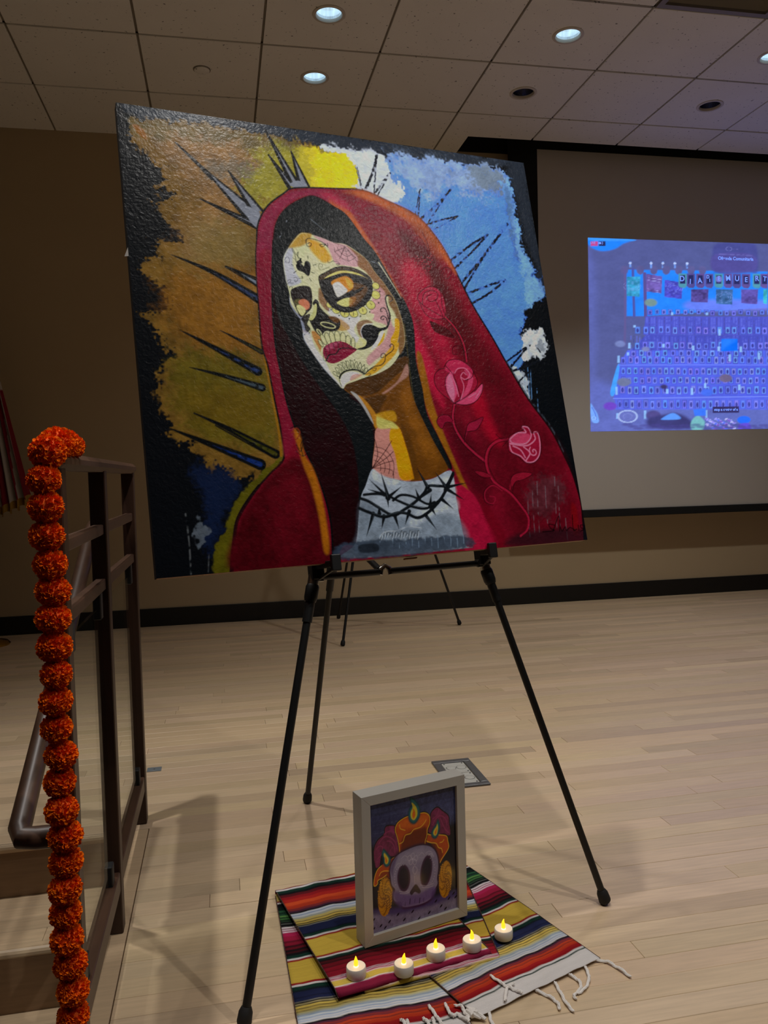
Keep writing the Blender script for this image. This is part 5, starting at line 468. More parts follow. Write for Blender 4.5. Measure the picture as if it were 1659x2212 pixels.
('t',273,606,16.3,39.7,135),('t',293,605,16.3,39.8,33),('t',315,608,16.4,39.8,95),('t',336,604,16.5,39.9,113),('t',358,605,16.5,39.9,8),('t',381,605,16.6,40,150),('t',405,607,16.7,40.1,34),('t',426,608,16.7,40.1,20),('t',447,605,16.8,40.2,184),('t',470,605,16.9,40.3,121),('t',493,605,17,40.3,197),('t',516,608,17,40.4,5),('t',538,608,17.1,40.4,157),('t',558,607,17.2,40.5,174),('t',583,607,17.2,40.6,194),('t',131,578,18.1,33.3,91),('t',157,573,18.2,33.3,124),('t',182,577,18.2,33.4,93),('t',209,577,18.3,33.4,39),('t',234,574,18.4,33.5,37),('t',260,573,18.5,33.6,46),('t',287,574,18.6,33.6,15),('t',312,572,18.7,33.7,99),('t',339,575,18.8,33.7,128),('t',365,572,18.8,33.8,21),('t',391,574,18.9,33.9,171),('t',419,574,19,33.9,7),('t',445,573,19.1,34,86),('t',471,573,19.2,34.1,126),('t',497,572,19.3,34.1,8),('t',526,572,19.4,34.2,187),('t',552,575,19.5,34.3,128),('t',582,575,19.6,34.3,12),
('t',99,667,15,37,195),('t',118,666,15.1,37,81),('t',139,666,15.2,37.1,37),('t',158,666,15.2,37.1,91),('t',179,668,15.3,37.2,178),('t',198,667,15.3,37.2,111),('t',218,667,15.4,37.3,62),('t',238,667,15.4,37.4,127),('t',258,667,15.5,37.4,160),('t',279,667,15.6,37.5,66),('t',299,668,15.6,37.5,195),('t',319,669,15.7,37.6,181),('t',340,669,15.7,37.6,173),('t',361,667,15.8,37.7,105),('t',381,669,15.9,37.7,168),('t',401,667,15.9,37.8,164),('t',422,669,16,37.8,59),('t',443,668,16.1,37.9,165),('t',464,669,16.1,38,147),('t',485,669,16.2,38,37),('t',505,669,16.2,38.1,11),('t',526,669,16.3,38.1,34),('t',547,667,16.4,38.2,83),('t',568,668,16.4,38.2,74),('t',99,715,15.1,34.7,4),('t',118,718,15.1,34.8,58),('t',139,715,15.2,34.8,39),('t',160,719,15.2,34.9,93),('t',182,714,15.3,34.9,180),('t',201,718,15.4,35,20),('t',223,719,15.4,35,31),('t',243,715,15.5,35.1,112),('t',264,718,15.5,35.1,158),
('t',285,714,15.6,35.2,162),('t',307,717,15.7,35.2,145),('t',328,715,15.7,35.3,128),('t',349,716,15.8,35.3,119),('t',372,720,15.9,35.4,35),('t',393,718,15.9,35.5,173),('t',412,719,16,35.5,87),('t',435,717,16,35.6,139),('t',455,718,16.1,35.6,150),('t',478,718,16.2,35.7,66),('t',500,720,16.2,35.7,105),('t',522,720,16.3,35.8,166),('t',543,716,16.4,35.8,144),('t',566,719,16.4,35.9,56),('t',588,718,16.5,35.9,174),('t',95,761,17.2,42,174),('t',118,764,17.3,42.1,31),('t',139,766,17.4,42.2,122),('t',164,762,17.4,42.2,28),('t',188,765,17.5,42.3,76),('t',208,765,17.6,42.4,89),('t',233,763,17.7,42.5,89),('t',257,766,17.8,42.5,102),('t',279,768,17.8,42.6,165),('t',301,765,17.9,42.7,157),('t',327,763,18,42.7,63),('t',350,764,18.1,42.8,10),('t',373,765,18.1,42.9,161),('t',397,768,18.2,43,112),('t',419,766,18.3,43,151),('t',443,765,18.4,43.1,6),('t',467,765,18.5,43.2,14),('t',493,766,18.6,43.2,31),
('t',515,770,18.6,43.3,154),('t',541,766,18.7,43.4,84),('t',566,769,18.8,43.5,156),('t',87,837,15,44.6,45),('t',107,835,15,44.7,1),('t',127,837,15.1,44.7,36),('t',149,838,15.2,44.8,129),('t',171,836,15.2,44.9,87),('t',192,840,15.3,44.9,27),('t',213,839,15.4,45,89),('t',234,838,15.4,45.1,76),('t',255,841,15.5,45.1,87),('t',276,838,15.6,45.2,187),('t',298,840,15.6,45.3,130),('t',320,840,15.7,45.3,107),('t',341,841,15.8,45.4,4),('t',363,842,15.8,45.5,75),('t',385,841,15.9,45.6,158),('t',406,840,16,45.6,108),('t',428,842,16,45.7,100),('t',451,843,16.1,45.8,96),('t',473,842,16.2,45.8,182),('t',495,843,16.2,45.9,193),('t',516,841,16.3,46,131),('t',540,843,16.4,46.1,104),('t',561,842,16.5,46.1,54),('t',584,843,16.5,46.2,91),('s',[91,655,590,652],(110,130,250),4.4),('s',[75,828,590,825],(120,140,250),4.9),('f',[431,514,486,513,486,577,430,579],(12,110,250),{'smooth':0,'soft':2}),
('f',[433,518,483,516,451,551,434,574],(60,140,255),{'soft':9.9,'op':.4}),('f',[89,606,96,606,96,642,88,642],(140,186,246),{'smooth':0,'soft':1.9}),('f',[81,767,88,767,88,809,81,809],(140,186,246),{'smooth':0,'soft':1.9}),('f',[83,905,90,905,90,935,82,935],(140,186,246),{'smooth':0,'soft':1.9}),('f',[172,894,180,894,179,937,172,937],(140,186,246),{'smooth':0,'soft':2}),('f',[375,895,382,895,382,935,375,935],(140,186,246),{'smooth':0,'soft':2}),('f',[327,775,335,775,335,812,327,812],(140,186,246),{'smooth':0,'soft':2}),('f',[245,781,253,781,253,805,245,805],(140,186,246),{'smooth':0,'soft':2}),('f',[372,751,379,751,379,776,371,776],(140,186,246),{'smooth':0,'soft':2}),('f',[487,758,495,758,495,789,487,789],(140,186,246),{'smooth':0,'soft':2}),('f',[124,538,131,538,131,568,123,568],(140,186,246),{'smooth':0,'soft':1.9}),
('f',[421,460,429,460,429,496,421,496],(140,186,246),{'smooth':0,'soft':2}),('f',[418,554,426,554,426,578,418,578],(140,186,246),{'smooth':0,'soft':2}),('f',[493,553,501,553,501,584,493,584],(140,186,246),{'smooth':0,'soft':2}),('f',[555,587,563,587,563,623,555,623],(140,186,246),{'smooth':0,'soft':2}),('f',[234,543,242,543,242,561,234,561],(140,186,246),{'smooth':0,'soft':1.9}),('f',[332,551,340,551,340,575,332,576],(140,186,246),{'smooth':0,'soft':2}),('f',[455,596,463,596,463,633,455,633],(140,186,246),{'smooth':0,'soft':2}),('f',[379,373,387,373,387,388,379,388],(140,186,246),{'smooth':0,'soft':2}),('f',[264,376,271,376,271,390,264,390],(140,186,246),{'smooth':0,'soft':1.9}),('f',[141,445,149,445,148,457,141,457],(140,186,246),{'smooth':0,'soft':1.9}),('f',[119,588,126,588,126,603,119,603],(140,186,246),{'smooth':0,'soft':1.9}),('d',97.6,544.1,16.3,16.3,(116,130,190),{'soft':4.8}),
('d',198.4,326.6,20.2,20.2,(120,150,150),{'soft':4.8}),('d',108.5,743.4,22.2,22.2,(110,120,160),{'soft':4.8}),('d',444.7,724.2,21.9,21.9,(110,100,140),{'soft':5}),('d',63.3,868.4,21.2,21.2,(110,70,200),{'soft':4.8}),('d',179.9,570.3,12.6,12.6,(120,130,190),{'soft':4.8}),('d',381.3,800.1,19.8,19.8,(70,110,240),{'soft':5}),('d',203.2,919,24.5,24.5,(80,74,140),{'soft':4.9}),('d',237.9,768.4,11.7,11.7,(60,56,110),{'soft':4.9}),('r',119.3,923.4,30.1,31.1,(160,180,236),6.8),('r',119.3,923.4,14.6,14.6,(130,144,220),3.9,{'dry':.3}),('d',119.3,923.4,24.3,25.2,(110,120,200),{'op':.6}),('f',[184,937,244,914,278,908,320,940,335,989,199,986],(60,60,120),{'soft':9.8}),('f',[229,938,267,908,293,939,244,944],(90,150,250),{'soft':3.9}),('f',[329,952,350,923,369,947,373,965,365,1002,329,998],(120,190,200),{'soft':4}),('f',[335,891,377,884,377,925,339,925],(60,120,255),{'soft':3,'smooth':0}),
('d',506.2,949.6,23.2,21.2,(40,110,255),{'soft':3}),('f',[489,974,524,969,528,1006,492,1008],(100,80,220),{'soft':4}),('d',380.7,940.8,7,4,(150,150,250),{'rot':0,'soft':1.5}),('d',407.8,964.2,7,4,(90,110,240),{'rot':31,'soft':1.5}),('d',435.1,987.6,7,4,(120,90,200),{'rot':62,'soft':1.5}),('d',462.6,955.5,7,4,(180,180,240),{'rot':93,'soft':1.5}),('d',389.7,976.7,7,4,(150,150,250),{'rot':124,'soft':1.5}),('d',417.1,944.7,7,4,(90,110,240),{'rot':155,'soft':1.5}),('d',444.4,968.1,7,4,(120,90,200),{'rot':186,'soft':1.5}),('d',471.9,991.6,7,4,(180,180,240),{'rot':217,'soft':1.5}),('d',399,957.2,7,4,(150,150,250),{'rot':248,'soft':1.5}),('d',426.3,980.6,7,4,(90,110,240),{'rot':279,'soft':1.5}),('d',453.8,948.5,7,4,(120,90,200),{'rot':310,'soft':1.5}),('d',381,969.7,7,4,(180,180,240),{'rot':341,'soft':1.5}),('d',408.1,993.1,7,4,(150,150,250),{'rot':372,'soft':1.5}),
('d',435.6,961.1,7,4,(90,110,240),{'rot':403,'soft':1.5}),('d',463,984.5,7,4,(120,90,200),{'rot':434,'soft':1.5}),('d',390.2,950.2,7,4,(180,180,240),{'rot':465,'soft':1.5}),('d',417.4,973.6,7,4,(150,150,250),{'rot':496,'soft':1.5}),('d',444.7,997.1,7,4,(90,110,240),{'rot':527,'soft':1.5}),('d',472.3,965,7,4,(120,90,200),{'rot':558,'soft':1.5}),('d',399.3,986.1,7,4,(180,180,240),{'rot':589,'soft':1.5}),('d',426.7,954.1,7,4,(150,150,250),{'rot':620,'soft':1.5}),('d',454.1,977.5,7,4,(90,110,240),{'rot':651,'soft':1.5}),('d',381.5,943.3,7,4,(120,90,200),{'rot':682,'soft':1.5}),('d',408.6,966.6,7,4,(180,180,240),{'rot':713,'soft':1.5}),('d',435.9,990.1,7,4,(150,150,250),{'rot':744,'soft':1.5}),('d',463.4,958,7,4,(90,110,240),{'rot':775,'soft':1.5}),('d',390.5,979.1,7,4,(120,90,200),{'rot':806,'soft':1.5}),('d',417.9,947.1,7,4,(180,180,240),{'rot':837,'soft':1.5}),
('d',445.2,970.5,7,4,(150,150,250),{'rot':868,'soft':1.5}),('d',472.6,994,7,4,(90,110,240),{'rot':899,'soft':1.5}),('d',399.8,959.7,7,4,(120,90,200),{'rot':930,'soft':1.5}),('d',427,983.1,7,4,(180,180,240),{'rot':961,'soft':1.5}),('d',454.5,951,7,4,(150,150,250),{'rot':992,'soft':1.5}),('d',381.7,972.2,7,4,(90,110,240),{'rot':1023,'soft':1.5}),('d',408.9,995.6,7,4,(120,90,200),{'rot':1054,'soft':1.5}),('d',436.3,963.6,7,4,(180,180,240),{'rot':1085,'soft':1.5}),('d',463.7,987,7,4,(150,150,250),{'rot':1116,'soft':1.5}),('d',391,952.7,7,4,(90,110,240),{'rot':1147,'soft':1.5}),('d',418.2,976.1,7,4,(120,90,200),{'rot':1178,'soft':1.5}),('d',445.7,944,7,4,(180,180,240),{'rot':1209,'soft':1.5}),('d',473.1,967.5,7,4,(150,150,250),{'rot':1240,'soft':1.5}),('d',400.1,988.6,7,4,(90,110,240),{'rot':1271,'soft':1.5}),('d',427.5,956.6,7,4,(120,90,200),{'rot':1302,'soft':1.5}),
('d',454.8,980,7,4,(180,180,240),{'rot':1333,'soft':1.5}),('d',382.2,945.8,7,4,(150,150,250),{'rot':1364,'soft':1.5}),('d',409.4,969.1,7,4,(90,110,240),{'rot':1395,'soft':1.5}),('d',436.6,992.6,7,4,(120,90,200),{'rot':1426,'soft':1.5}),('d',464.2,960.5,7,4,(180,180,240),{'rot':1457,'soft':1.5}),('d',391.3,981.6,7,4,(150,150,250),{'rot':1488,'soft':1.5}),('d',418.7,949.6,7,4,(90,110,240),{'rot':1519,'soft':1.5}),('d',446,973,7,4,(120,90,200),{'rot':1550,'soft':1.5}),('d',473.4,996.5,7.1,4,(180,180,240),{'rot':1581,'soft':1.5}),('d',400.5,962.2,7,4,(150,150,250),{'rot':1612,'soft':1.5}),('d',427.8,985.6,7,4,(90,110,240),{'rot':1643,'soft':1.5}),('d',455.3,953.5,7,4,(120,90,200),{'rot':1674,'soft':1.5}),('d',382.5,974.7,7,4,(180,180,240),{'rot':1705,'soft':1.5}),('d',409.8,942.7,7,4,(150,150,250),{'rot':1736,'soft':1.5}),('d',437.1,966,7,4,(90,110,240),{'rot':1767,'soft':1.5}),
('d',464.5,989.5,7,4,(120,90,200),{'rot':1798,'soft':1.5}),('d',391.7,955.2,7,4,(180,180,240),{'rot':1829,'soft':1.5}),('f',[1,856,12,880,23,910,26,952,4,945],(120,170,255),{'soft':2.9}),('s',[5,873,16,909,19,939],(80,110,220),2.9),('r',11,930.3,6.7,8.6,(150,190,255),2.9),('f',[400,877,489,875,490,911,400,911],(52,48,104),{'smooth':0,'soft':2}),('d',117.5,965.6,16.5,6.8,(70,66,140),{'soft':4.9,'op':.6}),('d',135.9,976.2,16.6,6.8,(70,66,140),{'soft':4.9,'op':.6}),('d',154.3,987,16.6,6.8,(70,66,140),{'soft':4.9,'op':.6}),('d',173,973.5,16.6,6.8,(70,66,140),{'soft':4.9,'op':.6}),('d',191.5,984.2,16.7,6.9,(70,66,140),{'soft':4.9,'op':.6}),('d',210.3,970.7,16.7,6.9,(70,66,140),{'soft':4.9,'op':.6}),('d',228.9,981.5,16.7,6.9,(70,66,140),{'soft':4.9,'op':.6}),('d',247.6,992.3,16.7,6.9,(70,66,140),{'soft':4.9,'op':.6}),('d',266.6,978.7,16.8,6.9,(70,66,140),{'soft':4.9,'op':.6}),
('d',285.4,989.5,16.8,6.9,(70,66,140),{'soft':4.9,'op':.6}),('d',304.4,975.9,16.8,6.9,(70,66,140),{'soft':5,'op':.6}),('d',323.3,986.8,16.9,6.9,(70,66,140),{'soft':5,'op':.6}),('d',342.4,973.1,16.9,7,(70,66,140),{'soft':5,'op':.6}),('d',361.4,984,16.9,7,(70,66,140),{'soft':5,'op':.6}),('d',380.5,994.9,17,7,(70,66,140),{'soft':5,'op':.6}),('d',399.7,981.2,17,7,(70,66,140),{'soft':5,'op':.6}),('d',418.9,992.1,17,7,(70,66,140),{'soft':5,'op':.6}),('d',438.2,978.4,17.1,7,(70,66,140),{'soft':5,'op':.6}),('d',457.5,989.4,17.1,7,(70,66,140),{'soft':5,'op':.6}),('d',476.9,975.6,17.1,7,(70,66,140),{'soft':5,'op':.6}),('d',496.4,986.6,17.2,7.1,(70,66,140),{'soft':5,'op':.6}),('d',515.8,997.6,17.2,7.1,(70,66,140),{'soft':5.1,'op':.6}),('d',535.4,983.8,17.2,7.1,(70,66,140),{'soft':5.1,'op':.6}),('d',555,994.8,17.3,7.1,(70,66,140),{'soft':5.1,'op':.6}),
('d',574.6,980.9,17.3,7.1,(70,66,140),{'soft':5.1,'op':.6}),('d',594.3,992,17.3,7.1,(70,66,140),{'soft':5.1,'op':.6}),('f',[290,171,317,171,317,235,310,247,295,245,289,235],(80,150,176),{'smooth':0,'soft':1.9}),('f',[295,180,311,179,312,224,294,225],(40,44,100),{'smooth':0,'soft':1.9}),('f',[317,171,344,170,344,234,338,246,323,244,316,235],(84,78,150),{'smooth':0,'soft':1.9}),('f',[322,179,339,178,339,223,321,224],(40,44,100),{'smooth':0,'soft':1.9}),('f',[348,169,376,169,376,233,369,245,354,243,347,234],(96,80,150),{'smooth':0,'soft':1.9}),('f',[354,178,370,177,371,222,353,223],(40,44,100),{'smooth':0,'soft':1.9}),('f',[378,169,405,168,405,232,399,244,384,242,377,233],(90,84,160),{'smooth':0,'soft':1.9}),('f',[383,177,400,176,400,221,382,222],(40,44,100),{'smooth':0,'soft':1.9}),('f',[410,167,437,167,438,231,431,243,416,241,409,232],(80,150,176),{'smooth':0,'soft':2}),
('f',[415,176,432,175,432,220,414,221],(40,44,100),{'smooth':0,'soft':2}),('f',[441,166,469,165,469,230,462,242,447,240,440,231],(96,84,160),{'smooth':0,'soft':2}),('f',[447,175,463,174,464,220,446,220],(40,44,100),{'smooth':0,'soft':2}),('f',[471,165,498,164,499,229,492,242,477,240,470,230],(84,78,150),{'smooth':0,'soft':2}),('f',[476,174,493,173,494,219,475,219],(40,44,100),{'smooth':0,'soft':2}),('f',[502,164,530,163,530,228,523,241,508,239,501,229],(96,80,150),{'smooth':0,'soft':2}),('f',[507,173,524,172,525,218,507,218],(40,44,100),{'smooth':0,'soft':2}),('f',[539,163,566,162,567,227,560,240,545,238,538,228],(80,150,176),{'smooth':0,'soft':2}),('f',[544,171,561,171,562,217,543,217],(40,44,100),{'smooth':0,'soft':2}),('f',[566,162,593,161,594,227,587,239,572,237,565,227],(100,84,160),{'smooth':0,'soft':2}),('f',[571,170,588,170,589,216,570,216],(40,44,100),{'smooth':0,'soft':2}),
('d',423.4,195.6,10.8,16.6,(120,120,210),{'soft':2.4}),
]
def show_rows():       # the rows of photographs go on to the right
    o = [('f', [590, 180, 1000, 180, 1000, 365, 590, 365], (36, 128, 255), {'smooth': 0}), ('f', [590, 365, 1000, 365, 1000, 910, 590, 910], (88, 94, 196), {'smooth': 0})]
    for j, v in enumerate((380, 470, 550, 600, 630, 690, 735, 785, 855)):
        for i in range(17): o.append(('t', 600 + i * 22.5, v, 16, 36, (i * 53 + j * 31) % 200))
    return o
PAINT_GAIN = (1.8, 2.0, 2.35)
PRINT_GAIN = 1.25
# ------------------------------------------------------------------ projection screen
SYs = 5.30; sx0, sx1, sz0, sz1 = 2.203, 6.2, .666, 3.20
t = thing('projection_screen', 'large white pull-down projection screen with black border and a blue picture', 'screen', (4.2, SYs, .61))
build('fabric', MB().box(sx0, sx1, SYs, SYs + .003, sz0, CEIL + .002), M_screen, t)
build('side_border', MB().box(1.992, sx0, SYs - .0005, SYs + .0035, .64, 3.5), M_mask, t); build('side_border', MB().box(sx1, sx1 + .21, SYs - .0005, SYs + .0035, .64, 3.5), M_mask, t)
build('top_border', MB().box(sx0, sx1, SYs - .0005, SYs + .0035, CEIL + .002, 3.5), M_mask, t)
build('weight_bar', MB().box(1.98, sx1 + .22, SYs - .014, SYs + .016, .612, .666, .004), M_mask, t)
PX, PZ0, PZ1, PW = 2.57, 1.219, 2.569, 2.40
nx, ny = 420, 240; cv = Canvas(nx, ny, (84, 92, 152), seed=5); im = cv.run(ART_SHOW + show_rows())
U, V = np.meshgrid(np.linspace(0, 1, nx), np.linspace(0, 1, ny)); P = np.stack([PX + PW * U, np.full_like(U, SYs - .0012), PZ1 + (PZ0 - PZ1) * V], -1)
pic = grid_surface('projected_picture', P, im, M_show, t, smooth=False, label='blue picture of a stepped altar of framed photographs')
def words(body, x, z, size, m, y=SYs - .0022, rot=0., parent=None, pname='lettering', at=None, bold=0.):
    cu = bpy.data.curves.new(pname, 'FONT'); cu.body = body; cu.size = size; cu.align_x = 'CENTER'; cu.align_y = 'CENTER'; cu.extrude = .0002; cu.offset = bold
    tmp = bpy.data.objects.new(pname, cu); C.objects.link(tmp); dg = bpy.context.evaluated_depsgraph_get(); me = bpy.data.meshes.new_from_object(tmp.evaluated_get(dg)); bpy.data.objects.remove(tmp)
    me.materials.clear(); me.materials.append(m); o = bpy.data.objects.new(pname, me); C.objects.link(o); o.parent = parent
    o.location = Vector((x, y, z)) - Vector(parent['at']); o.rotation_euler = (math.pi / 2, rot, 0); return o
def pu(u, v): return PX + PW * u / 1000, PZ1 + (PZ0 - PZ1) * v / 1000
def pw(body, u, v, size, m, rot=0., bold=.0): x, z = pu(u, v); return words(body, x, z, size, m, rot=rot, parent=t, bold=bold)
pw('Ofrenda Comunitaria', 481, 85, .033, M_lett, bold=.0010); pw('LIVE', 15, 26, .022, M_lett); pw('3', 45, 26, .028, M_lett); pw('stop a center of a', 445, 893, .027, M_lett, bold=.0008)
ex, ez = pu(37, 26); build('viewer_icon', MB().lathe([(.001, -.0006), (.011, -.0006), (.011, .0)], 0, 0, 14).__class__().add([(ex + .012 * math.cos(a * .524), SYs - .0024, ez + .008 * math.sin(a * .524)) for a in range(12)], [tuple(range(12))]), M_lett, t)
for ch, u, v, s_, r in (('D', 301, 199, .085, 0), ('I', 328, 213, .08, .05), ('A', 360, 207, .085, -.08), ('D', 387, 186, .05, .05), ('I', 393, 204, .05, -.05), ('E', 424, 193, .07, 0), ('M', 455, 190, .085, -.1), ('U', 485, 191, .085, .05), ('E', 516, 196, .08, .03), ('R', 553, 188, .085, -.05), ('T', 580, 189, .08, .12), ('O', 612, 190, .085, 0), ('S', 644, 190, .085, .05)):
    pw(ch, u, v, s_ * .62, M_lett, rot=r, bold=.0012)

# ------------------------------------------------------------------ the large painting (tilted back on its easel)
def unit(v): return v / np.linalg.norm(v)
TL, TR, BR, BL = (np.array(p) for p in ((-.175, 1.6694, 1.6928), (.7507, 1.8908, 1.7067), (.8081, 1.6893, .7967), (-.1177, 1.4678, .7829)))
nrm = unit(np.cross(TR - TL, BL - TL)); back = -nrm if nrm[1] < 0 else nrm          # pointing away from the viewer, into the canvas
TH = .022
t = thing('painting', 'large square painting of a sugar-skull-faced woman in a red veil, on the front easel', 'painting', tuple((BL + BR) / 2))
nx, ny = 660, 648; cv = Canvas(nx, ny, (16, 18, 21), seed=1); im = cv.run(ART_LADY)
im = np.clip(np.clip(im, 0, 1) ** 1.16 * np.array(PAINT_GAIN), 0, .9)
U, V = np.meshgrid(np.linspace(0, 1, nx), np.linspace(0, 1, ny))
P = (TL * (1 - U[..., None]) + TR * U[..., None]) * (1 - V[..., None]) + (BL * (1 - U[..., None]) + BR * U[..., None]) * V[..., None]
rel = np.abs(cv.noise(120)) * .5 + np.abs(cv.noise(190)) * .5 + np.abs(cv.noise(60)) * .4; edge = np.clip(np.minimum(np.minimum(U, 1 - U), np.minimum(V, 1 - V)) * 60, 0, 1)
P = P + back * ((.0005 * (rel - .35)) * edge)[..., None]
grid_surface('canvas', P, im, M_oil, t)
def q3(*p): return [tuple(v) for v in p]
e = .0004
build('canvas_side', MB().add(q3(TL, BL, BL + back * TH, TL + back * TH), [(0, 1, 2, 3)]), M_canv, t, label='black painted canvas edge'); build('canvas_side', MB().add(q3(TR, BR, BR + back * TH, TR + back * TH), [(0, 3, 2, 1)]), M_canv, t, label='black painted canvas edge'); build('canvas_side', MB().add(q3(TL, TR, TR + back * TH, TL + back * TH), [(0, 3, 2, 1)]), M_canv, t, label='black painted canvas edge')
ux, uy = unit(TR - TL), unit(BL - TL)
def bar(p, q, w_, inn):
    a, b = p + inn * w_ / 2 + back * (TH / 2 + .001), q + inn * w_ / 2 + back * (TH / 2 + .001); n_ = np.cross(unit(b - a), back)
    v = [x + inn * i * w_ / 2 + back * j * (TH / 2 - .001) for x in (a, b) for i, j in ((-1, -1), (1, -1), (1, 1), (-1, 1))]
    return MB().add(q3(*v), [(0, 1, 2, 3), (7, 6, 5, 4), (0, 4, 5, 1), (1, 5, 6, 2), (2, 6, 7, 3), (3, 7, 4, 0)])
ins = .0015
for p, q, inn in ((BL + ux * ins, BR - ux * ins, -uy), (TL + ux * ins + uy * ins, TR - ux * ins + uy * ins, uy), (TL + ux * ins + uy * .05, BL + ux * ins - uy * .05, ux), (TR - ux * ins + uy * .05, BR - ux * ins - uy * .05, -ux)):
    build('stretcher_bar', bar(p, q, .042, inn), M_raw, t, label='bare wood stretcher bar')
hb = BL + (BR - BL) * .536 + back * TH * .75; build('hanger_tab', MB().beam(hb - ux * .013 + uy * .004, hb + ux * .013 + uy * .004, .003, .012, up=tuple(back)), M_raw, t)
tp = TL + (BL - TL) * .325 - ux * .0005; build('tape_tab', MB().add(q3(tp, tp + uy * .018, tp + uy * .017 - ux * .007 + back * .004, tp + uy * .007 - ux * .003 + back * .004), [(0, 1, 2, 3)]), M_plast, t, label='scrap of clear tape on the left edge')

# ------------------------------------------------------------------ easels
def easel(label, fl, fr, rr, apex, name='easel', detail=True, lb=None, rb=None):
    fl, fr, rr, apex = map(Vector, (fl, fr, rr, apex)); mid = (fl + fr) / 2
    t = thing(name, label, 'easel', tuple(mid), 'black folding tripod easels')
    kz = .74 / apex.z; foot = .02
    def leg(f, k0=.485, r0=.0078, r1=.0098, up=1.0):
        L = build('leg', MB().tube([f.lerp(apex, .015), f.lerp(apex, k0)], r0, 12).tube([f.lerp(apex, k0 - .03), f.lerp(apex, up - .02)], r1, 12), M_black, t, smooth=True)
        d = (apex - f).normalized()
        sub('rubber_foot', MB().tube([f + d * .001 + Vector((0, 0, .004)), f + d * .010, f + d * .026, f + d * .034], [.0115, .0135, .0125, .009], 14), M_rubber, L, t, smooth=True)
        sub('collar', MB().tube([f.lerp(apex, k0 - .004), f.lerp(apex, k0 + .001), f.lerp(apex, k0 + .015), f.lerp(apex, k0 + .018)], [.0115, .0135, .0135, .0115], 14), M_black, L, t, smooth=True)
        sub('clamp', MB().tube([f.lerp(apex, k0 + .018), f.lerp(apex, k0 + .030)], .0115, 14), M_chrome, L, t, smooth=True, label='dull metal clamp sleeve')
        return L
    leg(fl); leg(fr); leg(rr, .475)
    n_ = (fr - fl).cross(apex - fl).normalized(); n_ = n_ if n_.y < 0 else -n_; s_ = (fr - fl).normalized(); up = (apex - mid).normalized()
    build('hub', MB().tube([apex - up * .05 - n_ * .016, apex - up * .01 - n_ * .016, apex + up * .015 - n_ * .016], [.020, .021, .014], 16), M_black, t, smooth=True)
    for f, sg in ((fl, 1), (fr, -1)):       # ledge bracket with an arm under the picture and a lip in front of it
        p = f.lerp(apex, .522); a = p + n_ * .070
        b = MB().beam(p - up * .02 + n_ * .004, p + up * .024 + n_ * .004, .026, .026, up=tuple(n_)).beam(p + up * .008, a + up * .004 + s_ * sg * .016, .018, .014).beam(a - up * .010 + s_ * sg * .016, a + up * .022 + s_ * sg * .016, .020, .010, up=tuple(n_)).beam(p - up * .022, a - up * .004 + s_ * sg * .014, .006, .006)
        build('ledge_bracket', b, M_black, t, bevel=.002)
        pl = f.lerp(apex, .512) + s_ * sg * .012; build('bolt', MB().beam(pl - s_ * .007, pl + s_ * .007, .016, .018), M_chrome, t, label='bright metal bolt lug', bevel=.002)
    pL, pR = fl.lerp(apex, .512) + s_ * .014, fr.lerp(apex, .512) - s_ * .014; hk = pL.lerp(pR, .385); h0, h1 = hk - s_ * .012, hk + s_ * .012
    build('spreader_arm', MB().tube([pL, h0], .0068, 10), M_black, t, smooth=True); build('spreader_arm', MB().tube([h1, pR], .0068, 10), M_black, t, smooth=True)
    build('spreader_arm', MB().tube([h0 + up * .004, rr.lerp(apex, .56)], .0068, 10), M_black, t, smooth=True)
    build('hook', MB().tube([h0 - up * .006, h0 + up * .005 + s_ * .003, hk + up * .011, h1 + up * .005 - s_ * .003, h1 - up * .006], [.0062, .0066, .0062, .0066, .0062], 10), M_chrome, t, smooth=True, label='bright metal hook joint')
    build('rear_collar', MB().tube([rr.lerp(apex, .53), rr.lerp(apex, .545)], .015, 14), M_black, t, smooth=True)
    return t
easel('black tripod easel in front, carrying the large painting, feet around the striped blankets', (.005, 1.384, 0), (.798, 1.600, 0), (.215, 2.325, 0), (.335, 1.7738, 1.4762))
easel('farther black tripod easel by the back wall, seen under the painting', (.635, 4.428, 0), (1.438, 4.816, 0), (.737, 5.300, 0), (.93, 4.80, 1.50))

# ------------------------------------------------------------------ picture box frame with the sugar skull print
fb, fd, fbk = np.array((.248, 1.534, .0185)), np.array((.9629, .2698, 0)), np.array((-.2698, .9629, 0)); FW, FH, FD, FB = .2409, .304, .040, .020; up = np.array((0, 0, 1.))
t = thing('picture_frame', 'white box frame with a sugar skull and candles print, standing on the striped blankets', 'picture frame', tuple(fb + fd * FW / 2 + fbk * FD / 2))
def fp(x, y, z): return tuple(fb + fd * x + fbk * y + up * z)
def rail(x0, x1, z0, z1, m0, m1, ax):         # one moulding with mitred ends
    if ax == 'h': q = [(x0, z0 if z0 == 0 else z0), ]
    v = []
    for y in (0, FD):
        if ax == 'b': pts = [(0, 0), (FW, 0), (FW - FB, FB), (FB, FB)]
        if ax == 't': pts = [(FW, FH), (0, FH), (FB, FH - FB), (FW - FB, FH - FB)]
        if ax == 'l': pts = [(0, FH), (0, 0), (FB, FB), (FB, FH - FB)]
        if ax == 'r': pts = [(FW, 0), (FW, FH), (FW - FB, FH - FB), (FW - FB, FB)]
        v += [fp(x, y, z) for x, z in pts]
    return MB().add(v, [(0, 1, 2, 3), (7, 6, 5, 4), (0, 4, 5, 1), (1, 5, 6, 2), (2, 6, 7, 3), (3, 7, 4, 0)])
for ax in 'btlr': build('frame_rail', rail(0, 0, 0, 0, 0, 0, ax), M_white, t, bevel=.0006)
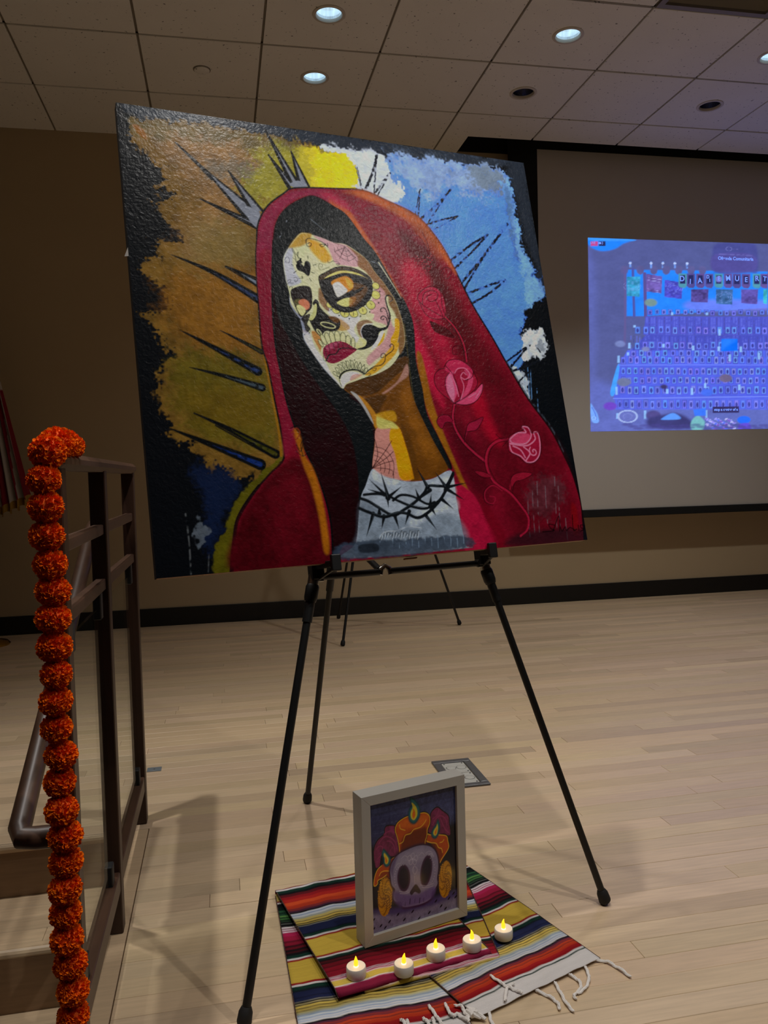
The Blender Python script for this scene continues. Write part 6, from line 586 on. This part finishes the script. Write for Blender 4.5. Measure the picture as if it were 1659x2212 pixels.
nx, ny = 230, 300; cv = Canvas(nx, ny, (30, 30, 52), seed=3); im = np.clip(cv.run(ART_SKULL) * PRINT_GAIN, 0, .9); U, V = np.meshgrid(np.linspace(0, 1, nx), np.linspace(0, 1, ny))
O3 = np.array(fp(FB - .001, .007, FH - FB + .001)); P = O3 + fd * ((FW - 2 * FB + .002) * U)[..., None] - up * ((FH - 2 * FB + .002) * V)[..., None]
grid_surface('art_print', P, im, M_print, t, smooth=False, label='print of a white sugar skull, orange candles and marigolds')
build('back_board', MB().add([fp(x, y, z) for y in (.012, FD - .003) for x, z in ((FB - .002, FB - .002), (FW - FB + .002, FB - .002), (FW - FB + .002, FH - FB + .002), (FB - .002, FH - FB + .002))], [(0, 3, 2, 1), (4, 5, 6, 7), (0, 1, 5, 4), (1, 2, 6, 5), (2, 3, 7, 6), (3, 0, 4, 7)]), M_raw, t)

# ------------------------------------------------------------------ striped blankets
W_, GR, RD, NV, YL, BK = (206, 202, 200), (12, 46, 36), (128, 16, 24), (24, 30, 62), (192, 162, 62), (14, 13, 16)
LOW = [(0, (210, 205, 202)), (.018, GR), (.0215, W_), (.027, (136, 16, 22)), (.034, (150, 22, 26)), (.040, (176, 50, 26)), (.046, (184, 62, 30)), (.049, (120, 40, 34)), (.0515, (184, 60, 30)), (.056, (112, 40, 48)), (.059, (140, 46, 44)), (.062, (76, 36, 56)), (.066, BK),
       (.070, W_), (.0735, (150, 164, 186)), (.076, W_), (.0785, (142, 156, 178)), (.082, (186, 190, 190)), (.085, (132, 146, 164)), (.089, (158, 160, 146)), (.093, (178, 166, 104)), (.0965, (64, 54, 40)), (.098, (190, 166, 84)), (.103, (60, 50, 36)), (.105, (194, 168, 80)), (.110, BK), (.1125, (176, 160, 110)), (.115, BK), (.1185, (120, 116, 104)), (.1205, NV), (.128, (16, 20, 46)), (.131, NV), (.144, (12, 22, 30)),
       (.149, GR), (.158, W_), (.1625, (140, 18, 24)), (.168, YL), (.226, (140, 18, 24)), (.231, W_), (.2355, GR), (.244, BK), (.251, (60, 12, 18)), (.256, (24, 10, 14)), (.262, (96, 14, 28)), (.268, (52, 10, 18)), (.274, (128, 18, 42)), (.282, (96, 14, 32)), (.288, (150, 24, 58)), (.302, (170, 30, 76)),
       (.314, (214, 190, 200)), (.318, (150, 40, 80)), (.321, (222, 206, 210)), (.325, (120, 40, 70)), (.328, (216, 204, 206)), (.333, BK), (.342, (92, 96, 90)), (.345, BK), (.350, (40, 64, 44)), (.354, (16, 26, 20)), (.358, (64, 112, 58)), (.363, (24, 50, 30)), (.367, (90, 140, 70)), (.372, (30, 70, 44)), (.378, (20, 44, 34)), (.384, (40, 84, 54)), (.390, (14, 30, 24)), (.402, BK), (.414, W_), (.419, RD), (.424, (196, 172, 96)), (.452, RD), (.458, (110, 108, 104)), (.464, BK), (.5, (30, 30, 30))]
TOP = [(0, (118, 22, 52)), (.003, (150, 36, 76)), (.006, (206, 196, 196)), (.009, (196, 168, 72)), (.024, (206, 176, 186)), (.027, (140, 30, 62)), (.030, (200, 180, 190)), (.032, (110, 20, 48)), (.034, (190, 168, 178)), (.036, (128, 16, 36)), (.050, (100, 10, 26)), (.053, (124, 14, 32)), (.062, (80, 10, 20)), (.066, (104, 12, 26)), (.074, (44, 10, 14)), (.078, (70, 12, 18)), (.083, (20, 12, 14)), (.088, GR), (.094, W_), (.098, (140, 18, 24)), (.103, YL),
       (.158, (140, 18, 24)), (.163, W_), (.168, GR), (.176, (12, 22, 34)), (.180, NV), (.204, (118, 116, 104)), (.207, BK), (.210, (170, 150, 80)), (.213, BK), (.216, (186, 160, 76)), (.222, (58, 50, 38)), (.224, (182, 164, 96)), (.232, (150, 154, 142)), (.238, (186, 190, 194)), (.244, (136, 152, 178)), (.248, (194, 198, 204)), (.253, BK), (.258, (66, 34, 54)), (.264, (126, 42, 44)), (.272, (176, 54, 28)), (.284, (192, 70, 32)), (.296, (160, 32, 26)), (.308, (132, 18, 24)), (.318, (84, 14, 22)), (.328, BK), (.336, GR), (.346, W_), (.352, RD), (.358, YL), (.40, YL)]
def stripe(tab, s_):
    pos = np.array([a for a, _ in tab]); col = np.array([lin(c) for _, c in tab]); k = np.clip(np.searchsorted(pos, s_, side='right') - 1, 0, len(tab) - 1); c = col[k]
    for d_ in (.0009, -.0009): c = c + col[np.clip(np.searchsorted(pos, s_ + d_, side='right') - 1, 0, len(tab) - 1)]
    return c / 3
rsn = np.random.RandomState(11)
def blanket(label, lower, upper, zl, zu, skew, s0u, lenl, lenu, s0l=0.):
    """lower/upper: corners FL, FR, BR, BL of the two halves; one cloth folded over at its back edge"""
    lo, hi = np.array(lower, float), np.array(upper, float); t = thing('striped_blanket', label, 'blanket', (*((lo.sum(0) + hi.sum(0)) / 8), 0.), 'folded striped blankets on the floor')
    nxx = 40; x = np.linspace(0, 1, nxx); wav = lambda a, ph: .0022 * np.sin(a * 9 + ph) + .0012 * np.sin(a * 23 + ph * 2)
    def sheet(cn, z, tab, ln, off, n, ph, sk):
        v = np.linspace(0, 1, n); X, V = np.meshgrid(x, v); p = (cn[0] * (1 - X[..., None]) + cn[1] * X[..., None]) * (1 - V[..., None]) + (cn[3] * (1 - X[..., None]) + cn[2] * X[..., None]) * V[..., None]
        s_ = V * ln + off + wav(X, ph) * .8 + sk * X; zz = z + .0007 * np.sin(X * 17 + V * 6 + ph) * np.sin(V * 13 + ph) + .0006 * np.sin(X * 41 + ph)
        return np.concatenate([p, zz[..., None]], -1), stripe(tab, s_) * (1 + .10 * (rsn.rand(n, 1, 1) - .5)) * (1 + .06 * (rsn.rand(n, nxx, 1) - .5)), s_
    A, ca, _ = sheet(lo, zl, LOW, lenl, s0l, 330, 1.3, 0); B, cb, _ = sheet(hi, zu, TOP, lenu, s0u, 260, 2.1, skew)
    # rolled front edge of the upper half
    B[0, :, 2] = zu - .006; B[1, :, 2] -= .003
    m_ = 9; th = np.linspace(0, math.pi, m_ + 2)[1:-1]; a0, b0 = A[-1], B[-1]; out = (A[-1] - A[-12]); out[:, 2] = 0; out = out / np.linalg.norm(out, axis=1)[:, None]
    F = np.stack([a0 * (1 + math.cos(a)) / 2 + b0 * (1 - math.cos(a)) / 2 + out * .006 * math.sin(a) for a in th]); cf = np.stack([ca[-1]] * 4 + [cb[-1]] * (m_ - 4))
    o = grid_surface('cloth', np.concatenate([A, F, B[::-1]]), np.concatenate([ca, cf, cb[::-1]]), M_cloth, t)
    sd = o.modifiers.new('thickness', 'SOLIDIFY'); sd.thickness = .0012; sd.offset = -1
    hem = MB()
    for side in (0, -1):
        for S_ in (A, B): hem.tube([tuple(p) for p in S_[::10, side] + np.array((0, 0, .0006))], .0011, 6)
    build('hem_edge', hem, M_hem, t, smooth=True, label='dark stitched side hem'); return t
M_hem = mat('dark_hem_thread', (44, 30, 26), .9, vary=.3, scale=300, second=(92, 60, 50))
b1 = blanket('striped blanket on the left, folded over, its top half under the frame and candles', [(.100, 1.285), (.392, 1.297), (.395, 1.83), (.089, 1.82)], [(.176, 1.408), (.488, 1.468), (.40, 1.866), (.089, 1.806)], .0022, .0165, .010, -.014, .455, .366)
b2 = blanket('striped blanket on the right, turned at an angle, its white fringe nearest the easel foot', [(.404, 1.304), (.690, 1.413), (.551, 1.832), (.250, 1.715)], [(.226, 1.418), (.501, 1.456), (.530, 1.806), (.250, 1.735)], .0065, .0115, .0, .022, .446, .375, -.020)
def tassels(t, sets, z):
    for st in sets:
        n_ = len(st); pts = []
        for k in range((n_ - 1) * 5 + 1):
            i, f = min(k // 5, n_ - 2), (k - 5 * min(k // 5, n_ - 2)) / 5; p0, p1, p2, p3 = (Vector((*st[min(max(j, 0), n_ - 1)], 0)) for j in (i - 1, i, i + 1, i + 2))
            p = .5 * (2 * p1 + (p2 - p0) * f + (2 * p0 - 5 * p1 + 4 * p2 - p3) * f * f + (3 * p1 - p0 - 3 * p2 + p3) * f ** 3); pts.append((p.x, p.y, z + .0035 + .0015 * math.sin(k * 1.3)))
        b = MB()
        for ph in (0, 2.1, 4.2): b.tube([(p[0] + .0015 * math.cos(k * .9 + ph), p[1] + .0015 * math.sin(k * .9 + ph), p[2] + .0006 * math.sin(k * 1.1 + ph)) for k, p in enumerate(pts)], [.0018] * (len(pts) - 1) + [.0008], 6)
        build('tassel', b, M_yarn, t, smooth=True)
tassels(b2, [[(.676, 1.414), (.699, 1.404), (.712, 1.379), (.721, 1.349)], [(.652, 1.398), (.645, 1.367), (.624, 1.339), (.603, 1.328)], [(.613, 1.382), (.622, 1.363), (.616, 1.341), (.596, 1.326), (.595, 1.315)], [(.577, 1.367), (.575, 1.338), (.573, 1.309), (.576, 1.284)], [(.534, 1.354), (.55, 1.334), (.558, 1.313), (.554, 1.295)], [(.431, 1.316), (.427, 1.291), (.430, 1.265)]], .0005)
tassels(b2, [[(.502, 1.343), (.489, 1.359), (.477, 1.375), (.464, 1.405)], [(.497, 1.37), (.481, 1.361), (.465, 1.329)]], .0085)
tassels(b1, [[(.345, 1.290), (.339, 1.310), (.335, 1.332), (.331, 1.355)], [(.388, 1.298), (.375, 1.318), (.365, 1.318), (.361, 1.334), (.361, 1.353)], [(.390, 1.305), (.387, 1.325), (.387, 1.338), (.376, 1.344)], [(.318, 1.295), (.318, 1.311), (.313, 1.325)], [(.326, 1.295), (.328, 1.309), (.329, 1.322)], [(.278, 1.298), (.278, 1.321), (.274, 1.330)], [(.284, 1.298), (.284, 1.319), (.284, 1.327)]], .005)
tassels(b1, [[(.15 + .04 * i, 1.288), (.147 + .04 * i, 1.262), (.155 + .04 * i, 1.235)] for i in range(6)], .0005)
# bunched white corner between the two fringes
kn = MB()
for i in range(7): a = i * .9; kn.tube([(.396 + .004 * math.cos(a), 1.324 + .004 * math.sin(a), .008 + .0015 * (i % 3)), (.402 + .006 * math.cos(a), 1.310 + .006 * math.sin(a * 1.7), .012), (.412 + .008 * math.cos(a + 1), 1.306 + .008 * math.sin(a), .006)], [.003, .0045, .002], 7)
build('fringe_knot', kn, M_yarn, b2, smooth=True)

# ------------------------------------------------------------------ flameless tea lights
def flame_mb(x, y, z, lean, sg):
    pts = []; rs = []
    for k in range(9):
        f = k / 8; pts.append((x + lean * (math.sin(f * 3.0) * .6 * f) + sg * .0022 * max(0, f - .72) * 3, y, z + .021 * f)); rs.append((.0030, .0038, .0042, .0043, .0041, .0034, .0025, .0016, .0006)[k])
    return MB().tube(pts, rs, 12)
for i, (x, y, z, ln, sg, lab) in enumerate(((.217, 1.455, .0175, 0, 0, 'white flameless tea light at the left end of the row'), (.306, 1.442, .0175, .0015, 1, 'white flameless tea light, second in the row from the left, nearest the viewer'), (.377, 1.474, .0175, -.0005, .6, 'white flameless tea light in the middle of the row of five'), (.454, 1.486, .0175, .0012, -1, 'white flameless tea light on the blanket edge, fourth from the left'), (.530, 1.515, .0125, -.0015, .7, 'white flameless tea light farthest right, apart on the yellow stripe'))):
    t = thing('tea_light', lab, 'candle', (x, y, z), 'flameless tea lights in front of the frame')
    build('body', MB().lathe([(.001, z), (.0178, z), (.0186, z + .0015), (.0186, z + .0175), (.0176, z + .0192), (.0164, z + .0190), (.004, z + .0176), (.001, z + .0176)], x, y, 32), M_plast, t, smooth=True)
    build('flame', flame_mb(x, y, z + .0165, ln, sg), M_flame, t, smooth=True, label='glowing yellow plastic flame'); build('flame_root', MB().lathe([(.0048, z + .0176), (.0040, z + .0196), (.0030, z + .021)], x, y, 14), M_glow, t, smooth=True)
    l = bpy.data.lights.new('tea_light_glow', 'POINT'); l.energy = .012; l.color = (1, .62, .12); l.shadow_soft_size = .004; o = bpy.data.objects.new('tea_light_glow', l); C.objects.link(o); o.location = (x, y, z + .045)

# ------------------------------------------------------------------ stairs down from the stage and the railing along them
RISE, GOING = .15, .27
t = thing('stairs', 'pale wooden steps going down beside the railing, at the lower left', 'stairs', (-1.0, SY1 - GOING * 2, -.6))
for k in range(1, 4):
    z = -RISE * k; y1, y0 = SY1 - GOING * (k - 1), SY1 - GOING * k
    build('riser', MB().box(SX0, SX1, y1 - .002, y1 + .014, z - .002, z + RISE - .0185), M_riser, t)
    w3 = (y1 - .002 - y0 - .03) / 4
    for j in range(4):
        xs = SX0
        while xs < SX1 - .001:
            xe = min(xs + random.uniform(.5, 1.1), SX1); build('plank', MB().box(xs + .0004, xe - .0004, y0 + .03 + w3 * j + .0004, y0 + .03 + w3 * (j + 1) - .0004, z - .02, z + random.uniform(-.0003, .0003), .0008), M_step, t); xs = xe
    build('nosing', MB().tube([(SX0, y0 + .012, z - .014), (SX1, y0 + .012, z - .014)], .014, 14).box(SX0, SX1, y0 + .012, y0 + .0296, z - .028, z), M_step, t)
build('nosing', MB().tube([(SX0, SY1 - .002, -.014), (SX1 - .004, SY1 - .002, -.014)], .014, 14), M_step, t)
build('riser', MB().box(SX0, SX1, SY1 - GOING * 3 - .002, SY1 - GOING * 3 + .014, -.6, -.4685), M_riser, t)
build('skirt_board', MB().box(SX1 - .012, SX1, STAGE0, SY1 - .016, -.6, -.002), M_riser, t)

t = thing('railing', 'dark wooden stair railing with glass panels at the left, garland hung on its front post', 'railing', (-.25, 1.8, 0))
X0, X1 = -.267, -.235; PY = ((1.285, 1.322), (1.740, 1.777), (2.292, 2.330))
for a, b in PY: build('post', MB().box(X0, X1, a, b, .0005, .980, .002), M_wood, t)
build('top_rail', MB().box(-.273, -.229, 1.278, 2.337, .976, 1.003, .009), M_woodh, t, label='rounded brown top rail')
for (a, b), (c, d) in zip(PY[:-1], PY[1:]):
    build('cross_rail', MB().box(-.261, -.241, b - .001, c + .001, .847, .868, .002), M_woodh, t); build('cross_rail', MB().box(-.261, -.241, b - .001, c + .001, .733, .756, .002), M_woodh, t)
    build('bottom_rail', MB().box(-.265, -.237, b - .001, c + .001, .092, .134, .002), M_woodh, t)
    build('glass_panel', MB().box(-.254, -.248, b + .022, c - .022, .150, .705, .0008), M_glass, t)
    for yy in (b + .05, c - .05):
        build('glass_clip', MB().box(-.259, -.243, yy - .014, yy + .014, .680, .734, .002), M_dark, t, label='small dark glass clip'); build('glass_clip', MB().box(-.259, -.243, yy - .014, yy + .014, .132, .176, .002), M_dark, t, label='small dark glass clip')
hp = [(-.266, 1.315, .405), (-.300, 1.315, .405), (-.322, 1.318, .406), (-.330, 1.336, .413), (-.330, 1.60, .545), (-.330, 2.00, .745), (-.330, 2.17, .830), (-.328, 2.20, .842), (-.322, 2.212, .845)]
build('handrail', MB().tube(hp, .0175, 16), M_woodh, t, smooth=True, label='round sloping wooden handrail')

# ------------------------------------------------------------------ marigold garland
def pompom(seed, R=.0222):
    r = random.Random(seed); b = MB()
    for k in range(760):
        zz = 1 - 2 * (k + .5) / 760; a = k * 2.39996 + r.uniform(-.3, .3); d = Vector((math.sqrt(1 - zz * zz) * math.cos(a), math.sqrt(1 - zz * zz) * math.sin(a), zz * .96))
        s_ = d.cross(Vector((0, 0, 1)) if abs(zz) < .9 else Vector((1, 0, 0))).normalized(); u = s_.cross(d); tw = r.uniform(0, 6.28); e1 = s_ * math.cos(tw) + u * math.sin(tw); e2 = d.cross(e1).normalized(); rr_ = R * r.uniform(.9, 1.08)
        p0, p1 = d * rr_ * .80, d * rr_; w_ = R * r.uniform(.09, .14)
        b.add([p0 - e1 * w_ * .5, p0 + e1 * w_ * .5, p1 + e1 * w_ + e2 * w_ * r.uniform(-.5, .5), p1 + d * R * .06 + e2 * w_ * r.uniform(-.9, .9), p1 - e1 * w_ + e2 * w_ * r.uniform(-.5, .5)], [(0, 1, 2, 3), (0, 3, 4)])
    return b
gt = thing('marigold_garland', 'garland of orange marigold flowers hanging down the front railing post', 'garland', (-.25, 1.245, .55))
kinds = [pompom(s_) for s_ in (3, 8, 21)]; cores = None; protos = []
spots = []
zz = .962; k = 0
while zz > .02:
    f = (.962 - zz) / .8; spots.append((-.2505 + .004 * f + random.uniform(-.0028, .0028), 1.247 + random.uniform(-.003, .003), zz, random.uniform(.95, 1.05))); zz -= random.uniform(.0385, .0425)
spots += [(-.2475, 1.256, 1.002, 1.14), (-.241, 1.292, 1.016, 1.08), (-.241, 1.330, 1.018, 1.04), (-.242, 1.370, 1.018, 1.0), (-.243, 1.410, 1.017, .95)]
for i, (x, y, z, s_) in enumerate(spots):
    if i < 3:
        o = build('marigold', kinds[i], M_mari, gt); core = build('flower_core', MB().lathe([(.002, -.0192), (.011, -.0165), (.0185, -.007), (.0198, 0), (.0185, .007), (.011, .0165), (.002, .0192)], 0, 0, 12), M_core, gt, smooth=True); core.parent = o; protos.append(o)
        for q in (o, core):
            q.data.transform(Matrix.Translation(Vector(gt['at'])))
    else: o = copy_tree(protos[i % 3], gt)
    o.location = Vector((x, y, z)) - Vector(gt['at']); o.rotation_euler = (random.uniform(-.25, .25), random.uniform(-.25, .25), random.uniform(0, 6.28)); o.scale = (s_ * random.uniform(.96, 1.08),) * 2 + (s_ * 1.02,)
build('string', MB().tube([(-.243, 1.43, 1.012), (-.245, 1.30, 1.012), (-.247, 1.262, 1.010), (-.2495, 1.249, .985), (-.249, 1.247, .5), (-.247, 1.247, .02)], .0016, 6), M_dark, gt)

# ------------------------------------------------------------------ flag on a stand, far left
fx, fy = -1.385, 5.12
t = thing('flag_stand', 'red and white striped flag with gold fringe on a pole, at the far left wall', 'flag', (fx, fy, 0))
build('base', MB().lathe([(.001, 0), (.115, 0), (.118, .008), (.105, .022), (.060, .034), (.030, .052), (.024, .10), (.016, .12), (.001, .12)], fx, fy, 36), M_brass, t, smooth=True, label='brass pole base')
build('pole', MB().tube([(fx, fy, .10), (fx, fy, 2.42)], .013, 12), M_pole, t, smooth=True); build('finial', MB().lathe([(.001, 2.42), (.022, 2.425), (.024, 2.45), (.012, 2.48), (.018, 2.51), (.001, 2.57)], fx, fy, 16), M_brass, t, smooth=True)
nx, ny = 150, 120; U, V = np.meshgrid(np.linspace(0, 1, nx), np.linspace(0, 1, ny))      # U: hoist side to fly side, V: top to bottom
spread = .02 + .235 * np.clip((2.05 - (2.2 - V * (1.32 - .06 * U))) / 1.05, 0, 1) ** 1.25
zt = 2.22 - .10 * U; zb = .775 + .105 * U + .012 * np.sin(U * 40); Z = zt + (zb - zt) * V; sp = .025 + .225 * np.clip((2.15 - Z) / 1.2, 0, 1.1) ** 1.1
P = np.stack([fx + .01 + sp * (U * 1.04 - .02) + .01 * V * np.sin(U * 38), fy - .02 - .05 * V * (.5 + .5 * np.sin(U * 42)) - .02, Z], -1)
red = np.array(lin((120, 16, 30))); wh = np.array(lin((176, 168, 160))); gold = np.array(lin((150, 112, 24))); blue = np.array(lin((22, 26, 62)))
k = np.floor(U * 9 + V * .8); cols = np.where((k % 2 == 0)[..., None], wh, red); ed = (U > .93) & (Z > 1.47) & (Z < 1.84); cols = np.where(ed[..., None] & (np.floor(Z / .052) % 2 == 0)[..., None], red, np.where(ed[..., None], wh, cols)); cols = np.where(((Z > 1.78) & (U < .8))[..., None], blue, cols)
fo = grid_surface('flag_cloth', P, cols, M_flag, t); sd = fo.modifiers.new('thickness', 'SOLIDIFY'); sd.thickness = .002
fr = MB()
for i in range(0, nx - 1):
    p = P[-1, i]; q = P[-1, i + 1]; d_ = (0, 0, -.045); fr.add([p, q, (q[0], q[1] - .001, q[2] - .045), (p[0], p[1] - .001, p[2] - .045), (p[0], p[1] + .003, p[2]), (q[0], q[1] + .003, q[2]), (q[0], q[1] + .002, q[2] - .045), (p[0], p[1] + .002, p[2] - .045)], [(0, 3, 2, 1), (4, 5, 6, 7), (0, 1, 5, 4), (3, 7, 6, 2)])
build('gold_fringe', fr, mat('gold_fringe_thread', (150, 112, 26), .6, vary=.35, scale=160, stretch=(1, 1, .1)), t, label='gold fringe')

# ------------------------------------------------------------------ floor outlet, small floor plate
ox, oy = .713, 2.42
t = thing('floor_outlet', 'grey metal floor outlet box with two pale lids, set in the floor behind the frame', 'floor outlet', (ox, oy, 0))
fm = MB().box(.648, .776, 2.307, 2.330, .0005, .0062).box(.648, .776, 2.512, 2.538, .0005, .0062).box(.648, .673, 2.330, 2.512, .0005, .0062).box(.751, .776, 2.330, 2.512, .0005, .0062)
build('rim', fm, M_steel, t, bevel=.0025)
for a, b in ((2.332, 2.419), (2.423, 2.510)):
    pl = build('cover_plate', MB().box(.675, .749, a, b, .0005, .0036, .0008), M_plate, t, label='pale grey outlet plate'); cy = (a + b) / 2
    for cx in (.696, .730):
        sub('lid', MB().lathe([(.0005, .0046), (.0135, .0046), (.0148, .0042), (.0150, .0036)], cx, cy, 24), M_plate, pl, t, smooth=True); sub('lid_groove', MB().lathe([(.0152, .00372), (.0166, .00372)], cx, cy, 24, False), M_dark, pl, t)
    for cx in (.682, .742):
        for cyy in (a + .008, b - .008): sub('screw', MB().lathe([(.0003, .0042), (.0028, .0042), (.0030, .0036)], cx, cyy, 10), M_dark, pl, t)
t = thing('floor_plate', 'tiny grey metal plate in the floor beside the railing end', 'floor plate', (-.249, 2.722, 0))
build('plate', MB().box(-.272, -.226, 2.704, 2.740, .0004, .0026, .0008), M_bluegrey, t); build('screw', MB().lathe([(.0003, .0028), (.0028, .0028), (.003, .0022)], -.249, 2.722, 10), M_chrome, t)
